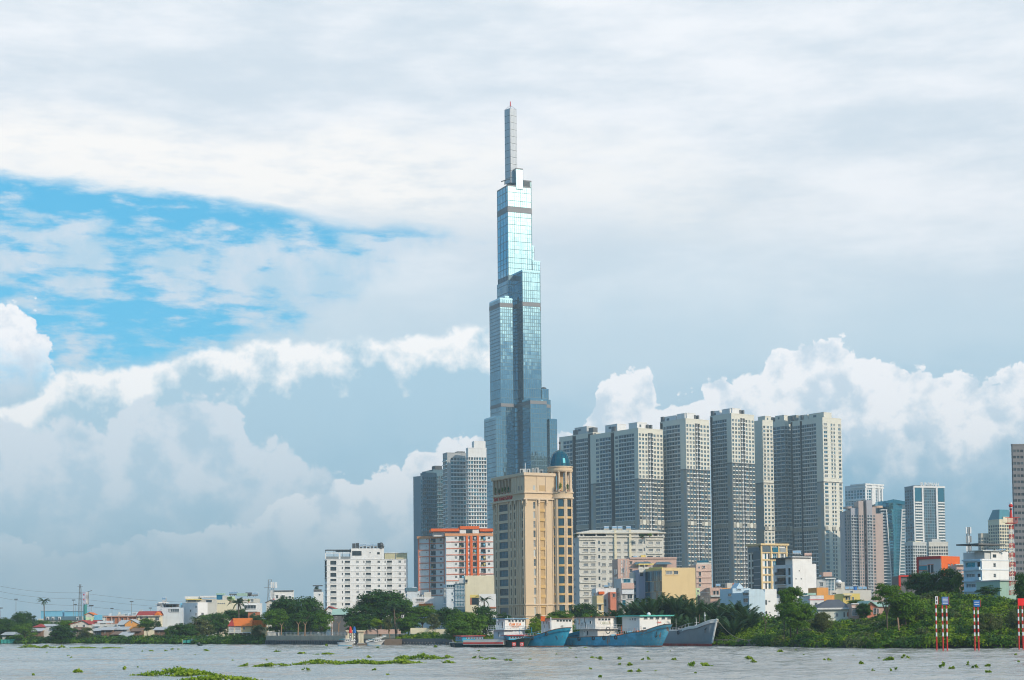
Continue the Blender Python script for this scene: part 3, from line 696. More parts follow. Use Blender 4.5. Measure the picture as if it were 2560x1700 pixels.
for i, (a, b, yt, mat, nc, D, l_) in enumerate([(2110, 2117, 1279, lilac, 1, 1236, 0), (2117, 2127, 1276, pinkc, 2, 1233, 0), (2127, 2146, 1270, lilac, 3, 1230, 1), (2146, 2158, 1252, pinkc, 2, 1228, 0), (2158, 2166, 1249, dconc, 1, 1233, 0),
                                         (2166, 2180, 1250, lilac, 2, 1230, 1), (2180, 2189, 1268, pinkc, 1, 1232, 0), (2189, 2207, 1284, pinkc, 0, 1236, 0)]):
    q = Plan(a, a, b, yt, D, 0, depth=16 + i % 3); m = MB(); w_ = MB()
    rows = [(q.z(1288 + 7.75 * k + 4.8), q.z(1288 + 7.75 * k)) for k in range(26)]; rows = [r for r in rows if r[0] > 3 and r[1] < q.zt - 1]
    cw = q.Rr / max(nc, 1); cols = [(cw * (j + .25), cw * (j + .8)) for j in range(nc)]
    q.shell(m, mat, conc, right=False); holes(m, q.fR, 0, q.Rr, 1.5, q.zt, cols, rows, mat, .3); stuff_windows(w_, q.fR, cols, rows, GV, .25)
    if l_:
        for c, e in rows: w_.ob(q.fR, .1, q.Rr - .1, c - .6, c, .02, .9, pgrey)
    T1.add('wall', m); T1.add('window', w_, kind='stuff') if nc else None
m = MB(); m.cone(P(2123, 1262, 1236), 4.4, 4.4, ZZ(2120, 1272, 1236), ZZ(2120, 1267, 1236), pinkc, 20); m.cone(P(2194, 1262, 1238), 3.6, 3.6, ZZ(2194, 1270, 1238), ZZ(2194, 1265, 1238), wall('peach_render', (.62, .42, .3)), 20)
T1.add('roof_canopy', m)
# tapered teal tower
TG = T('office_tower', 'teal glass tower narrowing toward its foot between striped white wings', 'office tower', P(2230, 1500, 1300).to_tuple()[:2] + (1.5,))
def wpoly(mb, pts, D, dep, mat):
    f = [P(x, y, D) for x, y in pts]; bk_ = [Vector((q.x, q.y + dep, q.z)) for q in f]; n = len(f)
    mb.poly([tuple(q) for q in f], mat); mb.poly([tuple(q) for q in reversed(bk_)], mat)
    for i in range(n): mb.poly([tuple(f[(i + 1) % n]), tuple(f[i]), tuple(bk_[i]), tuple(bk_[(i + 1) % n])], mat)
m = MB(); wpoly(m, [(2194, 1258), (2194, 1500), (2262, 1500), (2262, 1258)], 1316, 22, bluedk); TG.add('core', m)
m = MB(); a0, b0 = (2194, 1262), (2262, 1256)
for i in range(30):
    y1, y2 = 1257 + i * 7.6, 1257 + i * 7.6 + 7.1
    def ed(yy): k = (yy - 1257) / 230.0; return 2216 + 16 * k, 2233 + 2 * k, 2256 - 9 * k
    if y2 > 1490: break
    l1, c1, r1 = ed(y1); l2, c2, r2 = ed(y2)
    fa = [P(l1, y1, 1306), P(c1, y1, 1299), P(c2, y2, 1299), P(l2, y2, 1306)]; fb = [P(c1, y1, 1299), P(r1, y1, 1307), P(r2, y2, 1307), P(c2, y2, 1299)]
    m.poly([tuple(q) for q in (fa[3], fa[2], fa[1], fa[0])], gtd); m.poly([tuple(q) for q in (fb[3], fb[2], fb[1], fb[0])], gteal)
TG.add('glass_panel', m, kind='stuff')
m = MB(); wpoly(m, [(2194, 1254), (2194, 1268), (2216, 1266), (2216, 1252)], 1307, 8, gtd); wpoly(m, [(2216, 1252), (2216, 1257), (2233, 1257), (2233, 1248)], 1300, 10, gtd); wpoly(m, [(2233, 1248), (2233, 1257), (2262, 1262), (2262, 1253)], 1302, 10, gteal); TG.add('glass_crown', m)
for sgn in (0, 1):
    m = MB(); 
    for i in range(30):
        yy = 1275 + i * 7.55
        if yy > 1478: break
        k = (yy - 1257) / 230.0
        a, b = ((2200 + 7 * k, 2216 + 16 * k) if sgn == 0 else (2256 - 9 * k, 2262))
        q0, q1 = P(a, yy, 1305), P(b, yy, 1305); m.box(q0.x, q1.x, 1303, 1308, q0.z - .35, q0.z + .35, white)
    xs = [(2216, 1273, 2232, 1487)] if sgn == 0 else [(2255.5, 1273, 2247, 1480)]
    for x0, y0_, x1, y1_ in xs: m.tube(P(x0, y0_, 1302), P(x1, y1_, 1302), .5, white, 4)
    TG.add('striped_wing', m)
# tower with the sign
t, p = glassy('blue glass tower with white stripes and a lettered sign on its roof', 2261, 2284, 2361, 1216, 1600, 18, bluegrey, [gteal, g4, g1], 1224, 7.1, 48, 4, 14, None, cat='tower', name='tower', rooms=[(2290, 2340, 1213, bluegrey)], hw=.7)
m = MB()
for a, b in ((2284, 2287), (2305, 2309), (2340, 2344.5)): m.ob(p.fR, p.fR.upx(a, 1300), p.fR.upx(b, 1300), 2, p.zt, .05, 1.0, white)
m.ob(p.fR, 0, p.fR.W, p.zt - 1.2, p.zt + .5, .05, 1.2, white)
for i in range(26):
    z = p.z(1256 + i * 7.1)
    for a, b in ((2288, 2305), (2345, 2361)): m.ob(p.fR, p.fR.upx(a, 1300), p.fR.upx(b, 1300), z - .6, z + .6, .05, 1.1, slabw)
t.add('floor_stripe', m)
for a, b in ((2288, 2304), (2346, 2360)): m = MB(); m.ob(p.fR, p.fR.upx(a, 1300), p.fR.upx(b, 1300), p.z(1253), p.z(1219), .05, .6, gteal); t.add('glass_panel', m)
def text_mesh(s, size, mat, depth=.15, bold=0.0):
    c = bpy.data.curves.new('lettering', 'FONT'); c.body = s; c.size = size; c.extrude = depth; c.align_x = 'CENTER'; c.align_y = 'CENTER'; c.offset = bold
    o = bpy.data.objects.new('tmp', c); COL.objects.link(o); dg = bpy.context.evaluated_depsgraph_get(); me = bpy.data.meshes.new_from_object(o.evaluated_get(dg)); bpy.data.objects.remove(o)
    me.materials.clear(); me.materials.append(mat)
    me.transform(Matrix.Rotation(PI / 2, 4, 'X')); return me
def text(t, fr, s, u, z, size, mat, d=.2, depth=.12, bold=0.0, name='lettering', squeeze=1.0):
    o = t.inst(name, text_mesh(s, size, mat, depth, bold), fr.pt(u, z, d), fr.rz, sc=(squeeze, 1, 1)); return o
m = MB(); fr = p.fR; a, b = fr.upx(2304, 1210), fr.upx(2341, 1210)
for i in range(6): m.ob(fr, a + (b - a) * i / 5 - .15, a + (b - a) * i / 5 + .15, p.zt, p.z(1206), 0.2, .5, steel)
t.add('sign_frame', m); text(t, fr, 'SUNWAH', (a + b) / 2, p.z(1210.5), 4.6, white, .8, .3, .06)
glassy('grey-white apartment block in front of the foot of the lettered tower', 2262, 2282, 2316, 1357, 1150, 30, pgrey, [g1, g2], 1364, 7.6, 24, 3, 6, None, cat='apartment block', name='apartment_block', rooms=[(2292, 2306, 1352, cream)])
glassy('small cream block with square windows right of the foot of the lettered tower', 2318, 2322, 2370, 1357, 1120, 10, offw, [g1, g2], 1366, 8, 20, 1, 8, None, cat='apartment block', name='apartment_block', rooms=[(2332, 2354, 1347, pgrey)])
glassy('grey-brown tower with paired small windows cut off by the right edge of the photo', 2528, 2531, 2640, 1113, 900, 6, wall('grey_brown_render', (.18, .175, .185), dirt=.1), [g1, g2], 1124, 15.5, 28, 1, 12, None, hw=.42)
# cream tower with mansard
t, p = glassy('cream tower with a teal mansard roof behind the red and white mast', 2470, 2498, 2534, 1300, 1500, 30, cream, [g1, g2], 1312, 8.2, 30, 5, 6, None, cat='tower', name='tower')
m = MB(); z0, z1 = p.zt, p.z(1273); c = (p.C + p.Bk) / 2
base = [p.C, p.R, p.Bk, p.L]; topq = [c + (q - c) * .62 for q in base]
m.mesh([(q.x, q.y, z0) for q in base] + [(q.x, q.y, z1) for q in topq], [(0, 1, 5, 4), (1, 2, 6, 5), (2, 3, 7, 6), (3, 0, 4, 7), (4, 5, 6, 7)], tealroof); t.add('mansard_roof', m)
m = MB(); fr = p.fR; m.ob(fr, fr.W * .25, fr.W * .95, z0 - 2, z0 + 3, -2, .4, cream); t.add('gable', m)
glassy('lower cream wing left of the mansard roofed tower', 2445, 2452, 2500, 1335, 1510, 14, wall('grey_cream_render', (.48, .45, .38)), [g1, g2], 1344, 8.2, 24, 1, 7, None, cat='building', name='building')

# ------------------------------------------------------------ the sandstone tower
ST = Plan(1231.5, 1311, 1386.5, 1181, 631, 27); fR, fL = ST.fR, ST.fL
tt = T('office_tower', 'sandstone coloured office tower with a blue glass dome on a round corner turret', 'office tower', ST.base)
zc = ST.z(1246); m = MB()
ysr = [(1254 + 23.95 * i, 1254 + 23.95 * i + 17.2) for i in range(11)] + [(1518, 1538)]
rows = rowsz(ST, ysr)
Lx = lambda f: f * fL.W
colsL = [(Lx(.075), Lx(.105)), (Lx(.19), Lx(.475)), (Lx(.545), Lx(.58)), (Lx(.66), Lx(.70)), (Lx(.90), Lx(.935))]
Rx = lambda c: fR.W * (c - 530) / 385.0
colsR = [(Rx(637), Rx(663))]
nich = [(Rx(722), Rx(782))]
z0 = 1.5
holes(m, fL, 0, fL.W, z0, zc, colsL, rows, sand2, .35)
holes(m, fR, 0, fR.W, z0, zc, colsR + nich, rows, sand, .35)
for a, b in ((ST.R, ST.Bk), (ST.Bk, ST.L)): m.poly([(a.x, a.y, z0), (b.x, b.y, z0), (b.x, b.y, ST.z(1232)), (a.x, a.y, ST.z(1232))], sand)
zf0, zf1 = ST.z(1247), ST.z(1232)
m.prism([tuple(q) for q in (ST.C, ST.R, ST.Bk, ST.L)], zf0, zf1, sand)
tt.add('wall', m)
put_windows(tt, fL, [colsL[1]], rows, [g4, g4, g1, g2], dsteel, 'six', .35)
put_windows(tt, fL, [colsL[0]] + colsL[2:], rows, [g1, g2], dsteel, 'tall', .35)
put_windows(tt, fR, colsR, rows, [gpale, gpale, g2, g3], wmetal, 'tall', .35)
for a, b in nich:
    for c, e in rows:
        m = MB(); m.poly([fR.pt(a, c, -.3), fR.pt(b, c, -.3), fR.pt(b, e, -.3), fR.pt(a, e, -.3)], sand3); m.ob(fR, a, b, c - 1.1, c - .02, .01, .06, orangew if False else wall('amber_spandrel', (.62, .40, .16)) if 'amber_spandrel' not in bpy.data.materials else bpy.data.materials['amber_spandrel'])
        tt.add('niche_panel', m)
amber = bpy.data.materials['amber_spandrel']
# pilasters, cornices, brackets
for c0 in (676, 700, 800, 880, 908): m = MB(); m.ob(fR, Rx(c0) - .14, Rx(c0) + .14, z0, zf0 - .02, .01, .28, sand2); tt.add('pilaster', m)
for f in (.03, .15, .50, .62, .74, .80, .87, .97): m = MB(); m.ob(fL, Lx(f) - .22, Lx(f) + .22, z0, zf0 - .02, .01, .32, sand2); tt.add('pilaster', m)
def ring(z0_, z1_, d, mat=sand2, name='cornice'):
    m = MB(); m.ob(fR, -d, fR.W + d, z0_, z1_, .012, d, mat); m.ob(fL, -d, fL.W - .0, z0_, z1_, .012, d, mat); tt.add(name, m)
ring(ST.z(1248.5), ST.z(1245), .75); ring(ST.z(1232), ST.z(1229.5), .55); ring(ST.z(1513), ST.z(1510), .4); ring(ST.z(1541), ST.z(1538), .4)
for fr, us in ((fR, (Rx(540), Rx(702), Rx(805), Rx(912))), (fL, (Lx(.04), Lx(.97), Lx(.63), Lx(.75)))):
    for uu in us:
        m = MB(); m.ob(fr, uu - .35, uu + .35, ST.z(1258), ST.z(1248.6), .32, .8, sand2); m.ob(fr, uu - .25, uu + .25, ST.z(1263), ST.z(1258), .32, .55, sand2); tt.add('bracket', m)
# upper storey: solid right face, open loggia on the left half
zu0, zu1 = ST.z(1231.5), ST.z(1188)
m = MB(); th_ = .45; UL = fL.W * .58
m.ob(fR, 0, fR.W, zu0, zu1, -th_, 0, sand); m.ob(fL, UL, fL.W - .01, zu0, zu1, -th_, 0, sand2)
bkf = Fr(ST.Bk, ST.L); rtf = Fr(ST.R, ST.Bk)
m.ob(bkf, 0, bkf.W, zu0, zu1, -th_, 0, sand); m.ob(rtf, 0, rtf.W, zu0, zu1, -th_, 0, sand)
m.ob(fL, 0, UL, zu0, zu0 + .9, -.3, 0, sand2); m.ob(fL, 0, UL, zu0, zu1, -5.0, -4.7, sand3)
tt.add('upper_wall', m)
m = MB(); m.prism([tuple(q) for q in (ST.C, ST.R, ST.Bk, ST.L)], zu1 - .1, zu1 + .5, sand); tt.add('roof', m)
ring(ST.z(1188), ST.z(1181), .55); ring(zu1 - .25, zu1 - .0, .25)
for i in range(7): m = MB(); uu = UL * i / 6.0 + .3; m.ob(fL, uu - .28, uu + .28, zu0 + .9, zu1, -.5, .05, sand2); tt.add('column', m)
for c0 in (690, 798): m = MB(); m.ob(fR, Rx(c0) - .12, Rx(c0) + .12, zu0, zu1 - .3, .01, .2, sand2); tt.add('pilaster', m)
for f in (.68, .76, .86): m = MB(); m.ob(fL, Lx(f) - .14, Lx(f) + .14, zu0, zu1 - .3, .01, .2, sand2); tt.add('pilaster', m)
w_ = (Rx(637), Rx(663)); rr = [(ST.z(1224), ST.z(1213))]
for a, b, c, e, g_ in ((w_[0], w_[1], rr[0][0], rr[0][1], gpale),): m = MB(); m.ob(fR, a, b, c, e, .01, .08, g_); tt.add('window', m)
for f in (.83, .92): m = MB(); m.ob(fL, Lx(f) - .25, Lx(f) + .25, rr[0][0], rr[0][1], .01, .08, g1); tt.add('window', m)
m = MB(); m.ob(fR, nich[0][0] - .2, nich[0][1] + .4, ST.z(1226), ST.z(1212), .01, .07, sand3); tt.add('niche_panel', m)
# roof plant
for a, b, h0 in ((1300, 1316, 1172), (1318, 1326, 1172), (1330, 1336, 1171), (1339, 1347, 1169), (1349, 1361, 1174)):
    m = MB(); q0 = P(a, 1181, 640); q1 = P(b, 1181, 640); m.box(q0.x, q1.x, 640, 643.5, ST.zt - .5, ZZ(a, h0, 640), pgrey)
    m.box(q0.x + .3, q0.x + .3 + (q1.x - q0.x) * .3, 639.9, 640, ST.zt, ZZ(a, h0 + 2, 640), g1); tt.add('roof_unit', m)
m = MB(); m.tube(P(1313, 1172, 641), P(1313, 1157, 641), .12, wmetal); tt.add('aerial', m)
# turret
TC = P(1401.5, 1300, 640); tr = 4.62; zz = lambda yy: ZZ(1401, yy, 640)
def arcwall(mb, r, z0, z1, a0, a1, n, mat):
    for i in range(n):
        p0, p1 = a0 + (a1 - a0) * i / n, a0 + (a1 - a0) * (i + 1) / n
        mb.poly([(TC.x + r * math.cos(p0), TC.y + r * math.sin(p0), z0), (TC.x + r * math.cos(p1), TC.y + r * math.sin(p1), z0), (TC.x + r * math.cos(p1), TC.y + r * math.sin(p1), z1), (TC.x + r * math.cos(p0), TC.y + r * math.sin(p0), z1)], mat)
angs = [-PI / 2 + .02, -PI / 2 + .80, -PI / 2 - .76, -PI / 2 + 1.56]; hw_ = [.235, .235, .235, .235]
m = MB(); rws = [(zz(b), zz(a)) for a, b in [(1250 + 23.85 * i, 1250 + 23.85 * i + 18.5) for i in range(12)]]
edges = sorted([(a - w, a + w) for a, w in zip(angs, hw_)])
x = -PI; 
for a, b in edges:
    arcwall(m, tr, z0, zz(1247), x, a, 8, sand2 if x < -2.2 else sand); z = z0
    for c, e in sorted(rws): arcwall(m, tr, z, c, a, b, 4, amber); z = e
    arcwall(m, tr, z, zz(1247), a, b, 4, amber); x = b
arcwall(m, tr, z0, zz(1247), x, PI, 24, sand); tt.add('turret_wall', m)
for k, a in enumerate(angs):
    for c, e in rws:
        m = MB(); arcwall(m, tr - .3, c, e, a - .235, a + .235, 4, g4 if k % 2 == 0 else g1); tt.add('window', m)
for a in (-PI / 2 + .37, -PI / 2 + .46, -PI / 2 - .34, -PI / 2 + 1.16):
    m = MB(); cx_, cy_ = TC.x + tr * math.cos(a), TC.y + tr * math.sin(a); m.cone((cx_, cy_), .2, .2, z0, zz(1247), sand2, 8, False); tt.add('pilaster', m)
def tring(y0_, y1_, r, mat=sand2, r2=None, name='cornice'):
    m = MB(); m.cone(TC, r, r2 or r, zz(y0_), zz(y1_), mat, 40); tt.add(name, m)
tring(1248, 1244, tr + .5); tring(1244, 1234, tr + .15, sand, name='frieze'); tring(1234, 1231.5, tr + .5); tring(1513, 1510, tr + .3)
for i in range(10):
    a = 2 * PI * i / 10 + .18; m = MB(); cx_, cy_ = TC.x + (tr - .5) * math.cos(a), TC.y + (tr - .5) * math.sin(a)
    m.cone((cx_, cy_), .62, .62, zz(1231.4), zz(1222), sand2, 10); m.cone((cx_, cy_), .47, .42, zz(1222), zz(1184), sand2, 12); m.cone((cx_, cy_), .45, .6, zz(1184), zz(1181), sand2, 10); tt.add('column', m)
tring(1181, 1178.5, tr + .1); tring(1178.5, 1175, tr + .25, sand); tring(1175, 1170, tr + .05, sand); tring(1170, 1167.5, tr + .35)
m = MB(); DCx = P(1400, 1150, 640); n = 24; k = 10; rad = 4.05; hz = zz(1124.5) - zz(1167.5)
for j in range(k):
    for i in range(n):
        pts = []
        for jj, ii in ((j, i), (j, i + 1), (j + 1, i + 1), (j + 1, i)):
            t_ = PI / 2 * jj / k; a = 2 * PI * ii / n; pts.append((DCx.x + rad * math.cos(t_) * math.cos(a), TC.y + rad * math.cos(t_) * math.sin(a), zz(1167.5) + hz * math.sin(t_) ** .93))
        m.poly(pts, gdome)
dm = tt.add('dome', m)
m = MB()
for i in range(12):
    a = 2 * PI * i / 12; pts = [(DCx.x + (rad + .03) * math.cos(PI / 2 * j / k) * math.cos(a), TC.y + (rad + .03) * math.cos(PI / 2 * j / k) * math.sin(a), zz(1167.5) + hz * math.sin(PI / 2 * j / k) ** .93) for j in range(k + 1)]
    m.path(pts, .05, dsteel, 4)
for j in range(1, 9, 2):
    r_ = (rad + .03) * math.cos(PI / 2 * j / k); z_ = zz(1167.5) + hz * math.sin(PI / 2 * j / k) ** .93
    m.path([(DCx.x + r_ * math.cos(2 * PI * i / 24), TC.y + r_ * math.sin(2 * PI * i / 24), z_) for i in range(25)], .04, dsteel, 4)
tt.add('dome_rib', m, parent=dm)
m = MB(); m.cone(DCx, .3, .2, zz(1126), zz(1110), dsteel, 8); m.ball((DCx.x, TC.y, zz(1107)), .42, .42, .6, dsteel); m.cone(DCx, .15, .02, zz(1106), zz(1098), dsteel, 6)
for i, v_ in enumerate(m.v): m.v[i] = (v_[0], v_[1] if abs(v_[1] - TC.y) < 1 else v_[1] - DCx.y + TC.y, v_[2])
tt.add('finial', m)
m = MB(); m.cone(TC, tr - 1.4, tr - 1.4, zz(1231.4), zz(1229), dconc, 20); m.cone(TC, 1.2, 1.2, zz(1229), zz(1178), sand3, 12); tt.add('turret_core', m)
text(tt, fL, 'DAT XANH GROUP', Lx(.34), (zf0 + zf1) / 2 + .1, 1.75, redp, .1, .1, .02)
m = MB(); uu = Lx(.075); zb_ = zf0 + .7; m.hexa([fL.pt(uu - .6, zb_, .3), fL.pt(uu + .6, zb_, .3), fL.pt(uu + .6, zb_, .05), fL.pt(uu - .6, zb_, .05), fL.pt(uu - .05, zb_ + 1.6, .3), fL.pt(uu + .05, zb_ + 1.6, .3), fL.pt(uu + .05, zb_ + 1.6, .05), fL.pt(uu - .05, zb_ + 1.6, .05)], redp)
tt.add('triangle_emblem', m)
# ------------------------------------------------------------ white hotel block
def px_cols(fr, cols, y): return [(fr.upx(a, y), fr.upx(b, y)) for a, b in cols]
HT = Plan(803.5, 817, 1019.5, 1398, 891, 10, yref=1450, depth=16); fR, fL = HT.fR, HT.fL
t = T('hotel', 'white nine storey block with rooftop tanks and dark windows behind the umbrella shaped tree', 'apartment block', HT.base)
c_big = px_cols(fR, [(826, 841)], 1450); c_sl = px_cols(fR, [(854.8, 857.2), (908.8, 911.4), (961.8, 964.2), (1011.8, 1014)], 1450)
c_ba = px_cols(fR, [(862.3, 875), (914.8, 927.4), (967.6, 980)], 1450); c_sq = px_cols(fR, [(890.4, 896.8), (943.8, 950), (996.4, 1002.4)], 1450)
hr = [(HT.z(1402 + 15.15 * i + 10), HT.z(1402 + 15.15 * i)) for i in range(9)]
hs = [(HT.z(1402 + 15.15 * i + 6.2), HT.z(1402 + 15.15 * i)) for i in range(9)]
m = MB(); z = HT.zt
allc = sorted([(a, b, 1) for a, b in c_big + c_ba] + [(a, b, 0) for a, b in c_sl + c_sq])
x = 0
for a, b, big in allc:
    holes(m, fR, x, b, 1.5, HT.zt, [(a, b)], hr if big else hs, white, .5 if big else .2); x = b
holes(m, fR, x, fR.W, 1.5, HT.zt, [], [], white)
lc = [(fL.W * .30, fL.W * .48), (fL.W * .6, fL.W * .96)]
holes(m, fL, 0, fL.W, 1.5, hr[2][0] - 1, lc, hs[3:], white, .3); m.poly([fL.pt(0, hr[2][0] - 1, -.5), fL.pt(fL.W, hr[2][0] - 1, -.5), fL.pt(fL.W, HT.zt, -.5), fL.pt(0, HT.zt, -.5)], white)
for a, b in ((HT.R, HT.Bk), (HT.Bk, HT.L)): m.poly([(a.x, a.y, 1.5), (b.x, b.y, 1.5), (b.x, b.y, HT.zt), (a.x, a.y, HT.zt)], white)
m.poly([(q.x, q.y, HT.zt - .4) for q in (HT.C, HT.R, HT.Bk, HT.L)], conc); t.add('wall', m)
put_windows(t, fR, c_big + c_ba, hr, [g1, g1, g2], dsteel, 'two', .5); put_windows(t, fR, c_sl, hs, [g1], dsteel, 'one', .2); put_windows(t, fR, c_sq, hs, [g1, g2, g2, g3], wmetal, 'two', .2)
put_windows(t, fL, lc, hs[3:], [g1, g2], dsteel, 'two', .3)
for c, e in hr[:3]:
    m = MB(); m.ob(fL, .1, fL.W - .2, c - .5, e + .2, -.45, -.2, g1)
    for k in range(6): m.ob(fL, fL.W * k / 6, fL.W * k / 6 + .12, c - .5, e + .2, -.2, -.05, dsteel)
    t.add('louvred_bay', m)
for a, b in c_ba + c_big:
    for i, (c, e) in enumerate(hr):
        if (a, b) in c_big and i < 3: continue
        m = MB(); m.ob(fR, a - .1, b + .1, c - .12, c, -.5, .35, white); m.ob(fR, a, b, c, c + .85, .12, .2, pgrey); m.ob(fR, a - .05, b + .05, c + .85, c + .95, .1, .28, whm)
        if i % 2 == 0 or a > c_ba[1][0]: m.ob(fR, a + .9 + (i % 3) * .3, a + 1.6 + (i % 3) * .3, c, c + .5, .0, .12, dsteel)
        t.add('balcony', m)
for i in range(10):
    zz_ = HT.z(1414.0 + 15.15 * i)
    if i == 0: zz_ = HT.z(1398.5)
    else: zz_ = HT.z(1413.5 + 15.15 * (i - 1))
    m = MB(); m.ob(fR, -.15, fR.W + .1, zz_ - .12, zz_ + .12, .01, .22, white); m.ob(fL, -.1, fL.W - .01, zz_ - .12, zz_ + .12, .01, .22, white); t.add('floor_ledge', m)
m = MB(); a, b = fR.upx(878, 1400), fR.upx(960, 1400); zt2 = fR.zpx(920, 1371); m.ob(fR, a, b, HT.zt, zt2, -13, .06, white); hd = t.add('stair_house', m)
m = MB(); m.ob(fR, fR.upx(881, 1380), fR.upx(903.5, 1380), fR.zpx(890, 1389), fR.zpx(890, 1377.5), .07, .2, g1)
for k in range(8): q = fR.upx(881 + 22.5 * k / 7, 1380); m.ob(fR, q - .05, q + .05, fR.zpx(890, 1389), fR.zpx(890, 1377.5), .2, .28, dsteel)
t.add('louvred_window', m, parent=hd)
m = MB(); m.ob(fR, fR.upx(943, 1380), fR.upx(949.5, 1380), fR.zpx(946, 1386), fR.zpx(946, 1380.5), .07, .13, g1); t.add('window', m, parent=hd)
m = MB(); m.ob(fR, fR.upx(924, 1380), fR.upx(926.5, 1380), fR.zpx(926, 1383), fR.zpx(926, 1380.5), .07, .12, g1); t.add('window', m, parent=hd)
m = MB()
for k, (a, b) in enumerate([(814, 848), (850, 877)]):
    q, r = fR.upx(a, 1390), fR.upx(b, 1390); m.ob(fR, q, r, HT.zt, HT.zt + .1, -.3, 0, white)
    for u_ in (q, r): m.ob(fR, u_ - .2, u_ + .2, HT.zt, fR.zpx(850, 1382), -.3, .0, white)
    m.ob(fR, q, r, fR.zpx(850, 1383.5), fR.zpx(850, 1381.5), -.3, .04, white); m.ob(fR, q + .3, r - .3, HT.zt + .1, HT.zt + 1.4, -.2, -.15, g3)
t.add('terrace_frame', m)
m = MB(); q, r = fR.upx(814, 1375), fR.upx(877, 1375); m.ob(fR, q, r, fR.zpx(850, 1376), fR.zpx(850, 1374), -5, .4, dsteel); m.ob(fR, fR.upx(840, 1375), r, fR.zpx(850, 1379), fR.zpx(850, 1376), -4, -1, bluedk)
for k in range(4): m.ob(fR, q + (r - q) * k / 3 - .1, q + (r - q) * k / 3 + .1, HT.zt, fR.zpx(850, 1376), -1, -.8, dsteel)
t.add('pergola', m)
for a, b in ((962, 988), (990, 1018)):
    m = MB(); q, r = fR.upx(a, 1390), fR.upx(b, 1390); m.ob(fR, q, r, HT.zt, fR.zpx(990, 1383), -3, -.2, wall('tan_sheet', (.5, .47, .3)) if 'tan_sheet' not in bpy.data.materials else bpy.data.materials['tan_sheet']); m.ob(fR, q - .2, r + .2, fR.zpx(990, 1383), fR.zpx(990, 1381.6), -3.2, .1, white); t.add('terrace_room', m)
for k in range(9):
    x_ = 881 + 9 * k; m = MB(); p0 = P(x_, 1366, 897); p1 = P(x_ + 7.5, 1366, 897)
    zt_k = ZZ(x_, 1364.5 - (k % 2), 897)
    if k in (0, 1, 7): m.box(p0.x, p1.x, 896, 898, zt2 - .2, zt_k + 1.2, dsteel)
    else: m.tube((p0.x, 897, zt_k), (p1.x, 897, zt_k), .75, tank, 10); m.box(p0.x + .2, p1.x - .2, 896.4, 897.6, zt2 - .2, zt_k - .6, dsteel)
    t.add('roof_tank', m)
m = MB(); q = P(953, 1362, 896); m.ball(q, 1.2, 1.2, 1.3, dsteel); m.cone(q, .8, .8, zt2, q.z, dsteel, 8); t.add('roof_tank', m)
# small white building with planted roof, left of it
def simple(name, label, cat, xl, xc, xr, ytop, ybot, D, th, wm, wins=(), lwins=(), roofm=None, depth=None, par=.5, style='two', fm=None, gms=None, zb=1.5, rail=False, trim=None):
    p = Plan(xl, xc, xr, ytop, D, th, depth=depth, zb=zb, yref=(ytop + ybot) / 2); t = T(name, label, cat, p.base); m = MB()
    p.shell(m, wm, roofm or conc, par=par); t.add('wall', m)
    for fr, ws in ((p.fR, wins), (p.fL, lwins)):
        for w in ws:
            x0, y0_, x1, y1_ = w[:4]; st = w[4] if len(w) > 4 else style; gm = w[5] if len(w) > 5 else random.choice(gms or [g1, g1, g2])
            ua, ub = fr.upx(x0, y0_), fr.upx(x1, y0_); za, zb_ = fr.zpx((x0 + x1) / 2, y1_), fr.zpx((x0 + x1) / 2, y0_)
            if ub - ua < .15: continue
            me = window_mesh(ub - ua, zb_ - za, gm, fm or wmetal, st); t.inst('window', me, fr.pt((ua + ub) / 2, (za + zb_) / 2, .03), fr.rz)
            if ub - ua > .8:
                m = MB(); m.ob(fr, ua - .12, ub + .12, za - .14, za - .02, .01, .28, trim or wm); m.ob(fr, ua - .15, ub + .15, zb_ + .02, zb_ + .14, .01, .35, trim or wm); t.add('sill', m)
    if rail:
        m = MB()
        for fr in (p.fR, p.fL):
            n = max(2, int(fr.W / 1.2))
            for i in range(n + 1): m.ob(fr, fr.W * i / n - .03, fr.W * i / n + .03, p.zt, p.zt + 1.0, -.15, -.09, steel)
            m.ob(fr, 0, fr.W, p.zt + 1.0, p.zt + 1.08, -.16, -.08, steel)
        t.add('railing', m)
    return t, p
def band(t, fr, x0, y0_, x1, y1_, mat, d0=.02, d1=.12, name='trim'):
    m = MB(); m.ob(fr, fr.upx(x0, (y0_ + y1_) / 2), fr.upx(x1, (y0_ + y1_) / 2), fr.zpx((x0 + x1) / 2, y1_), fr.zpx((x0 + x1) / 2, y0_), d0, d1, mat); return t.add(name, m)
def tankobj(t, x, y_, D, r=.6, l=1.6, stand=1.0, mat=None, horiz=True):
    c = P(x, y_, D); m = MB()
    if horiz: m.tube((c.x - l / 2, c.y, c.z), (c.x + l / 2, c.y, c.z), r, mat or tank, 10)
    else: m.cone(c, r, r, c.z - l / 2, c.z + l / 2, mat or tank, 12)
    for dx_ in (-.5, .5): m.box(c.x + dx_ - .05, c.x + dx_ + .05, c.y - .4, c.y + .4, c.z - r - stand, c.z - r * .6, dsteel)
    return t.add('water_tank', m)
t, p = simple('house', 'little white building with a planted roof terrace touching the white nine storey block', 'building', 783, 784, 806, 1480, 1520, 870, 4, white, [(797, 1485, 801, 1489)], depth=12, rail=True)
band(t, p.fR, 784, 1473, 803, 1479, dconc, -6, -.3, 'terrace_room'); band(t, p.fR, 782, 1463, 806, 1465, dsteel, -6, .3, 'canopy')
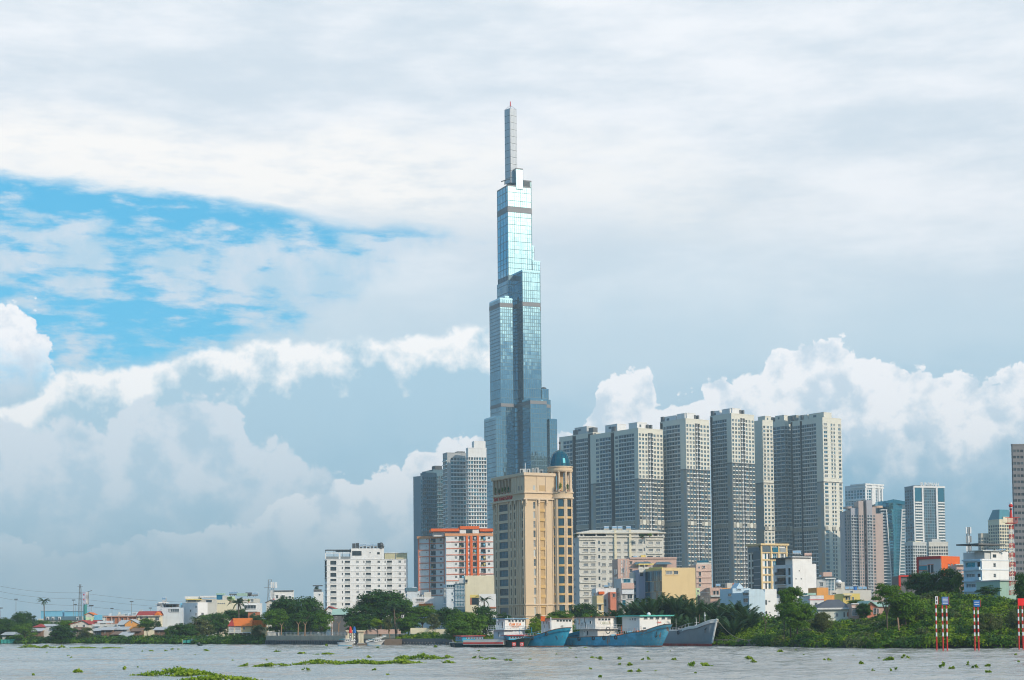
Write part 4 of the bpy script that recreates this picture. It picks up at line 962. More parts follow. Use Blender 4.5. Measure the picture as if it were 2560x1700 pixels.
# ------------------------------------------------------------ orange and white apartment block
ow = white
t = T('apartment_block', 'white apartment block with orange pilasters, orange roof and red floor lines', 'apartment block', P(1115, 1500, 880).to_tuple()[:2] + (1.5,))
WL = Plan(1041, 1046, 1113, 1347, 893, -14, depth=16, yref=1420); WR = Plan(1115, 1115.5, 1236, 1340, 880, 7, depth=20, yref=1420)
for pl_, cols, yo, n, fl in ((WL, [(1066, 1068.3, 's'), (1077.2, 1089.5, 'b'), (1099.6, 1105.4, 'w')], 1347.3, 9, -1), (WR, [(1137, 1143, 'w'), (1148.2, 1160, 'b'), (1170.4, 1175.6, 'w'), (1182.3, 1191.8, 'B'), (1202.3, 1214.5, 'b'), (1220, 1225.6, 'w')], 1342.6, 9, 1)):
    fr = pl_.fR; m = MB(); x = 0
    for a, b, k in cols:
        ua, ub = fr.upx(a, 1420), fr.upx(b, 1420); top_ = {'s': 1, 'w': 0, 'b': -1.5, 'B': -1.5}[k]; hh = {'s': 2.4, 'w': 6, 'b': 11, 'B': 11}[k]
        rw = [(pl_.z(yo + top_ + 16.15 * i + hh), pl_.z(yo + top_ + 16.15 * i)) for i in range(n)]
        holes(m, fr, x, ub, 1.5, pl_.zt, [(ua, ub)], rw, ow, {'b': 1.1, 'B': .6}.get(k, .2)); x = ub
        put_windows(t, fr, [(ua, ub)], rw, [g1, g2, g3] if k == 'w' else [g1, g1, g2], dsteel if k in 'bB' else wmetal, {'s': 'one', 'w': 'cross', 'b': 'two', 'B': 'two'}[k], {'b': 1.1, 'B': .6}.get(k, .2))
        if k in 'bB':
            for i, (c, e) in enumerate(rw):
                mb_ = MB(); mb_.ob(fr, ua, ub, c - .15, c, -1.0, .5, ow); mb_.ob(fr, ua, ub, c + .9, c + 1.0, .4, .5, dsteel)
                for j in range(8): uu = ua + (ub - ua) * j / 7; mb_.ob(fr, uu - .03, uu + .03, c, c + .9, .42, .48, dsteel)
                if random.random() < .6: mb_.ob(fr, ua + .3, ua + 1.1, c, c + random.uniform(.5, 1.1), -.3, .3, random.choice([lgreen, pgrey, yellow, cyanw, dconc]))
                if random.random() < .3: mb_.ob(fr, ub - 1.1, ub - .2, c + .4, c + 1.8, .05, .1, random.choice([yellow, cyanw, white2]))
                t.add('balcony', mb_)
    holes(m, fr, x, fr.W, 1.5, pl_.zt, [], [], ow)
    for a, b in ((pl_.R, pl_.Bk), (pl_.Bk, pl_.L), (pl_.L, pl_.C)): m.poly([(a.x, a.y, 1.5), (b.x, b.y, 1.5), (b.x, b.y, pl_.zt), (a.x, a.y, pl_.zt)], ow)
    m.poly([(q.x, q.y, pl_.zt - .2) for q in (pl_.C, pl_.R, pl_.Bk, pl_.L)], conc); t.add('wall', m)
    peach = bpy.data.materials.get('peach_parapet') or wall('peach_parapet', (.66, .30, .14), dirt=.1)
    m = MB(); m.ob(fr, -.5, fr.W + .3, pl_.zt, pl_.zt + 1.3, -.4, .55, peach); m.ob(pl_.fL, 0, pl_.fL.W, pl_.zt, pl_.zt + 1.3, -.4, .55, peach); t.add('parapet', m)
    for i in range(10):
        zz_ = pl_.z(yo + 12.3 + 16.15 * i)
        if zz_ > 3: m = MB(); m.ob(fr, -.05, fr.W, zz_ - .22, zz_ + .22, .01, .3, salmon); t.add('floor_line', m)
for fr, a, b, mat in ((WL.fR, 1046, 1048.5, salmon), (WL.fR, 1073.6, 1075, salmon), (WL.fR, 1110.5, 1113, salmon), (WR.fR, 1165, 1170, orange), (WR.fR, 1176, 1181.6, orange), (WR.fR, 1192.6, 1198, orange)):
    m = MB(); m.ob(fr, fr.upx(a, 1420), fr.upx(b, 1420), 1.5, WL.zt if fr is WL.fR else WR.zt + .1, .02, .7, mat); t.add('pilaster', m)
m = MB(); m.ob(WR.fR, WR.fR.upx(1113, 1330), WR.fR.W, WR.zt, WR.z(1330), -14, -3, ow); m.ob(WR.fR, WR.fR.upx(1086, 1330), 0, WR.zt, WR.z(1329), -14, -4, ow); pent = t.add('penthouse', m)
for a, b, y0_, y1_ in ((1078, 1149, 1328, 1321), (1151, 1199, 1322.5, 1315), (1200, 1236, 1328, 1321)):
    m = MB(); fr = WR.fR; m.ob(fr, fr.upx(a, 1325), fr.upx(b, 1325), fr.zpx((a + b) / 2, y0_), fr.zpx((a + b) / 2, y1_), -15, -1.2 if a != 1151 else -.8, orange); t.add('roof', m, parent=None)
m = MB(); m.ob(WR.fR, WR.fR.upx(1150, 1330), WR.fR.upx(1198, 1330), WR.zt + 1.2, WR.z(1322), -6, -1.5, ow); t.add('penthouse', m)
m = MB(); m.ob(WR.fR, WR.fR.upx(1166, 1330), WR.fR.upx(1182, 1330), WR.zt + 1.4, WR.z(1323.5), -1.48, -1.4, g1); t.add('window', m)

# ------------------------------------------------------------ long grey apartment block
GB = Plan(1433, 1448, 1660, 1342, 781, 8, yref=1420, depth=16); fR, fL = GB.fR, GB.fL
greyw = wall('warm_grey_render', (.62, .60, .55), dirt=.2)
t = T('apartment_block', 'long off-white apartment block with round tanks and hipped roof, right of the domed tower', 'apartment block', GB.base)
cols = [(1458.8, 1470.6, 'w'), (1477, 1488.4, 'w'), (1496, 1500.6, 's'), (1504.7, 1514.3, 'w'), (1523, 1533, 'w'), (1542.5, 1552, 'w'), (1561, 1570.6, 'w'), (1579.2, 1589.4, 'w'), (1596.5, 1606.7, 'w'), (1609.8, 1613.6, 's'), (1622, 1632.7, 'w'), (1640.4, 1650.6, 'w')]
m = MB(); x = 0
rwW = [(GB.z(1354.8 + 17.95 * i + 6.6), GB.z(1354.8 + 17.95 * i)) for i in range(10)]; rwS = [(GB.z(1351.8 + 17.95 * i + 9), GB.z(1351.8 + 17.95 * i)) for i in range(10)]
for a, b, k in cols:
    ua, ub = fR.upx(a, 1420), fR.upx(b, 1420); rw = rwW if k == 'w' else rwS
    holes(m, fR, x, ub, 1.5, GB.zt, [(ua, ub)], rw, greyw, .25); x = ub
    put_windows(t, fR, [(ua, ub)], rw, [g3, g3, g2, g1], whm, 'grid' if k == 'w' else 'one', .25)
    if k == 'w':
        for c, e in rw: mb_ = MB(); mb_.ob(fR, ua - .2, ub + .2, c - .25, c - .05, .01, .3, greyw); t.add('sill', mb_)
holes(m, fR, x, fR.W, 1.5, GB.zt, [], [], greyw); lc = [(fL.W * .15, fL.W * .35)]
holes(m, fL, 0, fL.W, 1.5, GB.zt, lc, rwW, pgrey, .25); put_windows(t, fL, lc, rwW, [g1, g2], whm, 'two', .25)
for a, b in ((GB.R, GB.Bk), (GB.Bk, GB.L)): m.poly([(a.x, a.y, 1.5), (b.x, b.y, 1.5), (b.x, b.y, GB.zt), (a.x, a.y, GB.zt)], greyw)
m.poly([(q.x, q.y, GB.zt - .02) for q in (GB.C, GB.R, GB.Bk, GB.L)], conc); t.add('wall', m)
for a, b in ((1449, 1491), (1618, 1657)):
    for i in range(11):
        zz_ = GB.z(1349.5 + 17.95 * i - .0); mb_ = MB(); mb_.ob(fR, fR.upx(a, 1420), fR.upx(b, 1420), zz_ - .15, zz_ + .15, .01, .55, greyw); t.add('floor_ledge', mb_)
        zz_ = GB.z(1366 + 17.95 * i); mb_ = MB(); mb_.ob(fR, fR.upx(a, 1420), fR.upx(b, 1420), zz_ - .12, zz_ + .12, .01, .5, greyw); t.add('floor_ledge', mb_)
mb_ = MB(); mb_.ob(fR, -.6, fR.W + .4, GB.zt - .3, GB.zt + .3, -.2, .7, greyw); t.add('cornice', mb_)
ze = GB.z(1332); m = MB(); m.ob(fR, fR.upx(1518, 1340), fR.upx(1593, 1340), GB.zt, ze, -10, -.1, greyw); t.add('attic_wall', m)
m = MB(); m.ob(fR, 1, fR.W - 1, GB.zt, ze, -12, -6, g1); t.add('terrace_back', m)
for x_ in (1449, 1459, 1491, 1517, 1595, 1632, 1646, 1658): m = MB(); uu = fR.upx(x_, 1340); m.ob(fR, uu - .35, uu + .35, GB.zt, ze, -1, -.1, white); t.add('terrace_post', m)
m = MB(); roofc = wall('pale_roof', (.66, .60, .50), dirt=.15)
e0, e1 = fR.upx(1440, 1335), fR.upx(1664, 1335); r0, r1 = fR.upx(1485, 1335), fR.upx(1615, 1335); zr = GB.z(1323.5)
gg = lambda u_, z_, d_: fR.pt(u_, z_, d_)
v8 = [gg(e0, ze, 1.2), gg(e1, ze, 1.2), gg(e1, ze, -17), gg(e0, ze, -17), gg(r0, zr, -5), gg(r1, zr, -5), gg(r1, zr, -10), gg(r0, zr, -10)]
m.mesh(v8, [(0, 1, 5, 4), (1, 2, 6, 5), (2, 3, 7, 6), (3, 0, 4, 7), (4, 5, 6, 7), (3, 2, 1, 0)], roofc); m.ob(fR, e0, e1, ze - .4, ze, -17, 1.25, roofc); t.add('roof', m)
for a, b in ((1535, 1540.5), (1572, 1577.5)): m = MB(); m.ob(fR, fR.upx(a, 1350), fR.upx(b, 1350), GB.z(1415), GB.z(1325.5), .02, .8, cream); t.add('vertical_fin', m)
for x_ in (1516, 1536, 1550, 1571): tankobj(t, x_, 1320.5, 789, 1.0, 2.2, .6)
# ------------------------------------------------------------ mid-rise houses right of the centre
t, p = simple('house', 'pink and grey wide block with a yellow tank and dark awnings behind the mustard house', 'building', 1533, 1545, 1692, 1397, 1520, 700, 6, pink, [(1553, 1402, 1556, 1409, 'one'), (1575, 1403, 1581, 1410), (1553, 1421, 1560, 1432), (1575, 1423, 1581, 1432), (1612, 1404, 1620, 1408)], [(1535, 1422, 1543, 1436), (1535, 1441, 1543, 1452), (1535, 1458, 1543, 1468)], depth=14)
band(t, p.fR, 1575, 1393, 1692, 1397, pink, -9, .5, 'cornice')
m = MB(); q0, q1 = P(1602, 1394, 706), P(1614, 1394, 706); m.box(q0.x, q1.x, 705, 708, p.zt, ZZ(1608, 1388, 706), yellow); t.add('roof_box', m); tankobj(t, 1588, 1393, 706, .5, 1.6, .3); tankobj(t, 1625, 1392.5, 706, .5, 2.2, .3, dsteel)
m = MB(); fr = p.fR
for a, b in ((1583, 1630), (1636, 1678)):
    z0_, z1_ = fr.zpx(a, 1411), fr.zpx(a, 1405); ua, ub = fr.upx(a, 1408), fr.upx(b, 1408); m.mesh([fr.pt(ua, z0_, 2.4), fr.pt(ub, z0_, 2.4), fr.pt(ub - 1, z1_, .1), fr.pt(ua + 1, z1_, .1), fr.pt(ua, z0_ - .1, 2.4), fr.pt(ub, z0_ - .1, 2.4)], [(0, 1, 2, 3), (4, 5, 1, 0)], bluedk)
t.add('awning', m, kind=None)
m = MB(); xx = P(1560, 1400, 690); pts_ = [(1560, 1400), (1560, 1440)]
def mast(name, label, cat, x, y0_, y1_, D, w0, w1, mats, r=.08, n=8, group=None, zb=None):
    top_ = P(x, y0_, D); zb = zb if zb is not None else ZZ(x, y1_, D); t = T(name, label, cat, (top_.x, D, zb), group)
    for i in range(n):
        m = MB(); z0_ = zb + (top_.z - zb) * i / n; z1_ = zb + (top_.z - zb) * (i + 1) / n; a0 = w0 + (w1 - w0) * i / n; a1 = w0 + (w1 - w0) * (i + 1) / n; mt = mats[i % len(mats)]
        c0 = [(top_.x + sx * a0 / 2, D + sy * a0 / 2, z0_) for sx, sy in ((-1, -1), (1, -1), (1, 1), (-1, 1))]; c1 = [(top_.x + sx * a1 / 2, D + sy * a1 / 2, z1_) for sx, sy in ((-1, -1), (1, -1), (1, 1), (-1, 1))]
        for j in range(4):
            k = (j + 1) % 4; m.tube(c0[j], c1[j], r, mt, 4); m.tube(c1[j], c1[k], r * .6, mt, 4); m.tube(c0[j], c1[k], r * .6, mt, 4); m.tube(c0[k], c1[j], r * .6, mt, 4)
        t.add('lattice_section', m)
    return t, top_
t, q = mast('antenna_mast', 'slim grey mobile antenna mast in front of the pink and grey block', 'antenna mast', 1560, 1400, 1445, 680, .8, .6, [steel], .07, 7)
for i in range(5): m = MB(); m.box(q.x - 1.1, q.x - .8, 679.6, 680, q.z - i * 1.3 - 1.2, q.z - i * 1.3 - .2, whm); m.box(q.x + .8, q.x + 1.1, 679.6, 680, q.z - i * 1.3 - 1.2, q.z - i * 1.3 - .2, pgrey); t.add('antenna', m)
t, p = simple('house', 'mustard box house with a dark glass strip on its left side, above the palms', 'house', 1624, 1655, 1739, 1419, 1500, 560, 20, must, [(1664.5, 1427, 1681, 1436, 'two', g3), (1684, 1427, 1695.5, 1436, 'two', g2)], depth=14, par=.2)
for k in range(9): pass
m = MB(); fr = p.fL; ua = fr.W - (fr.W * .95); 
n = 9
for i in range(n):
    for j in range(6): m.ob(fr, fr.W * (i + .06) / n, fr.W * (i + .94) / n, 1.5 + (p.zt - 2.4) * j / 6 + .1, 1.5 + (p.zt - 2.4) * (j + 1) / 6 - .05, .02, .1, g4 if (i + j) % 3 else g1)
t.add('glass_strip', m, kind='stuff'); band(t, p.fL, 1623, 1418, 1656, 1424, yellow, .02, .2, 'trim')
t, p = simple('house', 'grey violet windowless house wall with a white roof terrace, left of the mustard house', 'house', 1594, 1597, 1626, 1424, 1500, 572, 6, violet, [], [], depth=12)
band(t, p.fR, 1596, 1417, 1632, 1424, offw, -.3, .15, 'parapet'); band(t, p.fR, 1597, 1424.5, 1625, 1431, offw, .02, .3, 'parapet'); band(t, p.fR, 1600, 1431, 1607, 1440, g1, .02, .25, 'window'); band(t, p.fR, 1618, 1431, 1625, 1440, g1, .02, .25, 'window'); band(t, p.fR, 1596, 1409, 1634, 1412, yellow, -5, .3, 'roof')
for x_ in (1598, 1612, 1630): m = MB(); q0 = P(x_, 1417, 571.5); m.box(q0.x - .12, q0.x + .12, 571.6, 571.9, q0.z, ZZ(x_, 1412, 571.5), offw); t.add('post', m)
t, p = simple('house', 'narrow house with stacked blue window strips between the violet and the grey pink walls', 'house', 1583, 1584, 1596, 1431, 1510, 578, 4, offw, [(1585, 1452 + 17 * i, 1594.5, 1463 + 17 * i, 'one', g4) for i in range(4)] , depth=10)
t, p = simple('house', 'grey and pink tall narrow house with a green door sheet and a teal window', 'house', 1540, 1553, 1584, 1446, 1530, 552, 10, pgrey, [(1558, 1447.5, 1576.5, 1457, 'two', gteal), (1556, 1486, 1564, 1498, 'two', g3), (1568, 1486, 1581, 1497, 'two', g1), (1555, 1500, 1564.5, 1520, 'one', gteal)], [(1542, 1470, 1548, 1482), (1542, 1492, 1548, 1502)], depth=10)
band(t, p.fR, 1553, 1458, 1584, 1472, pink, .02, .9, 'balcony'); band(t, p.fR, 1554, 1474, 1584, 1485, white2, .02, .6, 'balcony')
t, p = simple('house', 'red brick coloured narrow house front with a dark upper window behind the nipa palms', 'house', 1524, 1526, 1541, 1480, 1535, 545, 4, salmon, [(1532, 1484, 1539, 1493)], depth=9)
t, p = simple('house', 'white terrace house with an orange awning and rooftop steel tanks below the long grey block', 'house', 1484, 1490, 1540, 1471, 1525, 550, 6, white, [(1506, 1498, 1516, 1516, 'cross', g3), (1520, 1500, 1526, 1515)], [(1485, 1482, 1489, 1492)], depth=9, rail=True)
band(t, p.fR, 1495, 1479, 1509, 1486, orange, .05, 1.8, 'awning'); tankobj(t, 1525, 1461, 553, .8, 1.2, 1.0, horiz=False); tankobj(t, 1516, 1466, 553, .5, 1.5, .3)
t, p = simple('house', 'yellow narrow house with stacked balconies low behind the nipa palms', 'house', 1490, 1492, 1509, 1489, 1540, 530, 6, must, [(1496, 1512, 1503, 1526)], depth=9)
band(t, p.fR, 1491, 1508, 1508, 1511, cream, .05, 1.0, 'balcony'); band(t, p.fR, 1491, 1527, 1508, 1531, cream, .05, 1.0, 'balcony')
t, p = simple('house', 'peach coloured tall house with a narrow dark window column, right of the mustard house', 'house', 1738, 1741, 1779, 1411, 1510, 600, 5, wall('peach_house', (.64, .47, .40)), [(1747, 1430, 1753, 1440), (1747, 1445, 1753, 1456), (1747, 1459, 1753, 1466), (1757, 1415, 1763, 1420), (1746, 1416, 1750, 1421)], depth=12)
for y_ in (1427, 1443, 1457): band(t, p.fR, 1740, y_, 1779, y_ + 1.5, pink, .02, .3)
band(t, p.fR, 1743, 1401, 1772, 1408, gteal, -4, -.5, 'roof_glazing'); band(t, p.fR, 1742, 1406.5, 1778, 1411, offw, -6, -.2, 'terrace_room')
t, p = simple('house', 'lime green narrow house with stacked small windows beside the peach house', 'house', 1739, 1740, 1750, 1470, 1510, 585, 3, lgreen, [(1743, 1475, 1748, 1480), (1743, 1486, 1748, 1492)], depth=8)
t, p = simple('house', 'dark low house with black railings between the lime house and the pink one', 'house', 1750, 1751, 1775, 1489, 1512, 580, 3, dconc, [(1755, 1494, 1760, 1503), (1763, 1494, 1769, 1503)], depth=8, rail=True)
t, p = simple('house', 'pink row house with two brown shutters and a balcony', 'house', 1775, 1776, 1806, 1469, 1512, 590, 3, pink, [(1783, 1477, 1789, 1487, 'one', g1), (1791, 1477, 1797, 1487, 'one', g1), (1801, 1479, 1805, 1485)], depth=10)
band(t, p.fR, 1776, 1488, 1805, 1492, pgrey, .05, .9, 'balcony'); tankobj(t, 1795, 1464, 595, .6, 1.6, .5)
t, p = simple('house', 'light orange row house with a small roof room left of the blue gabled house', 'house', 1805, 1806, 1845, 1470, 1505, 592, 3, orangew, [(1817, 1478, 1824, 1486)], depth=10)
band(t, p.fR, 1819, 1457, 1843, 1470, offw, -5, -.8, 'roof_room'); band(t, p.fR, 1833, 1458, 1841, 1466, orange, -.75, -.6, 'door')
# yellow framed hotel
HY = Plan(1868, 1903, 1968, 1362, 640, 26); t = T('hotel', 'cream hotel with yellow frames, white bays and a planted roof terrace', 'hotel', HY.base); fr = HY.fR; fl = HY.fL
m = MB(); HY.shell(m, offw, conc, right=False, left=False)
fw = fr.W; c1 = px_cols(fr, [(1912.5, 1916.5), (1920.5, 1924.5)], 1420); c2 = px_cols(fr, [(1933, 1942), (1952, 1960)], 1420)
rw = [(HY.z(1384 + 18.6 * i + 14), HY.z(1384 + 18.6 * i)) for i in range(5)]
x = 0; 
holes(m, fr, 0, fw, 1.5, HY.zt, c1 + c2, rw, white, .3); lcs = [(fl.W * .08, fl.W * .2), (fl.W * .3, fl.W * .42)]; holes(m, fl, 0, fl.W, 1.5, HY.zt, lcs, rw, offw, .3); t.add('wall', m)
put_windows(t, fr, c1, rw, [g1, gteal], dsteel, 'tall', .3); put_windows(t, fr, c2, rw, [gteal, g2], wmetal, 'cross', .3); put_windows(t, fl, lcs, rw, [g1, g2], dsteel, 'two', .3)
m = MB(); m.ob(fl, fl.W * .5, fl.W * .98, 1.5, rw[0][1] + 1, .03, .5, g2)
for i in range(12): zz_ = 2 + (rw[0][1] - 2) * i / 12; m.ob(fl, fl.W * .5, fl.W * .98, zz_, zz_ + .15, .5, .6, steel)
t.add('glazed_stair', m)
for i in range(6): zz_ = HY.z(1381 + 18.6 * i); m = MB(); m.ob(fr, 0, fw, zz_ - .3, zz_ + .3, .02, .35, must); t.add('floor_line', m)
for a in (1903, 1927.5, 1946, 1966): m = MB(); uu = fr.upx(a, 1420); m.ob(fr, uu - .3, uu + .3, 1.5, HY.zt, .03, .5, must); t.add('pilaster', m)
m = MB(); m.ob(fr, fr.upx(1904, 1370), fr.upx(1926, 1370), HY.z(1380), HY.z(1366), .02, .4, g2); m.ob(fr, fr.upx(1931, 1370), fr.upx(1944, 1370), HY.z(1380), HY.z(1368), .03, .5, gteal); m.ob(fr, fr.upx(1949, 1370), fr.upx(1965, 1370), HY.z(1380), HY.z(1369), .02, .4, g3); m.ob(fl, fl.W * .1, fl.W * .9, HY.z(1380), HY.z(1368), .02, .35, g2); t.add('roof_terrace_glass', m)
m = MB(); m.ob(fr, -.8, fw + .3, HY.zt - .2, HY.zt + .5, -.5, .9, must); m.ob(fl, -.3, fl.W, HY.zt - .2, HY.zt + .5, -.5, .9, must); t.add('cornice', m)
# white house with dark glass canopy
WH_ = Plan(1933, 1981, 2040, 1391, 560, 33); t = T('house', 'big white house with a blank sunlit side wall and a dark glazed roof pavilion', 'house', WH_.base); fr, fl = WH_.fR, WH_.fL; m = MB()
cc_ = px_cols(fl, [(1941, 1964), (1969, 1976)], 1425); rw = [(WH_.z(1437), WH_.z(1420)), (WH_.z(1460), WH_.z(1443)), (WH_.z(1484), WH_.z(1468))]
holes(m, fl, 0, fl.W, 1.5, WH_.z(1411), cc_, rw, white2, .6)
zc_ = WH_.z(1411); cut = fr.upx(2030, 1400)
m.poly([fr.pt(0, 1.5), fr.pt(fr.W, 1.5), fr.pt(fr.W, WH_.z(1409)), fr.pt(cut, WH_.z(1409)), fr.pt(cut, WH_.z(1391)), fr.pt(0, WH_.z(1391))], white)
u0_ = -3; m.ob(fr, 0, cut, WH_.z(1411), WH_.z(1391), -3.5, -.02, white)
for a, b in ((WH_.R, WH_.Bk), (WH_.Bk, WH_.L)): m.poly([(a.x, a.y, 1.5), (b.x, b.y, 1.5), (b.x, b.y, zc_), (a.x, a.y, zc_)], white)
m.poly([(q.x, q.y, zc_) for q in (WH_.C, WH_.R, WH_.Bk, WH_.L)], conc); t.add('wall', m)
put_windows(t, fl, cc_, rw, [g1, g2], dsteel, 'grid', .6)
for c, e in rw: m = MB(); m.ob(fl, cc_[0][0] - .2, cc_[0][1] + .2, c - .2, c, -.5, .9, white2); m.ob(fl, cc_[0][0], cc_[0][1], c, c + 1.0, .8, .86, dsteel); t.add('balcony', m)
m = MB(); m.ob(fl, .4, fl.W - .4, zc_, WH_.z(1396), -7, -.8, g1); t.add('roof_pavilion', m); m = MB(); m.ob(fl, -.6, fl.W + .2, WH_.z(1396), WH_.z(1393), -8, 1.0, dsteel); t.add('canopy', m)
for x_, y_ in ((1998, 1427), (1990, 1447), (2003, 1447)): uu = fr.upx(x_, y_); z_ = fr.zpx(x_, y_); m = MB(); m.ob(fr, uu - .2, uu + .2, z_ - .2, z_ + .2, .01, .06, g1); t.add('vent', m)
tankobj(t, 1988, 1381, 566, .6, 1.6, .9); tankobj(t, 1996, 1381, 566, .6, 1.6, .9); tankobj(t, 2020, 1386, 566, .5, 2.4, .2, pink)
# gabled blue house and pale curved house
t, p = simple('house', 'light blue house with a stepped gable left of the big plain white wall', 'house', 1819, 1832, 1877, 1471, 1545, 470, 10, lblue, [(1843, 1472, 1853, 1475, 'one'), (1846, 1484, 1856, 1492)], [(1821, 1484, 1829, 1491)], depth=12)
m = MB(); fr = p.fR; ua, um, ub = fr.upx(1840, 1465), fr.upx(1849, 1465), fr.upx(1860, 1465); zz_ = fr.zpx(1849, 1457)
for d0, d1 in ((0, 0),): m.mesh([fr.pt(ua, p.zt, .1), fr.pt(ub, p.zt, .1), fr.pt(um, zz_, .1), fr.pt(ua, p.zt, -5), fr.pt(ub, p.zt, -5), fr.pt(um, zz_, -5)], [(0, 1, 2), (5, 4, 3), (1, 4, 5, 2), (3, 0, 2, 5)], lblue)
t.add('gable', m)
t, p = simple('house', 'pale blue house with a rounded top left corner and one dark slit window', 'house', 1857, 1873, 1913, 1481, 1545, 455, 14, lblue, [], [(1858, 1482, 1872, 1489, 'wide', g1), (1859, 1496, 1871, 1506, 'two')], depth=12)
m = MB(); fr = p.fR; w_ = fr.W; pts_ = [fr.pt(0, p.zt - .1)] + [fr.pt(w_ - 1.6 + 1.6 * math.sin(a), p.zt + 1.1 - 1.6 * (1 - math.cos(a))) for a in [i * PI / 2 / 5 for i in range(6)]] ; m.mesh([fr.pt(0, p.zt - 1, .05), fr.pt(w_, p.zt - 1, .05), fr.pt(w_, p.zt, .05), fr.pt(w_ - .6, p.zt + .7, .05), fr.pt(w_ - 2, p.zt + .9, .05), fr.pt(0, p.zt + .9, .05)], [(0, 1, 2, 3, 4, 5)], lblue); t.add('rounded_parapet', m)
t, p = simple('house', 'large plain white house wall with three tiny windows left of the tall bank tree', 'house', 1893, 1913, 1942, 1473, 1545, 460, 20, white, [(1921, 1501, 1926, 1505), (1922, 1529, 1926, 1533)], [(1914 - 1, 1500, 1912, 1511)], depth=14)
m = MB(); fr = p.fR; m.ob(fr, fr.upx(1913.6, 1500), fr.upx(1916.5, 1500), fr.zpx(1915, 1512), fr.zpx(1915, 1500), .02, .1, g1); m.ob(fr, fr.upx(1913.6, 1500), fr.upx(1916.5, 1500), fr.zpx(1915, 1540), fr.zpx(1915, 1528), .02, .1, g1); t.add('slit_window', m)
t, p = simple('house', 'low white row house glimpsed behind the tall bank tree trunk', 'house', 1940, 1941, 2025, 1495, 1550, 470, 2, white2, [(1955 + 16 * i, 1515, 1964 + 16 * i, 1526) for i in range(4)] + [(1955 + 16 * i, 1535, 1964 + 16 * i, 1545) for i in range(4)], depth=10)
t, p = simple('house', 'white house with a thin red band under its parapet, left of the grey hip roof', 'house', 2021, 2025, 2060, 1489, 1545, 430, 6, white, [(2037, 1506, 2043.5, 1518), (2053, 1505, 2056, 1509)], depth=10)
band(t, p.fR, 2021, 1498.5, 2060, 1500, redp, .02, .15); band(t, p.fR, 2020, 1482, 2043, 1487.5, gmetal, -6, -1, 'roof')
t, p = simple('house', 'taller light orange blank wall house beside the teal glazed box', 'house', 2040, 2042, 2071, 1469, 1500, 520, 5, orangew, depth=10)
t, p = simple('house', 'lower light orange blank wall house directly above the grey hip roof', 'house', 2058, 2060, 2090, 1488, 1520, 500, 5, orangew, depth=9)
band(t, p.fR, 2061, 1503.5, 2082, 1508, pgrey, .02, .6, 'ledge')
t, p = simple('house', 'grey house with a large teal glazed box framed in white, behind the orange walls', 'house', 2041, 2043, 2088, 1449, 1480, 620, 4, pgrey, [(2050, 1456, 2058, 1466), (2064.5, 1447.5, 2085.5, 1478, 'fine', gteal)], depth=10)
band(t, p.fR, 2062, 1445, 2088, 1447.3, white, .02, .9, 'frame'); band(t, p.fR, 2060, 1430, 2082, 1442, pink, -6, -1, 'roof_room'); tankobj(t, 2053, 1441, 624, .5, 1.4, .4); band(t, p.fR, 2058, 1441, 2086, 1442.5, dsteel, -.3, -.1, 'railing')
t, p = simple('house', 'cream house with a white half dome over its dark balcony', 'house', 2088, 2090, 2112, 1455, 1480, 640, 4, offw, [(2091, 1459, 2103, 1470, 'grid', g1)], depth=9)
c_ = P(2097, 1455.5, 639); m = MB(); m.cone((c_.x, c_.y + .6), 1.3, 1.3, c_.z - .1, c_.z, whm, 16); m.ball((c_.x, c_.y + .6, c_.z), 1.25, 1.25, .95, whm, 16, 8); t.add('half_dome', m)
t, p = simple('house', 'low white wall and flat roof strip running right from the domed cream house', 'building', 2073, 2075, 2178, 1476, 1500, 560, 3, offw, [(2082, 1482, 2090, 1486), (2126, 1477, 2132, 1482)], depth=10)
for x_, mt in ((2117, tank), (2128, tank), (2137, bluep), (2150, tank), (2161, tank)): tankobj(t, x_, 1471.5, 566, .7, 1.3, .3, mt, horiz=(x_ != 2137))
t, p = simple('house', 'bright yellow house with a recessed porch and dark windows', 'house', 2106, 2108, 2150, 1484, 1520, 455, 4, yellow, [(2114, 1491.5, 2119, 1500, 'one'), (2121, 1491.5, 2126, 1500, 'one'), (2130, 1492, 2135, 1500)], depth=9)
band(t, p.fR, 2108, 1486, 2128, 1489, cream, .02, 1.0, 'canopy'); band(t, p.fR, 2145, 1488, 2156, 1498, offw, -3, -.1, 'porch')
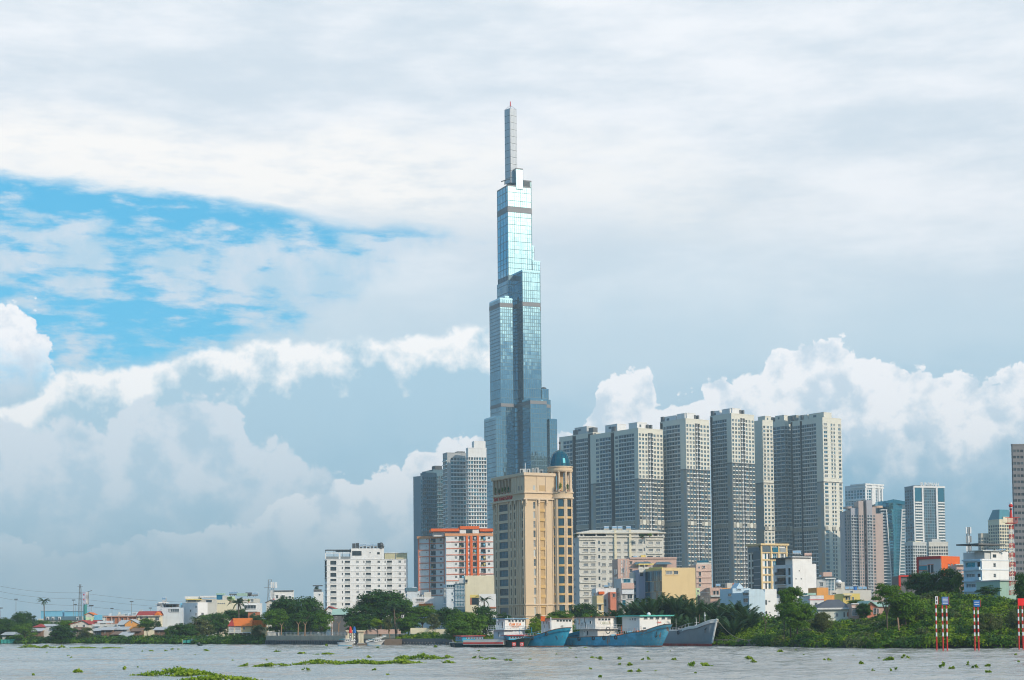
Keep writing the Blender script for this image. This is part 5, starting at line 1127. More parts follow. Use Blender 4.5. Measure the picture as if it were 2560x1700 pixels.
def roofed(name, label, cat, xl, xr, ye, yr, ybot, D, wm, rm, kind='hip', rx0=None, rx1=None, depth=9, wins=(), over=.5, th=0.0, **k):
    """a house under a pitched roof: eaves row ye, ridge row yr"""
    p = Plan(xl, xl, xr, ye, D, th, depth=depth, yref=(ye + ybot) / 2); t = T(name, label, cat, p.base); m = MB(); p.shell(m, wm, wm, par=0); 
    fr = p.fR; zr = p.zt + (ye - yr) / F * (D + depth / 2); o = over; g = fr.pt; w = fr.W; dp = depth
    a = fr.upx(rx0, ye) if rx0 is not None else dp / 2; b = fr.upx(rx1, ye) if rx1 is not None else w - dp / 2
    r = MB()
    if kind == 'hip':
        v = [g(-o, p.zt, o), g(w + o, p.zt, o), g(w + o, p.zt, -dp - o), g(-o, p.zt, -dp - o), g(a, zr, -dp / 2), g(b, zr, -dp / 2)]
        r.mesh(v, [(0, 1, 5, 4), (1, 2, 5), (2, 3, 4, 5), (3, 0, 4), (3, 2, 1, 0)], rm)
    elif kind == 'side':       # ridge parallel to the facade
        v = [g(-o, p.zt, o), g(w + o, p.zt, o), g(w + o, p.zt, -dp - o), g(-o, p.zt, -dp - o), g(-o, zr, -dp / 2), g(w + o, zr, -dp / 2)]
        r.mesh(v, [(0, 1, 5, 4), (2, 3, 4, 5), (3, 2, 1, 0)], rm); m.mesh([g(0, p.zt), g(0, p.zt, -dp), g(0, zr - .15, -dp / 2), g(w, p.zt), g(w, p.zt, -dp), g(w, zr - .15, -dp / 2)], [(0, 2, 1), (3, 4, 5)], wm)
    elif kind == 'front':      # gable towards the viewer
        mid = fr.upx(rx0, ye) if rx0 is not None else w / 2
        v = [g(-o, p.zt - .1, o), g(mid, zr, o), g(w + o, p.zt - .1, o), g(-o, p.zt - .1, -dp - o), g(mid, zr, -dp - o), g(w + o, p.zt - .1, -dp - o)]
        v2 = [(a_, b_, c_ + .18) for a_, b_, c_ in v]; r.mesh(v + v2, [(6, 7, 10, 9), (7, 8, 11, 10), (0, 1, 7, 6), (1, 2, 8, 7), (3, 4, 1, 0), (4, 5, 2, 1)], rm)
        m.mesh([g(0, p.zt), g(w, p.zt), g(mid, zr - .05), g(0, p.zt, -dp), g(w, p.zt, -dp), g(mid, zr - .05, -dp)], [(0, 1, 2), (5, 4, 3)], wm)
    elif kind == 'lean':
        v = [g(-o, p.zt, o), g(w + o, p.zt, o), g(w + o, zr, -dp), g(-o, zr, -dp)]; v2 = [(a_, b_, c_ - .12) for a_, b_, c_ in v]; r.mesh(v + v2, [(0, 1, 2, 3), (4, 5, 1, 0)], rm)
    t.add('wall', m); t.add('roof', r)
    for wd in wins:
        x0, y0_, x1, y1_ = wd[:4]; st = wd[4] if len(wd) > 4 else 'two'; gm = wd[5] if len(wd) > 5 else random.choice([g1, g2])
        ua, ub = fr.upx(x0, y0_), fr.upx(x1, y0_); za, zb_ = fr.zpx((x0 + x1) / 2, y1_), fr.zpx((x0 + x1) / 2, y0_)
        t.inst('window', window_mesh(ub - ua, zb_ - za, gm, wmetal, st), fr.pt((ua + ub) / 2, (za + zb_) / 2, .03), fr.rz)
    return t, p
t, p = roofed('house', 'single storey white villa under a dark grey hipped roof on the right bank', 'house', 2046, 2128, 1521, 1499, 1545, 415, wall('villa_render', (.66, .68, .62), dirt=.15), tile_g, 'hip', 2080, 2108, 11, [(2089, 1533, 2096, 1542, 'cross', g3), (2108, 1530, 2112, 1543, 'one', g1)])
band(t, p.fR, 2042, 1519.5, 2129, 1523.5, white, .3, .75, 'eaves'); m = MB(); fr = p.fR; u0_, u1_ = fr.upx(2117.5, 1535), fr.upx(2127, 1535); zz0 = fr.zpx(2120, 1541.5); r_ = (u1_ - u0_) / 2
m.mesh([fr.pt(u0_, zz0, .06), fr.pt(u1_, zz0, .06)] + [fr.pt((u0_ + u1_) / 2 + r_ * math.cos(a), zz0 + .75 + r_ * 1.0 * math.sin(a), .06) for a in [PI * i / 8 for i in range(9)]], [tuple(range(11))], brickc); t.add('arched_door', m)
t, p = simple('house', 'small pink annex with a tall dark window joined to the hip roofed villa', 'house', 2128, 2129, 2147, 1509, 1543, 412, 4, pink, [(2130, 1520, 2142, 1539, 'grid', g1)], depth=8)
band(t, p.fR, 2128, 1508, 2147, 1510.5, white, -.2, .3); band(t, p.fR, 2129, 1517, 2144, 1519, white, .02, .3)
t, p = roofed('house', 'pink gabled house with a pale green sheet roof on the right bank', 'house', 2168, 2190, 1517, 1504, 1545, 408, salmon, gmetal, 'front', 2176, depth=14, wins=[(2183, 1520, 2191, 1535, 'cross', g1)])
t, p = roofed('house', 'long pink side wing under the pale green roof sheet', 'house', 2186, 2228, 1517, 1505, 1545, 412, pink, gmetal, 'side', depth=9, wins=[(2192, 1521, 2197, 1533)])
# behind the right bank
t, p = simple('house', 'modern grey house with a bright orange-red side wall and frame', 'house', 2294, 2354, 2400, 1390, 1450, 520, 40, orange, [(2370, 1410, 2374, 1414, 'one', g3), (2378, 1410, 2382, 1414, 'one', g3), (2386, 1411, 2390, 1415, 'one', g3)], [(2321, 1412, 2334, 1432, 'two', g1), (2297, 1415, 2318, 1425, 'two', gteal)], par=.2)
m = MB(); fl = p.fL; m.ob(fl, .6, fl.W - .1, 1.5, p.zt - .8, .02, .15, pgrey); pn = t.add('front_panel', m); 
for o_ in t.o.children:
    pass
m = MB(); m.ob(fl, 0, fl.W + .1, p.zt - .8, p.zt + .05, .02, .5, redp); m.ob(fl, 0, .6, 1.5, p.zt - .8, .02, .5, redp); t.add('red_frame', m)
m = MB(); a, b = fl.upx(2321, 1412), fl.upx(2334, 1412); m.ob(fl, a, b, fl.zpx(2327, 1432), fl.zpx(2327, 1412), .16, .25, g1); m.ob(fl, (a + b) / 2 - .1, (a + b) / 2 + .1, fl.zpx(2327, 1432), fl.zpx(2327, 1412), .25, .32, wmetal); m.ob(fl, fl.upx(2297, 1415), fl.upx(2318, 1415), fl.zpx(2307, 1425), fl.zpx(2307, 1414), .16, .25, gteal); t.add('window', m)
t, p = simple('house', 'small dark house framed in red half hidden by the tree left of the orange-red house', 'house', 2247, 2248, 2290, 1440, 1480, 500, 3, dconc, depth=8); band(t, p.fR, 2246, 1438, 2290, 1442, redp, .02, .5, 'red_frame'); band(t, p.fR, 2246, 1442, 2251, 1475, redp, .02, .5, 'red_frame')
t, p = simple('house', 'pink narrow house with small terraces between the orange-red house and the blue one', 'house', 2390, 2392, 2412, 1412, 1480, 500, 3, pink, [(2396, 1424, 2404, 1430), (2396, 1442, 2404, 1448)], depth=8); band(t, p.fR, 2388, 1410, 2413, 1413, pgrey, -.2, .7, 'ledge'); band(t, p.fR, 2390, 1433, 2411, 1436, pgrey, .02, .7, 'ledge')
BH = Plan(2409, 2455, 2523, 1397, 400, 38, yref=1430); t = T('house', 'townhouse with pale blue front and white side wall left of the lattice mast', 'house', BH.base); fr, fl = BH.fR, BH.fL; m = MB()
cl = px_cols(fl, [(2414, 2438), (2443, 2451)], 1430)
rws = [(BH.z(1417), BH.z(1405)), (BH.z(1442.5), BH.z(1434)), (BH.z(1468), BH.z(1459.5)), (BH.z(1490), BH.z(1484))]
holes(m, fl, 0, fl.W, 1.5, BH.zt, cl, rws, lblue, .4); cr = px_cols(fr, [(2484, 2490)], 1430); rr_ = [(BH.z(1417), BH.z(1407.5)), (BH.z(1443), BH.z(1434)), (BH.z(1470), BH.z(1462))]
holes(m, fr, 0, fr.W, 1.5, BH.zt, cr, rr_, white, .25)
for a, b in ((BH.R, BH.Bk), (BH.Bk, BH.L)): m.poly([(a.x, a.y, 1.5), (b.x, b.y, 1.5), (b.x, b.y, BH.zt), (a.x, a.y, BH.zt)], white)
m.poly([(q.x, q.y, BH.zt - .1) for q in (BH.C, BH.R, BH.Bk, BH.L)], conc); t.add('wall', m)
put_windows(t, fl, [cl[0]], [rws[0]], [gteal], gmetal, 'two', .4); put_windows(t, fl, [cl[0]], rws[1:], [g2], whm, 'fine', .4); put_windows(t, fl, [cl[1]], rws, [g1], dsteel, 'one', .4); put_windows(t, fr, cr, rr_, [g1], pgrey, 'cross', .25)
for y_ in (1400, 1424, 1452, 1477): m = MB(); zz_ = BH.z(y_); m.ob(fl, -.1, fl.W, zz_ - .15, zz_ + .15, .01, .5, lblue); m.ob(fr, 0, fr.W, zz_ - .12, zz_ + .12, .01, .1, white2); t.add('floor_line', m)
for y_ in (1424, 1450): m = MB(); m.ob(fl, cl[1][0] - .2, cl[1][1] + .3, BH.z(y_), BH.z(y_ - 7), .3, .9, lblue); t.add('balcony', m)
m = MB(); m.ob(fl, fl.W * .4, fl.W - .3, BH.zt, BH.z(1378), -6, -1.5, pgrey); t.add('roof_room', m); m = MB(); m.ob(fr, fr.upx(2478, 1385), fr.W - .2, BH.zt, BH.z(1378), -8, -.02, white); m.ob(fr, fr.upx(2482, 1385), fr.upx(2490, 1385), BH.z(1393), BH.z(1385), -.01, .05, g1); t.add('roof_room', m)
m = MB(); m.ob(fl, fl.W * .3, fl.W * 1.1, BH.z(1377.5), BH.z(1375.5), -6.5, .2, pgrey); t.add('canopy', m)
m = MB(); m.ob(fr, -1.6, fr.upx(2509, 1360), BH.z(1362), BH.z(1358.5), -6, .4, dconc); 
for uu in (-1.2, 1.5, 4.5): m.ob(fr, uu, uu + .12, BH.z(1378), BH.z(1362), -2, -1.9, steel)
t.add('roof_awning', m)
for x_ in (2470, 2478, 2492, 2500, 2510): tankobj(t, x_, 1375.5, 404, .3, .7, .1)
t, p = simple('shed', 'pale green sheet shed at the foot of the red and white mast', 'shed', 2488, 2500, 2556, 1452, 1500, 385, 10, gmetal, depth=12, par=.1)
band(t, p.fR, 2498, 1449, 2560, 1452, tin, -10, .4, 'roof')
# ------------------------------------------------------------ low houses on the left bank
def H_(*a, **k): return simple('house', *a, **k)
H_('white cube house with a blue side and few dark windows, brightest of the left cluster', 'house', 464, 494, 519, 1506, 1560, 660, 40, white, [(503, 1532, 509, 1539)], [(489, 1514, 492, 1521, 'one'), (489, 1532, 492, 1539, 'one'), (475, 1524, 478, 1530, 'one')], depth=12)
t, p = H_('flat house with a long white roof slab and shaded terrace above the white cube house', 'house', 462, 464, 540, 1498, 1520, 720, 3, offw, [(470, 1500, 490, 1505, 'wide', g2), (515, 1500, 530, 1506, 'two')], depth=12)
band(t, p.fR, 462, 1491, 500, 1497, white, -5, .3, 'parapet'); band(t, p.fR, 500, 1489.5, 541, 1494, white, -6, 1, 'roof'); band(t, p.fR, 466, 1497.5, 505, 1500, yellow, -.2, 1.2, 'awning')
t, p = H_('blue-green walled terrace beside the left side of the white cube house', 'house', 450, 451, 478, 1508, 1550, 672, 3, cyanw, [(454, 1512, 464, 1519, 'two', gteal)], depth=9)
t, p = H_('grey blue flat roofed house with a wide window band and planted roof', 'house', 403, 405, 449, 1519, 1560, 650, 3, white2, [(426, 1522, 448, 1530, 'wide', g2), (421, 1522, 424, 1530, 'one')], depth=11, rail=True)
band(t, p.fR, 405, 1510, 444, 1511, dsteel, -5, .2, 'pergola'); band(t, p.fR, 407, 1511, 443, 1518, dconc, -5, -3, 'terrace_room')
t, p = H_('slim white stair tower house carrying a round steel water tank', 'house', 390, 392, 406, 1508, 1550, 662, 3, white2, [(401, 1511, 405, 1518, 'one', g3)], depth=9)
band(t, p.fR, 396, 1505.5, 418, 1508, white, -5, .5, 'roof'); tankobj(t, 410.5, 1499.5, 665, .95, 1.5, .8); band(t, p.fR, 388, 1509.5, 405, 1511, pgrey, -.2, .9, 'ledge')
t, p = H_('cream stepped house with a green glazed room on its roof', 'house', 540, 542, 583, 1500, 1550, 670, 3, cream, [(544 + 5 * k, 1507, 547 + 5 * k, 1510, 'one') for k in range(4)], depth=10)
band(t, p.fR, 556, 1489, 568, 1500, offw, -4, .02, 'stair_tower'); band(t, p.fR, 541, 1487, 557, 1499, gteal, -4, -.5, 'glazed_room'); band(t, p.fR, 540, 1483, 560, 1487, gmetal, -5, .2, 'roof'); band(t, p.fR, 570, 1491, 585, 1500, lgreen, -4, -.3, 'roof_room')
t, p = H_('pale wide house with rooftop tanks and a green sheet roof behind the cream stepped one', 'house', 570, 572, 645, 1497, 1530, 760, 3, offw, [(576, 1500, 586, 1507, 'two'), (600, 1500, 606, 1506), (628, 1498, 634, 1505)], depth=10)
band(t, p.fR, 592, 1483, 616, 1490, gmetal, -6, .4, 'roof')
for x_ in (579, 589, 622, 637): tankobj(t, x_, 1483.5 + (x_ > 600) * 2, 766, .8, 3.0 if x_ > 600 else 2.0, .4, tank if x_ != 622 else dsteel)
t, p = H_('white house with a dark long terrace opening, under the coconut palm', 'house', 605, 607, 650, 1508, 1545, 640, 3, white, [(612, 1513, 640, 1522, 'wide', g1)], depth=9)
t, p = H_('white house with a glass roof frame next to the red and grey antenna', 'house', 660, 676, 735, 1476, 1530, 800, 8, white, [(690, 1488, 696, 1496), (704, 1488, 712, 1498), (722, 1490, 728, 1496)], depth=11)
band(t, p.fR, 685, 1476, 734, 1478, dsteel, -6, .6, 'roof_frame'); 
t, p = roofed('house', 'house gable with an orange front under a grey roof between the antenna and the trees', 'house', 666, 690, 1507, 1500, 1530, 620, offw, tile_g, 'front', wins=[(674, 1510, 682, 1518)])
t, p = H_('small red brick house with a white parapet half sunk in the trees', 'house', 617, 620, 645, 1530, 1560, 590, 3, brickc, [(633, 1532, 638, 1538, 'one')], depth=8); band(t, p.fR, 614, 1524, 645, 1529, white, -4, .5, 'parapet')
t, p = roofed('house', 'house with a long dark red tiled roof and an orange gable', 'house', 344, 394, 1539, 1528, 1562, 640, cream, tile_r, 'side', wins=[(350, 1541, 357, 1548), (364, 1541, 371, 1549), (388, 1543, 398, 1551)], depth=9)
band(t, p.fR, 343, 1538.5, 402, 1540.5, offw, .02, .9, 'eaves')
m = MB(); fr = p.fR; ua, ub = fr.upx(386, 1538), fr.upx(402, 1538); m.mesh([fr.pt(ua, p.zt, 1), fr.pt(ub, p.zt, 1), fr.pt((ua + ub) / 2, fr.zpx(394, 1529), 1), fr.pt(ua, p.zt, -4), fr.pt(ub, p.zt, -4), fr.pt((ua + ub) / 2, fr.zpx(394, 1529), -4)], [(0, 1, 2), (5, 4, 3), (0, 2, 5, 3), (1, 4, 5, 2)], tile_o); t.add('gable', m)
t, p = H_('long brick red house with pale columns and dark door openings', 'house', 262, 264, 343, 1542, 1562, 640, 3, brickc, [(281, 1546, 287, 1558, 'one'), (303, 1545, 309, 1552, 'one'), (325, 1546, 331, 1556, 'one')], depth=9)
band(t, p.fR, 261, 1539.5, 345, 1541.6, wall('pink_slab', (.6, .36, .28)), -9, .8, 'roof_slab')
for x_ in (266, 278, 297, 319, 341): band(t, p.fR, x_, 1541.6, x_ + 1.8, 1560, pink, .02, .5, 'column')
t, p = roofed('house', 'bright orange gabled house with a small dark window', 'house', 312, 348, 1561, 1549.5, 1572, 615, orangew, tin, 'front', 327, wins=[(328, 1553, 331, 1558, 'one')], over=.3, depth=8)
t, p = roofed('house', 'grey roofed lean-to with a blue front, left of the orange gabled house', 'house', 295, 313, 1562, 1550, 1572, 617, lblue, tin, 'lean', depth=7, wins=[(300, 1564, 306, 1569)])
t, p = H_('cyan house with a pale green front, behind the white gabled sheds', 'house', 212, 214, 242, 1543, 1560, 700, 3, lgreen, [(224, 1548, 227, 1553, 'one')], depth=8); band(t, p.fR, 236, 1537, 249, 1556, cyanw, -6, .3, 'side_wall')
t, p = roofed('house', 'tiny house with a bright orange gable roof behind the cyan one', 'house', 214, 232, 1537.5, 1532, 1545, 730, offw, tile_o, 'front', depth=7)
t, p = roofed('house', 'white gabled shed with small windows above the grey bank wall', 'house', 176, 220, 1561, 1552, 1576, 618, offw, tile_r, 'front', 208, depth=9, wins=[(190, 1563, 195, 1568, 'one', g3), (207, 1561, 213, 1569, 'two', g2), (198, 1556, 200, 1558, 'one')])
band(t, p.fR, 178, 1571, 218, 1573, cream, .02, .9, 'ledge')
t, p = roofed('house', 'small house with a dark red gable roof right of the white shed', 'house', 231, 247, 1556, 1550, 1570, 640, offw, tile_r, 'side', depth=7)
t, p = H_('long low grey white house with patched sheets and a blue shutter', 'house', 219, 221, 287, 1560, 1580, 622, 3, pgrey, [(238, 1568, 246, 1575, 'one', gteal), (262, 1566, 268, 1571)], depth=8); band(t, p.fR, 244, 1552, 276, 1558, white2, -6, .4, 'roof'); band(t, p.fR, 236, 1564, 250, 1566, lblue, .05, 1.2, 'awning')
t, p = roofed('house', 'white hut with an orange red pyramid roof near the left edge', 'house', 88, 106, 1568, 1559.5, 1578, 640, cream, tile_r, 'hip', depth=6, over=1.0, rx0=96, rx1=98)
t, p = roofed('shed', 'grey white vaulted shed right of the hut with the pyramid roof', 'shed', 107, 142, 1566, 1560, 1582, 642, white2, tin, 'side', depth=8)
t, p = H_('white stained low building under the vaulted shed', 'building', 102, 103, 124, 1578, 1600, 634, 3, pgrey, depth=6)
shn = [('brown stained bank wall below the hut with the pyramid roof', 70, 103, 1577, 1604, brickc if False else rust, 630), ('grey sheet wall of a bank shack between two dark bushes', 180, 207, 1574, 1602, conc, 612), ('weathered grey shack wall with streaks right of the second bush', 232, 253, 1576, 1600, tin, 606),
       ('tall rust brown shack wall in the middle of the bank shacks', 252, 282, 1574, 1600, rust, 604), ('brown planked shack wall with a dark doorway', 281, 297, 1585, 1601, wood and rust, 598), ('low shack with patched grey sheets beneath the orange gabled house', 280, 318, 1573, 1587, tin, 607),
       ('shack with a leaning white roof sheet near the water', 300, 330, 1586, 1602, dconc, 596), ('brown shack wall right of the leaning roof sheet', 327, 352, 1577, 1602, rust, 600), ('dark red brown shack half hidden by bushes below the red gable', 385, 418, 1574, 1597, rust, 590), ('broken grey white huts at the far left under the big trees', 5, 45, 1586, 1601, pgrey, 628)]
for i, (lb, a, b, yt, yb, mt, D) in enumerate(shn):
    t, p = simple('shack', lb, 'shack', a, a + 1, b, yt, yb, D, 2, mt, [(a + (b - a) * .3, yt + 4, a + (b - a) * .42, yt + 9, 'one', g1)], depth=6, par=0, zb=.6)
    k = MB(); fr = p.fR; k.mesh([fr.pt(-.5, p.zt - .2, 1.2), fr.pt(fr.W + .5, p.zt - .2, 1.2), fr.pt(fr.W + .5, p.zt + .9, -6), fr.pt(-.5, p.zt + .9, -6)], [(0, 1, 2, 3)], [tin, rust, tin][i % 3]); t.add('roof', k)
    for j in range(1, 4): k = MB(); k.ob(fr, fr.W * j / 4 - .08, fr.W * j / 4 + .08, .7, p.zt - .3, .02, .12, wood); t.add('post', k)
m = MB(); a, b = P(302, 1588, 593), P(330, 1582, 593); m.hexa([(a.x, 592, a.z - .4), (b.x, 592, b.z - 1.5), (b.x, 596, b.z), (a.x, 596, a.z + .3), (a.x, 592, a.z - .3), (b.x, 592, b.z - 1.4), (b.x, 596, b.z + .1), (a.x, 596, a.z + .4)], tin)
solo('roof_sheet', m, 'leaning white corrugated sheet over the bank shack near the water', 'roof sheet')
# bank house with the orange roof
t, p = simple('house', 'two storey timber house with a glazed veranda and bright orange roof at the water edge', 'house', 570, 571, 628, 1564, 1599, 540, 4, must, [(609 - 1, 1567, 612, 1574, 'one')], depth=8, par=0, zb=.9)
fr = p.fR
for a, b in ((572, 585), (587, 602)):
    t.inst('window', window_mesh(fr.upx(b, 1573) - fr.upx(a, 1573), fr.zpx(a, 1565) - fr.zpx(a, 1580), g2, whm, 'fine'), fr.pt((fr.upx(a, 1573) + fr.upx(b, 1573)) / 2, (fr.zpx(a, 1565) + fr.zpx(a, 1580)) / 2, .05), fr.rz)
band(t, fr, 570, 1580.5, 628, 1582.5, pgrey, .02, 1.4, 'balcony'); band(t, fr, 571, 1583, 628, 1597, wood, .02, .08, 'lower_wall')
for x_ in (572, 586, 597, 607, 617, 626): band(t, fr, x_, 1582.5, x_ + 1.5, 1598, offw, 1.0, 1.3, 'post')
m = MB(); g = fr.pt; w_ = fr.W; z0_ = p.zt - .2; zr = fr.zpx(600, 1548.5) + .4; ua = fr.upx(579, 1549); ub = fr.upx(620, 1549)
m.mesh([g(fr.upx(586, 1564), z0_, .7), g(fr.upx(630, 1564), z0_, .7), g(w_ + .5, z0_, -8.5), g(1, z0_, -8.5), g(ua, zr, -4), g(fr.upx(628, 1549), zr, -4)], [(0, 1, 5, 4), (2, 3, 4, 5), (3, 0, 4), (1, 2, 5)], tile_o); t.add('roof', m)
m = MB(); m.mesh([g(-.3, z0_, .4), g(fr.upx(587, 1564), z0_, .4), g(ua, zr - .2, -1.5), g(ua, zr - .2, -3.5), g(-.3, z0_, -6)], [(0, 1, 2), (0, 2, 3, 4)], tile_r); t.add('front_roof', m)
t, p = simple('house', 'low orange tiled house mostly hidden behind the dark tree right of the timber house', 'house', 633, 635, 664, 1566, 1600, 545, 3, must, depth=7, par=0); band(t, p.fR, 634, 1550, 664, 1567, tile_o, -1.5, .6, 'roof')
# far left: viaduct, sheds, skyline
t = T('viaduct', 'long pale road bridge deck behind the trees on the far left', 'bridge', P(160, 1555, 1100).to_tuple()[:2] + (1.5,))
m = MB(); a, b = P(95, 1548, 1100), P(262, 1544, 1100); m.box(a.x, b.x, 1100, 1112, a.z - 1.5, a.z + .3, offw); t.add('deck', m)
for x_ in range(110, 262, 22): q = P(x_, 1550, 1103); m = MB(); m.box(q.x - 1, q.x + 1, 1102, 1108, 1.5, q.z - .8, conc); t.add('pier', m)
t, p = simple('building', 'row of grey mansard roofed buildings with arched dormers in front of the bridge', 'building', 108, 110, 205, 1542, 1565, 900, 2, offw, depth=14)
band(t, p.fR, 110, 1541, 205, 1550, bluedk, .05, 1.0, 'mansard_roof')
for x_ in (118, 131, 147, 192): band(t, p.fR, x_, 1542, x_ + 6, 1549, white, 1.0, 1.5, 'dormer'); band(t, p.fR, x_ + 1.5, 1544, x_ + 4.5, 1549, g1, 1.5, 1.6, 'dormer_window')
for (a, b, yt, lb) in ((101, 156, 1526, 'far blue sheet clad hall behind the thin palm, left one of two'), (160, 209, 1527, 'far blue sheet clad hall behind the billboard mast, right one of two')):
    t, p = simple('warehouse', lb, 'warehouse', a, a + 1, b, yt, 1560, 1900, 2, cyanw, depth=30); band(t, p.fR, a, yt - .6, b, yt + .8, lblue, .05, 1.2, 'roof_edge')
rnd = random.Random(5); kb = 0
for i in range(26):
    a = 255 + i * 12.5 + rnd.uniform(-4, 4); w_ = rnd.uniform(8, 20); yt = rnd.uniform(1530, 1541)
    if i % 3 == 2 and i < 20: continue
    D = rnd.uniform(1500, 2400); mt = rnd.choice([offw, white2, pgrey, lblue, pink, conc]); m = MB(); q0, q1 = P(a, yt, D), P(a + w_, yt, D)
    m.box(q0.x, q1.x, D, D + 18, 1.5, q0.z, mt)
    if i % 2: m.box(q0.x + 1, q0.x + (q1.x - q0.x) * .4, D + 2, D + 10, q0.z, q0.z + 3, mt)
    nb_ = ['', 'second ', 'third ', 'fourth ', 'fifth ', 'sixth ', 'seventh ', 'eighth ', 'ninth ', 'tenth ', 'eleventh ', 'twelfth ', 'thirteenth ', 'fourteenth ', 'fifteenth ', 'sixteenth ', 'seventeenth ', 'eighteenth ', 'nineteenth ', 'twentieth ']; t = T('building', 'hazy low ' + {offw: 'cream', white2: 'white', pgrey: 'pale grey', lblue: 'pale blue', pink: 'pinkish', conc: 'grey'}[mt] + ' building far on the left skyline, ' + (nb_[kb] or 'first ') + 'from the left', 'building', (q0.x, D, 1.5), 'hazy low buildings far behind the left bank'); kb += 1; t.add('wall', m)
    for j in range(3):
        for r_ in range(2): k = MB(); k.box(q0.x + (q1.x - q0.x) * (.12 + .3 * j), q0.x + (q1.x - q0.x) * (.28 + .3 * j), D - .06, D - .02, q0.z - 3.4 - 4 * r_, q0.z - 1.6 - 4 * r_, g1); t.add('window', k)
# pylons, lines, billboard, lamps
pg = flat('galvanised', (.30, .32, .33), .5, .5)
t, q = mast('pylon', 'tall grey lattice power pylon beside the billboard on the left', 'pylon', 200.5, 1461, 1545, 760, 2.0, .6, [pg], .07, 9, zb=1.5)
for yy in (1466, 1482, 1497): m = MB(); z_ = ZZ(200, yy, 760); m.box(q.x - 1.2, q.x + 1.2, 759.9, 760.1, z_ - .07, z_ + .07, pg); t.add('cross_arm', m)
wm_ = flat('power_line_wire', (.12, .13, .14), .6)
WT = T('power_line', 'power cables sagging across the sky from the left edge past the pylon', 'power line', (q.x, 760, 20))
for y0_, y1_, y2_ in ((1453, 1482, 1496), (1466, 1497, 1508), (1480, 1514, 1522)):
    m = MB(); a, b, c = P(-60, y0_, 700), P(200, y1_, 760), P(640, y2_, 980); pts = [a.lerp(b, i / 12) - Vector((0, 0, 1.5 * math.sin(PI * i / 12))) for i in range(13)] + [b.lerp(c, i / 16) - Vector((0, 0, 3 * math.sin(PI * i / 16))) for i in range(1, 17)]
    m.path(pts, .05, wm_, 3); WT.add('cable', m)
t, q = mast('pylon', 'lattice pylon standing among the roofs near the white antenna', 'pylon', 675, 1449, 1505, 790, 3.2, 1.5, [pg], .08, 7, zb=1.5)
m = MB(); m.box(q.x - 2.6, q.x + 2.2, 789.8, 790.2, q.z - 3.7, q.z - 3.5, pg); t.add('cross_arm', m)
t = T('antenna_mast', 'red and grey antenna pole with white panel aerials next to the second pylon', 'antenna mast', P(684.5, 1500, 740).to_tuple()[:2] + (1.5,)); m = MB(); a = P(684.5, 1456, 740); m.tube((a.x, 740, 1.5), (a.x, 740, a.z - 7), .3, redm); m.tube((a.x, 740, a.z - 7), (a.x, 740, a.z), .2, pg); t.add('pole', m)
for dx_ in (-1.1, -.3, .6, 1.2): m = MB(); m.box(a.x + dx_ - .2, a.x + dx_ + .25, 739.6, 739.9, a.z - 2.4, a.z + .1, whm); t.add('panel_aerial', m)
t = T('billboard', 'tall thin billboard frame on a green post beside the pylon, white slatted side', 'billboard', P(214, 1540, 740).to_tuple()[:2] + (1.5,))
m = MB(); a = P(213, 1511, 740); m.tube((a.x, 740, 1.5), (a.x, 740, a.z), .75, wall('green_post', (.05, .25, .24)), 12); t.add('post', m)
a, b = P(207, 1480, 739), P(213, 1511, 739); m = MB(); m.box(a.x, b.x, 738.8, 741, b.z, a.z, wall('lilac_board', (.38, .42, .56), dirt=.1)); t.add('board', m)
for k in range(4): z_ = b.z + (a.z - b.z) * (.2 + .2 * k); m = MB(); m.box(a.x + .3, b.x - .3, 738.7, 738.79, z_ - .3, z_ + .2, redm if k % 2 else whm); t.add('printed_mark', m)
a, b = P(213.5, 1480, 740), P(221, 1511, 740)
for k in range(11): z_ = b.z + (a.z - b.z) * (k + .5) / 11; m = MB(); m.box(a.x, b.x, 739.9, 740.1, z_ - .12, z_ + .16, whm); t.add('slat', m)
m = MB(); m.box(a.x, b.x, 740.2, 740.8, b.z, a.z, dsteel); m.tube(P(212, 1482, 740), P(230, 1476, 740), .14, dsteel, 4); t.add('frame', m)
for x_, yt, D, wh in ((40, 1498, 1050, 'left of the lone coconut palm'), (184, 1500, 1050, 'taller, just left of the lattice pylon'), (188, 1511, 1050, 'shorter, touching the left of the lattice pylon'), (228, 1514, 800, 'with a wide head right of the billboard'), (280, 1521, 1100, 'above the long brick red house'), (329, 1504, 1000, 'left of the dark red roof'), (2, 1520, 1000, 'at the very left edge'), (376, 1520, 1100, 'above the dark red roof')):
    t = T('street_lamp', 'thin tall lamp pole ' + wh, 'street lamp', P(x_, 1540, D).to_tuple()[:2] + (1.5,), 'tall lamp poles behind the left bank'); a = P(x_, yt, D)
    m = MB(); m.tube((a.x, D, 1.5), a, .22, pg, 6, .1); t.add('pole', m); m = MB(); m.box(a.x - 1, a.x + 1, D - .4, D + .4, a.z - .3, a.z + .25, dsteel if x_ != 228 else dsteel); t.add('lamp_head', m)
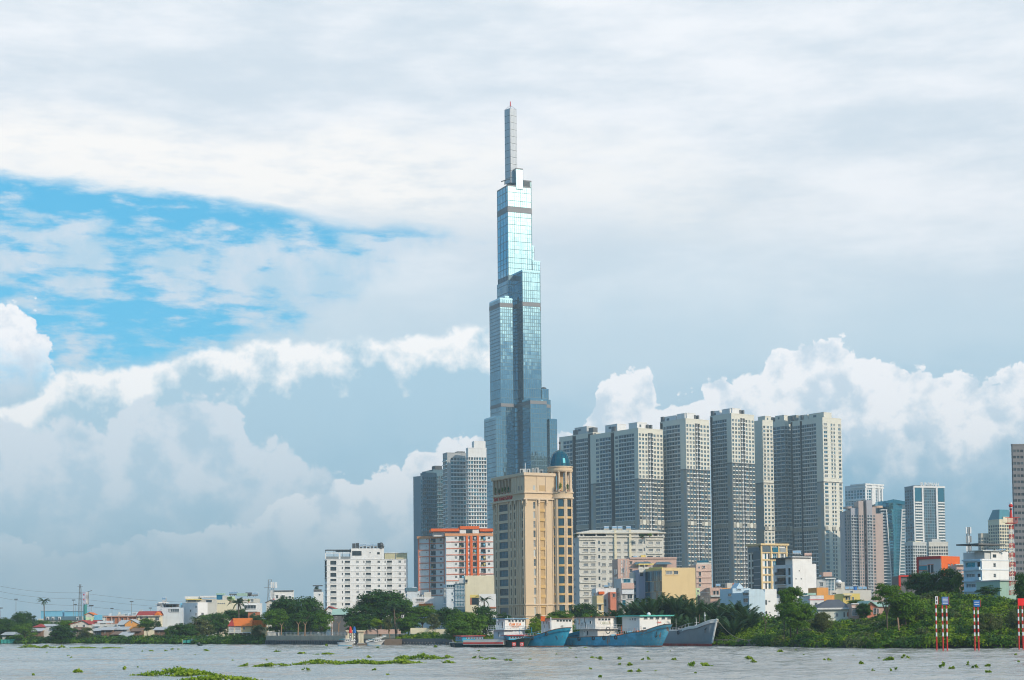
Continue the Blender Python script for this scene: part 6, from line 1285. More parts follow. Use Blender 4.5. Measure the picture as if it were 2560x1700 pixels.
# ------------------------------------------------------------ middle bank: sea wall, gate, jetty
t = T('seawall', 'stained concrete river wall on dark piles with a thin railing on top, under the trees', 'seawall', W(760, 1610).to_tuple())
m = MB(); c0, c1 = P(672, 1594, 520), P(868, 1594, 492)
fr = Fr((c0.x, 514), (c1.x, 487)); zt_w = fr.zpx(760, 1589); m.ob(fr, 0, fr.W, .9, zt_w, -1.2, 0, wall('stained_seawall_concrete', (.46, .39, .30), dirt=.55, scale=.5)); t.add('wall', m)
n = 46
for i in range(n): m = MB(); m.ob(fr, fr.W * i / n, fr.W * i / n + .35, -1.4, 1.3, -.2, .35, dconc); t.add('pile', m)
m = MB()
for i in range(60): m.ob(fr, fr.W * i / 60, fr.W * i / 60 + .08, zt_w, zt_w + 1.0, -.6, -.52, pgrey)
m.ob(fr, 0, fr.W, zt_w + .95, zt_w + 1.05, -.62, -.5, pgrey); m.ob(fr, 0, fr.W, zt_w + .5, zt_w + .56, -.6, -.52, pgrey); t.add('railing', m, kind='stuff')
t = T('seawall', 'lower dark quay edge running right from the gate towards the bushes', 'seawall', W(1000, 1610).to_tuple()); c0, c1 = P(868, 1594, 486), P(1130, 1594, 462); fr = Fr((c0.x, 484), (c1.x, 462)); m = MB(); m.ob(fr, 0, fr.W, .2, 1.7, -1, 0, dconc); t.add('wall', m)
for i in range(36): m = MB(); m.ob(fr, fr.W * i / 36, fr.W * i / 36 + .3, -1.4, .8, -.2, .3, dconc); t.add('pile', m)
t = T('wall', 'pale pink rendered garden wall behind the gate columns', 'wall', P(950, 1590, 510).to_tuple()); m = MB(); a, b = P(908, 1574, 510), P(1000, 1585, 505); m.box(a.x, b.x, 508, 508.4, b.z, a.z, pink); t.add('panel', m)
t = T('wall', 'low sandy wall with sloping top behind the bright bushes left of the barges', 'wall', P(1060, 1590, 490).to_tuple()); m = MB()
for (x0, x1, yt, yb) in ((1026, 1082, 1570, 1584), (1082, 1125, 1573, 1588)): a, b = P(x0, yt, 490), P(x1, yb, 490); m.box(a.x, b.x - .05, 489.8, 490.2, b.z, a.z, cream)
t.add('panel', m)
for x_, lb in ((876, 'left cream gate pavilion of square columns at the jetty'), (902.5, 'right cream gate pavilion of square columns at the jetty')):
    t = T('gate_pavilion', lb, 'gate', P(x_, 1600, 478).to_tuple()); w_ = 8 if x_ < 890 else 7; a = P(x_ - w_, 1577, 478); b = P(x_ + w_, 1577, 478)
    for k in range(3): xx = a.x + .3 + (b.x - a.x - .6) * k / 2; m = MB(); m.box(xx - .2, xx + .2, 477.8, 478.2, .6, a.z - .4, cream); m.box(xx - .3, xx + .3, 477.7, 478.3, a.z - .6, a.z - .4, cream); t.add('column', m)
    m = MB(); m.box(a.x - .2, b.x + .2, 477.4, 480, a.z - .4, a.z, sand2); m.box(a.x - .4, b.x + .4, 477.2, 480.2, a.z, a.z + .15, cream); t.add('roof', m)
    m = MB(); m.box(a.x - .3, b.x + .3, 477.2, 479.5, .2, .6, conc); t.add('base', m)
for x_, yt, mt, lb in ((876, 1568, redm, 'striped channel post with a red topmark beside the gate columns'), (886, 1568, bluep, 'striped channel post with a blue topmark between the gate columns')):
    t = T('channel_post', lb, 'channel post', P(x_, 1606, 472).to_tuple()); a = P(x_, yt, 472)
    for k in range(8): z0_ = .2 + (a.z - 1.8) * k / 8; m = MB(); m.cone((a.x, 472), .16, .16, z0_, z0_ + (a.z - 1.8) / 8, whm if k % 2 else dsteel, 8); t.add('stripe', m)
    m = MB(); m.cone((a.x, 472), .5, .35, a.z - 1.6, a.z - .3, mt, 10); m.ball((a.x, 472, a.z - .1), .3, .3, .3, mt, 8, 5); t.add('topmark', m)
t = T('jetty', 'floating brown pontoon with an inclined gangway by the speedboats', 'jetty', W(935, 1609).to_tuple()); a, b = P(895, 1606, 468), P(915, 1606, 468); m = MB(); m.box(a.x, b.x, 467, 470, -.1, .45, wood); t.add('pontoon', m)
m = MB(); m.tube(P(914, 1605, 468), P(965, 1590, 478), .18, pgrey, 4); m.tube(P(914, 1602, 468), P(965, 1587, 478), .06, pgrey, 4); t.add('gangway', m)
a, b = P(962, 1600, 470), P(1003, 1600, 470); m = MB(); m.box(a.x, b.x, 468, 474, .1, ZZ(980, 1598, 470), wood); t.add('landing_ramp', m)
# green net fence on the bank
t = T('net_fence', 'teal construction net strung along the bank left of the timber house', 'fence', W(510, 1608).to_tuple()); 
pts_t = [(457, 1601), (480, 1598), (505, 1596), (540, 1596), (569, 1599)]
netm = wall('teal_net', (.03, .26, .23)); m = MB()
for (x0, y0_), (x1, y1_) in zip(pts_t, pts_t[1:]):
    q0, q1 = P(x0, y0_, 540), P(x1, y1_, 540)
    for k in range(6):
        f0, f1 = k / 6, (k + 1) / 6; a = q0.lerp(q1, f0); b = q0.lerp(q1, f1); da, db = .25 * math.sin(k * 2.1 + x0), .25 * math.sin((k + 1) * 2.1 + x0)
        m.poly([(a.x, a.y + da, .5), (b.x, b.y + db, .5), (b.x, b.y + db, b.z - .05), (a.x, a.y + da, a.z - .05)], netm)
t.add('net', m)
for x0, y0_ in pts_t: q0 = P(x0, y0_, 539.8); m = MB(); m.tube((q0.x, 539.7, .2), (q0.x, 539.7, q0.z + .3), .07, pgrey); t.add('post', m)
m = MB(); a, b = P(2, 1601, 618), P(38, 1601, 618)
for k in range(8): m.poly([(a.x + (b.x - a.x) * k / 8, 618 + .2 * (k % 2), .2), (a.x + (b.x - a.x) * (k + 1) / 8, 618 + .2 * ((k + 1) % 2), .2), (a.x + (b.x - a.x) * (k + 1) / 8, 618 + .2 * ((k + 1) % 2), 1.6), (a.x + (b.x - a.x) * k / 8, 618 + .2 * (k % 2), 1.6)], netm)
solo('net_fence', m, 'short teal net at the water edge at the far left below the huts', 'fence')
# buildings between hotel and sandstone tower
t, p = H_('grey blue narrow house with a dark roof level and balconies behind the round tree', 'house', 1012, 1018, 1050, 1478, 1520, 640, 6, white2, [(1044, 1484, 1048, 1490)], depth=10); band(t, p.fR, 1014, 1469, 1044, 1478, bluedk, -8, .3, 'roof_room'); tankobj(t, 1036, 1471, 645, .5, 1.6, .3, white); 
for k in range(3): band(t, p.fR, 1005, 1483 + 9 * k, 1018, 1485 + 9 * k, pgrey, -3, .9, 'balcony')
t, p = H_('white low house with an awning window and an orange sheet roof in front', 'house', 1029, 1031, 1110, 1494, 1525, 620, 3, white, [(1041, 1497, 1061, 1504, 'wide', g3), (1050, 1485, 1055, 1491)], depth=9)
band(t, p.fR, 1060, 1480, 1078, 1494, offw, -5, -.2, 'roof_room'); band(t, p.fR, 1047, 1509, 1082, 1516, tile_o, .3, 2.6, 'roof'); band(t, p.fR, 1042, 1487, 1058, 1494, pgrey, -4, -.1, 'terrace_room')
t, p = H_('slim white house with two small blue windows and a glazed top floor', 'house', 1108, 1116, 1137, 1460, 1520, 600, 8, white2, [(1128.5, 1481, 1132.5, 1487, 'one', g4), (1128.5, 1497, 1132.5, 1503, 'one', g4), (1116.5, 1462, 1136, 1469, 'wide', g4)], [(1109, 1468, 1115, 1510, 'tall', g4)], depth=10)
t, p = H_('dark teal glass fronted narrow building joined to the slim white house', 'building', 1136, 1137, 1162, 1459, 1520, 600, 3, bluedk, [(1137.5, 1461 + 14 * k, 1161, 1474 + 14 * k, 'fine', gteal) for k in range(4)], depth=10)
t, p = H_('tall blank cream wall building with a grey stair box left of the sandstone tower', 'building', 1161, 1163, 1236, 1439, 1520, 606, 3, cream, [(1163, 1449, 1169, 1457, 'one', g1)], depth=14, par=.2); band(t, p.fR, 1148, 1445, 1164, 1458, pgrey, -5, -.5, 'stair_box')
t, p = H_('white low house with a yellow topped shop opening below the blank cream wall', 'house', 1195, 1197, 1240, 1485, 1530, 585, 3, white, [(1214, 1494, 1216.5, 1496, 'one'), (1223.5, 1494, 1226, 1496, 'one')], depth=8); band(t, p.fR, 1175, 1487, 1197, 1494, yellow, -.3, .6, 'sign_band'); band(t, p.fR, 1175, 1494, 1197, 1512, g1, -.3, .3, 'shop_glass'); band(t, p.fR, 1175, 1494, 1179, 1512, brickc, .3, .5, 'shop_pillar'); band(t, p.fR, 1224, 1517, 1240, 1521, brickc, .05, .6, 'ledge')
for x0, x1, yt, lb in ((815, 850, 1524, 'white gabled villa with a brick red ridge, between the two big round trees'), ):
    t, p = roofed('house', lb, 'house', x0, x1, 1528, 1517, 1560, 560, white, tile_r, 'front', 822, depth=10, wins=[(822, 1530, 828, 1536)])
t, p = roofed('house', 'grey wooden gabled shed with a teal roof in front of the white gabled villa', 'house', 832, 870, 1537, 1522, 1560, 545, dconc, gmetal, 'side', depth=9, wins=[(838, 1541, 843, 1547)])

# ------------------------------------------------------------ boats
hullblue = None; hullgrey = wall('grey_hull_paint', (.26, .30, .34), .5, .2, scale=.5)
hullblue = None
def rusty(name, c, amount=.58, rc=(.30, .15, .08), rc2=(.34, .32, .30)):
    m, b = newmat(name); t_ = E.nt.nodes.new('ShaderNodeTexCoord'); o = E(t_.outputs['Object'])
    n1 = noise(o, .9, 6, .65, stretch=(1, 1, .35)); n2 = noise(o, .5, 5, .6, off=(4, 2, 1)); n3 = noise(o, 2.2, 4, .6, stretch=(1, 1, .2))
    cc = mixc(smooth(n2, .5, .62) * .6, tuple(c), tuple(x * 1.5 + .03 for x in c)); cc = mixc(smooth(n3, .55, .7) * .5, cc, rc2); cc = mixc(smooth(n1, amount, amount + .06) * .85, cc, rc)
    E.nt.links.new(cc.k, b.inputs['Base Color']); b.inputs['Roughness'].default_value = .65; return m
hullblue = rusty('worn_blue_hull_paint', (.02, .29, .46), .66, (.16, .13, .12), (.10, .30, .42)); rblue = rusty('rusty_blue_hull', (.07, .33, .48), .57); rwhite = rusty('rust_streaked_white', (.62, .60, .57), .60); hboot = rusty('boot_topping', (.16, .08, .06), .5); hredb = rusty('red_boot_topping', (.40, .06, .04), .62); rdeck = rusty('rusty_deck', (.17, .12, .10), .45); bwhite = wall('boat_white', (.74, .74, .73), .5, .12)
class Boat:
    def __init__(s, name, label, cat, stern, bow, beam, sheer, side, boot, rake=2.2, deck=None, bulw=.7, bulm=None, draft=.6, boot_z=.35, group=None, n=26, full=.72):
        s.S = Vector((stern[0], stern[1])); B_ = Vector((bow[0], bow[1])); s.d = (B_ - s.S).normalized(); s.L = (B_ - s.S).length; s.q = Vector((s.d.y, -s.d.x))   # q: towards the viewer side
        s.t = T(name, label, cat, (s.S.x, s.S.y, 0), group); s.sheer = sheer
        def hb(t): 
            a = min(1, .72 + t * 2.4); return beam / 2 * a * (1 if t < full else max(0, 1 - ((t - full) / (1 - full)) ** 2.1) ** .75)
        def hw(t): return beam / 2 * min(1, .55 + t * 3.2) * .94 * (1 if t < full - .12 else max(0, 1 - ((t - full + .12) / (1.12 - full)) ** 1.7))
        def hz(t):
            for (a, za), (b, zb) in zip(sheer, sheer[1:]):
                if t <= b: k = (t - a) / (b - a); k = k * k * (3 - 2 * k) if zb > za else k; return za + (zb - za) * k
            return sheer[-1][1]
        s.hz = hz; s.hb = hb; m = MB(); mbt = MB(); lv = [0, .12, .5, 1.0]
        def pt(t, k, sg):
            z0_, z1_ = boot_z, hz(t); x = t * (s.L - rake * (1 - k)); y = (hw(t) + (hb(t) - hw(t)) * k ** .8) * sg; z = z0_ + (z1_ - z0_) * k; w = s.S + s.d * x + s.q * y; return (w.x, w.y, z)
        for sg in (1, -1):
            for i in range(n):
                t0, t1 = i / n, (i + 1) / n
                for k0, k1 in zip(lv, lv[1:]):
                    f = [pt(t0, k0, sg), pt(t1, k0, sg), pt(t1, k1, sg), pt(t0, k1, sg)]; m.poly(f if sg > 0 else f[::-1], side)
                a, b = pt(t0, 0, sg), pt(t1, 0, sg); g_ = [(a[0], a[1], -draft), (b[0], b[1], -draft), b, a]; mbt.poly(g_ if sg > 0 else g_[::-1], boot)
        m.poly([pt(0, 0, -1), pt(0, 0, 1), pt(0, 1, 1), pt(0, 1, -1)], side)
        hull_ = s.t.add('hull', m); s.t.add('boot_topping', mbt, parent=hull_)
        dk = MB()
        for i in range(n):
            t0, t1 = i / n, (i + 1) / n; a, b, c, e = pt(t0, 1, 1), pt(t1, 1, 1), pt(t1, 1, -1), pt(t0, 1, -1); o = -bulw
            dk.poly([(a[0], a[1], a[2] + o), (b[0], b[1], b[2] + o), (c[0], c[1], c[2] + o), (e[0], e[1], e[2] + o)], deck or rdeck)
        s.t.add('deck', dk)
        rl = MB()
        for sg in (1, -1):
            for i in range(n): rl.tube(pt(i / n, 1, sg), pt((i + 1) / n, 1, sg), .09, bulm or side, 5)
        s.t.add('gunwale', rl); s.pt = pt
    def at(s, x, y, z): w = s.S + s.d * x + s.q * y; return Vector((w.x, w.y, z))
    def tyres(s, ts, r=.42, z=None, mat=None):
        tm = mat or dsteel
        for t_ in ts:
            c = Vector(s.pt(t_, .82, 1)); m = MB(); n_ = 14; q = Vector((s.q.x, s.q.y, 0)); d = Vector((s.d.x, s.d.y, 0))
            if z: c.z = z
            for i in range(n_):
                a0, a1 = 2 * PI * i / n_, 2 * PI * (i + 1) / n_
                m.tube(c + q * .12 + d * r * math.cos(a0) + Vector((0, 0, r * math.sin(a0))), c + q * .12 + d * r * math.cos(a1) + Vector((0, 0, r * math.sin(a1))), .13, tm, 6)
            s.t.add('tyre_fender', m)
def cabin(t, xl, xc, xr, yt, yb, D, th, wm, front=(), side=(), roofm=None, over=.35, name='cabin', yroof=.18, gm=None, fm=None):
    zb = ZZ(xc, yb, D); p = Plan(xl, xc, xr, yt, D, th, zb=zb, yref=(yt + yb) / 2); m = MB(); p.shell(m, wm, wm); cb = t.add(name, m)
    if roofm:
        k = MB(); c = (p.C + p.Bk) / 2; ux = (p.R - p.C).normalized(); uy = (p.L - p.C).normalized(); a, b = p.Rr / 2 + over, p.dep / 2 + over
        k.prism([tuple(c - ux * a - uy * b), tuple(c + ux * a - uy * b), tuple(c + ux * a + uy * b), tuple(c - ux * a + uy * b)], p.zt, p.zt + yroof, roofm); t.add('roof', k)
    for fr, ws in ((p.fR, front), (p.fL, side)):
        for w in ws:
            a, b = fr.upx(w[0], w[1]), fr.upx(w[2], w[1]); za, zb_ = fr.zpx((w[0] + w[2]) / 2, w[3]), fr.zpx((w[0] + w[2]) / 2, w[1])
            t.inst('window' if len(w) < 5 else w[4], window_mesh(max(.2, b - a), zb_ - za, gm or g1, fm or wmetal, 'one'), fr.pt((a + b) / 2, (za + zb_) / 2, .02), fr.rz, parent=cb)
    return p, cb
def rail_(t, fr, u0, u1, z, d, h=.9, n=8, mat=None, r=.035):
    m = MB()
    for i in range(n + 1): u_ = u0 + (u1 - u0) * i / n; m.tube(fr.pt(u_, z, d), fr.pt(u_, z + h, d), r, mat or wmetal, 4)
    for k in (.5, 1): m.tube(fr.pt(u0, z + h * k, d), fr.pt(u1, z + h * k, d), r, mat or wmetal, 4)
    t.add('railing', m)
def worn(t, fr, u, z, h, n, mat):
    """a worn painted line too faded to read"""
    for i in range(n):
        m = MB(); a = u + (i - n / 2) * h * .75; m.ob(fr, a, a + h * .4, z - h / 2, z + h / 2 * (1 if i % 3 else .5), .02, .05, mat); t.add('faded_paint_mark', m)
W2 = lambda px, D, py=1612: (P(px, py, D).x, D)
TB = 50
B1 = Boat('cargo_boat', 'clean blue cargo boat with an orange lettered white wheelhouse at its stern', 'boat', W2(1236, 415), W2(1429, 399), 6.2, [(0, 1.9), (.35, 2.0), (.55, 2.5), (1, 4.6)], hullblue, hboot, 2.4, bulm=rust)
p, cb = cabin(B1.t, 1234, 1260, 1313, 1575, 1597, 411, TB, white2, side=[(1246, 1580, 1249, 1592, 'door')], name='lower_cabin', roofm=bwhite, over=.9, yroof=.14)
rail_(B1.t, p.fL, -1, p.fL.W, p.zt + .14, .7); rail_(B1.t, p.fR, 0, p.fR.W + .8, p.zt + .14, .7)
p, cb = cabin(B1.t, 1240, 1262, 1313, 1547.5, 1574, 411, TB, bwhite, front=[(1270 + 8.6 * i, 1549.5, 1276 + 8.6 * i, 1555) for i in range(5)], side=[(1245, 1557, 1248, 1563), (1254, 1554, 1258, 1571, 'door')], roofm=wall('blue_roof', (.20, .36, .50)), name='wheelhouse', over=.6)
text(B1.t, p.fR, 'CAM LUA', p.fR.W * .5, p.fR.zpx(1288, 1561.5), 1.05, flat('orange_lettering', (.75, .22, .05)), .05, .02, .02)
worn(B1.t, p.fR, p.fR.W * .5, p.fR.zpx(1288, 1567.5), .42, 9, flat('faded_red_lettering', (.55, .3, .2)))
m = MB()
for i in range(7):
    a, b = P(1284 + i * 3.4, 1577 + i * 0.2, 408), P(1277 + i * 5, 1589, 405); m.tube(a, b, .05, wmetal, 4)
for k in range(4): m.tube(P(1281 - k * 1.5, 1580 + k * 3, 407), P(1305 + k * 1.5, 1580 + k * 3, 407), .05, wmetal, 4)
B1.t.add('steel_stairs', m)
for x_, y0_ in ((1244, 1551), (1269, 1540), (1283, 1543)): m = MB(); a = P(x_, y0_, 412); m.tube((a.x, a.y, a.z - 1.6), a, .05, wmetal, 4); (m.ball((a.x, a.y, a.z), .35, .35, .4, whm, 8, 5) if x_ == 1244 else None); B1.t.add('aerial', m)
B1.tyres([.62]); m = MB(); m.tube(B1.pt(.9, .6, 1), B1.pt(.93, .35, 1), .08, dsteel, 5); B1.t.add('anchor', m)
m = MB(); m.box(*[0, .01, 0, .01, 0, .01], rust) if False else None
for i in range(5): m = MB(); c = B1.at(B1.L * (.42 + .07 * i), 0, B1.hz(.42 + .07 * i) - .5); m.box(c.x - .9, c.x + .9, c.y - .9, c.y + .9, c.z, c.z + .75, [rust, rdeck][i % 2]); B1.t.add('hatch_cover', m)
B2 = Boat('cargo_boat', 'boat moored behind the blue one, showing a rusty white wheelhouse with five windows', 'boat', W2(1350, 432), W2(1470, 412), 6, [(0, 1.8), (.6, 2.2), (1, 3.6)], hullblue, hboot, 2)
p, cb = cabin(B2.t, 1353, 1379, 1431, 1547, 1584, 412, TB, bwhite, front=[(1391 + 7.6 * i, 1549, 1397 + 7.6 * i, 1554.5) for i in range(5)], side=[(1357, 1553, 1360, 1560), (1366, 1553, 1369, 1560), (1361, 1563, 1364, 1570), (1371, 1555, 1375, 1572, 'door')], roofm=wall('brown_roof', (.25, .17, .12)), name='wheelhouse', over=.6)
worn(B2.t, p.fR, p.fR.W * .5, p.fR.zpx(1400, 1566), .5, 3, dsteel)
m = MB(); a = P(1377, 1543, 408); m.tube((a.x, a.y, a.z - 4), a, .12, whm, 6); B2.t.add('exhaust_pipe', m)
m = MB(); a = P(1357, 1548, 413); m.box(a.x - .5, a.x + .5, 412, 413, a.z - .5, a.z + .7, orange); B2.t.add('life_raft_box', m)
B3 = Boat('cargo_boat', 'long rust stained light blue cargo boat, largest hull, with an anchor at the bow', 'boat', W2(1432, 408), W2(1682, 384), 6.8, [(0, 2.2), (.5, 2.5), (.75, 3.4), (1, 5.2)], rblue, hboot, 3.2, bulm=rust, n=34)
p, cb = cabin(B3.t, 1449, 1494, 1545, 1573, 1592, 401, TB, rwhite, side=[(1460, 1577, 1462, 1581), (1467, 1577, 1471, 1588, 'door')], name='lower_cabin', roofm=rwhite, over=1.0, yroof=.12)
rail_(B3.t, p.fL, -1, p.fL.W, p.zt + .14, .8, n=12); rail_(B3.t, p.fR, 0, p.fR.W + 1, p.zt + .14, .8, n=7)
p, cb = cabin(B3.t, 1440, 1488, 1541, 1543.5, 1572, 401, TB, rwhite, front=[(1495 + 8 * i, 1545.5, 1501.5 + 8 * i, 1551.5) for i in range(4)], side=[(1446, 1557, 1449, 1563), (1454, 1556, 1457, 1562), (1463, 1555, 1466, 1570, 'door'), (1474, 1552, 1479, 1560)], roofm=rust, name='wheelhouse', over=.5)
text(B3.t, p.fR, 'CAM LUA', p.fR.W * .48, p.fR.zpx(1512, 1558), .95, flat('faded_green_lettering', (.45, .46, .36)), .05, .02, .01)
for x_, y0_ in ((1448, 1548), (1462, 1544), (1478, 1540)): m = MB(); a = P(x_, y0_, 403); m.tube((a.x, a.y, a.z - 1.2), a, .12, rust if x_ != 1478 else orange, 6); B3.t.add('vent_pipe', m)
m = MB(); a = P(1520, 1576, 393); n_ = 14
for i in range(n_): m.tube((a.x + .5 * math.cos(2 * PI * i / n_), a.y, a.z + .75 * math.sin(2 * PI * i / n_)), (a.x + .5 * math.cos(2 * PI * (i + 1) / n_), a.y, a.z + .75 * math.sin(2 * PI * (i + 1) / n_)), .1, dsteel, 5)
B3.t.add('spare_tyre', m)
B3.tyres([.18, .33, .44, .56], .38)
m = MB(); a = Vector(B3.pt(.93, .70, 1)); b = Vector(B3.pt(.935, .40, 1)); qv = Vector((B3.q.x, B3.q.y, 0)) * .15; m.tube(a + qv, b + qv, .09, dsteel, 5)
for sg in (-1, 1): m.tube(b + qv, b + qv + Vector((B3.d.x * .55 * sg, B3.d.y * .55 * sg, .45)), .09, dsteel, 5)
B3.t.add('anchor', m)
for i in range(6): m = MB(); c = B3.at(B3.L * (.46 + .06 * i), random.uniform(-1, 1), B3.hz(.46 + .06 * i) - .7); m.box(c.x - .6, c.x + .6, c.y - .6, c.y + .6, c.z, c.z + random.uniform(.5, 1.3), random.choice([rust, rwhite, rdeck])); B3.t.add('deck_gear', m)
m = MB(); c = B3.at(B3.L * .86, 0, B3.hz(.86) - .6); m.box(c.x - 1.3, c.x + 1.3, c.y - .7, c.y + .7, c.z, c.z + .9, rust); m.tube((c.x, c.y, c.z), (c.x, c.y, c.z + 3.2), .06, rust, 5); B3.t.add('windlass', m)
B4 = Boat('cargo_boat', 'boat behind the rust stained hull with a big white wheelhouse under a turquoise roof', 'boat', W2(1545, 424), W2(1712, 402), 6.5, [(0, 1.8), (.6, 2.4), (1, 4.0)], hullgrey, hboot, 2)
troof = wall('turquoise_roof', (.10, .48, .42), dirt=.1)
p, cb = cabin(B4.t, 1556, 1599, 1677, 1541, 1578, 402, TB - 4, bwhite, front=[(1609 + 14.6 * i, 1542, 1618.5 + 14.6 * i, 1549) for i in range(5)] + [(1607, 1568, 1615, 1573)], side=[(1574, 1546, 1577, 1551), (1580, 1545, 1583, 1551), (1586, 1545, 1590, 1552)], roofm=troof, name='wheelhouse', over=.7, yroof=.3, gm=g2)
m = MB(); a = P(1622, 1535.5, 404); m.ball((a.x, a.y, a.z), .45, .45, .45, whm, 10, 6); B4.t.add('radar_dome', m)
m = MB(); 
for x_ in (1555, 1564, 1573): a = P(x_, 1542, 410); m.tube((a.x, a.y, a.z - 4.5), (a.x, a.y, a.z), .07, wmetal, 4)
B4.t.add('awning_post', m, kind=None); rail_(B4.t, p.fL, -3, p.fL.W, p.zb, .8)
m = MB(); fr = p.fL; m.ob(fr, -3.5, 0, p.zt - .1, p.zt + .1, -4, .8, troof); B4.t.add('awning', m)
worn(B4.t, p.fR, p.fR.W * .62, p.fR.zpx(1640, 1556), .4, 6, redm); m = MB(); m.ob(p.fR, p.fR.upx(1640, 1566), p.fR.upx(1652, 1566), p.fR.zpx(1645, 1569), p.fR.zpx(1645, 1565), .02, .05, bluep); B4.t.add('name_plate', m)
B5 = Boat('cargo_boat', 'grey cargo boat with a high pale raked bow, rightmost of the moored boats', 'boat', W2(1640, 412), W2(1793, 387), 6.8, [(0, 3.4), (.55, 3.6), (.8, 4.6), (1, 6.1)], hullgrey, hredb, 2.2, bulm=bwhite, boot_z=.6, full=.66)
m = MB()
for i in range(17, 26):
    t0, t1 = i / 26, (i + 1) / 26
    for k in (0, 1): pass
    a, b = Vector(B5.pt(t0, 1, 1)), Vector(B5.pt(t1, 1, 1)); a2, b2 = Vector(B5.pt(t0, .86, 1)), Vector(B5.pt(t1, .86, 1)); o = Vector((B5.q.x, B5.q.y, 0)) * .05
    m.poly([tuple(a2 + o), tuple(b2 + o), tuple(b + o), tuple(a + o)], bwhite)
B5.t.add('bow_stripe', m)
m = MB(); tip = B5.pt(1, 1, 1); low = B5.pt(1, .05, 1); m.tube((tip[0], tip[1], tip[2] + .1), low, .22, bwhite, 6); B5.t.add('stem', m)
for x_, y0_, mt in ((1780, 1530, whm), (1749, 1536, rust), (1690, 1546, pg)): m = MB(); a = P(x_ - (18 if x_ == 1780 else 0), y0_, 396); m.tube((a.x, a.y, a.z - 4), a, .06, mt, 5); (m.ball((a.x, a.y, a.z - .8), .2, .2, .25, whm, 6, 4) if x_ == 1780 else None); B5.t.add('mast', m)
m = MB(); a = Vector(B5.pt(.93, .62, 1)); o = Vector((B5.q.x, B5.q.y, 0)) * .12
for sg in (-1, 1): m.tube(a + o, a + o + Vector((B5.d.x * .7 * sg, B5.d.y * .7 * sg, .55)), .1, dsteel, 5)
m.tube(a + o, a + o + Vector((0, 0, -.7)), .1, dsteel, 5); B5.t.add('anchor', m)
m = MB(); a = Vector(tip); b = P(1862, 1600, 372); m.path([a.lerp(b, i / 12) - Vector((0, 0, 1.0 * math.sin(PI * i / 12))) for i in range(13)], .06, flat('rope', (.35, .28, .16), .9), 5); solo('mooring_rope', m, 'long slack rope from the grey bow down to the right bank', 'rope')
def clutter(B_, t0, t1, n, seed, mats):
    """ropes, drums, crates, pipes lying on a working deck"""
    r = random.Random(seed)
    for i in range(n):
        t_ = r.uniform(t0, t1); c = B_.at(B_.L * t_, r.uniform(.6, 2.4), B_.hz(t_) - .6); m = MB(); k = i % 4; mt = r.choice(mats)
        if k == 0: m.cone(c, .32, .32, c.z, c.z + 1.0, mt, 10); nm = 'drum'
        elif k == 1: m.box(c.x - .5, c.x + .5, c.y - .35, c.y + .35, c.z, c.z + r.uniform(.6, 1.2), mt); nm = 'crate'
        elif k == 2: m.tube((c.x, c.y, c.z), (c.x + r.uniform(-.3, .3), c.y, c.z + r.uniform(1.6, 3.0)), .06, mt, 5); m.tube((c.x - .5, c.y, c.z + 1.5), (c.x + .5, c.y, c.z + 1.5), .04, mt, 4); nm = 'derrick_post'
        else: m.tube((c.x - 1.2, c.y, c.z + .8), (c.x + 1.2, c.y, c.z + .9), .12, mt, 6); nm = 'pipe'
        B_.t.add(nm, m)
    for i in range(int(n * 1.2)):
        t_ = t0 + (t1 - t0) * i / (n * 1.2); a = Vector(B_.pt(t_, 1, 1)); m = MB(); m.tube(a, a + Vector((0, 0, .75)), .04, wmetal, 4)
        b = Vector(B_.pt(t_ + (t1 - t0) / (n * 1.2), 1, 1)); m.tube(a + Vector((0, 0, .75)), b + Vector((0, 0, .75)), .03, wmetal, 4); B_.t.add('rail_section', m)
clutter(B1, .38, .8, 10, 1, [rust, rdeck, orange, hullblue]); clutter(B3, .42, .80, 14, 2, [rust, rwhite, rdeck, cyanw, orange]); clutter(B5, .5, .8, 5, 3, [wmetal, pg])
B1.tyres([.45, .8], .34); B5.tyres([.6], .34)
# low barges in front
cbl = wall('bright_blue_cabin', (.03, .33, .52), .5, .15); dkh = wall('dark_green_hull', (.03, .07, .07), .6, .3)
A1 = Boat('river_barge', 'low dark barge with a bright blue red-roofed cabin, leftmost of the moored boats', 'boat', W2(1135, 416), W2(1262, 406), 4.6, [(0, 1.15), (.8, .95), (1, 1.3)], dkh, dkh, .8, bulw=.25, boot_z=.15, bulm=offw, n=20, full=.86)
p, cb = cabin(A1.t, 1139, 1156, 1208, 1591, 1604, 411, 12, cbl, front=[(1166 + 7 * i, 1593, 1171 + 7 * i, 1597.5) for i in range(6)], side=[(1142, 1594, 1145, 1600), (1149, 1594, 1152, 1600)], roofm=redm, over=.5, yroof=.12)
m = MB(); fr = Fr(W2(1158, 409), W2(1258, 404)); m.ob(fr, 0, fr.W, .7, 1.75, -2.6, 0, offw); m.ob(fr, fr.W * .3, fr.W, 1.75, 2.0, -2.4, -.1, tin); m.ob(fr, 0, fr.W, .9, 1.25, .01, .05, redm); A1.t.add('cargo_coaming', m)
A1.tyres([.12, .3, .45, .6, .75], .3, z=.4)
A2 = Boat('tug', 'small tug with red square fenders and a blue cabin before the blue hull', 'boat', W2(1256, 410), W2(1324, 401), 4.2, [(0, 1.2), (.5, 1.4), (1, 2.2)], dkh, dkh, 1.2, bulw=.3, boot_z=.2, n=18)
p, cb = cabin(A2.t, 1259, 1272, 1311, 1589, 1600, 403, 14, cbl, front=[(1276 + 7 * i, 1591, 1281 + 7 * i, 1596) for i in range(5)], side=[(1262, 1592, 1265, 1598)], roofm=redm, over=.6, yroof=.14)
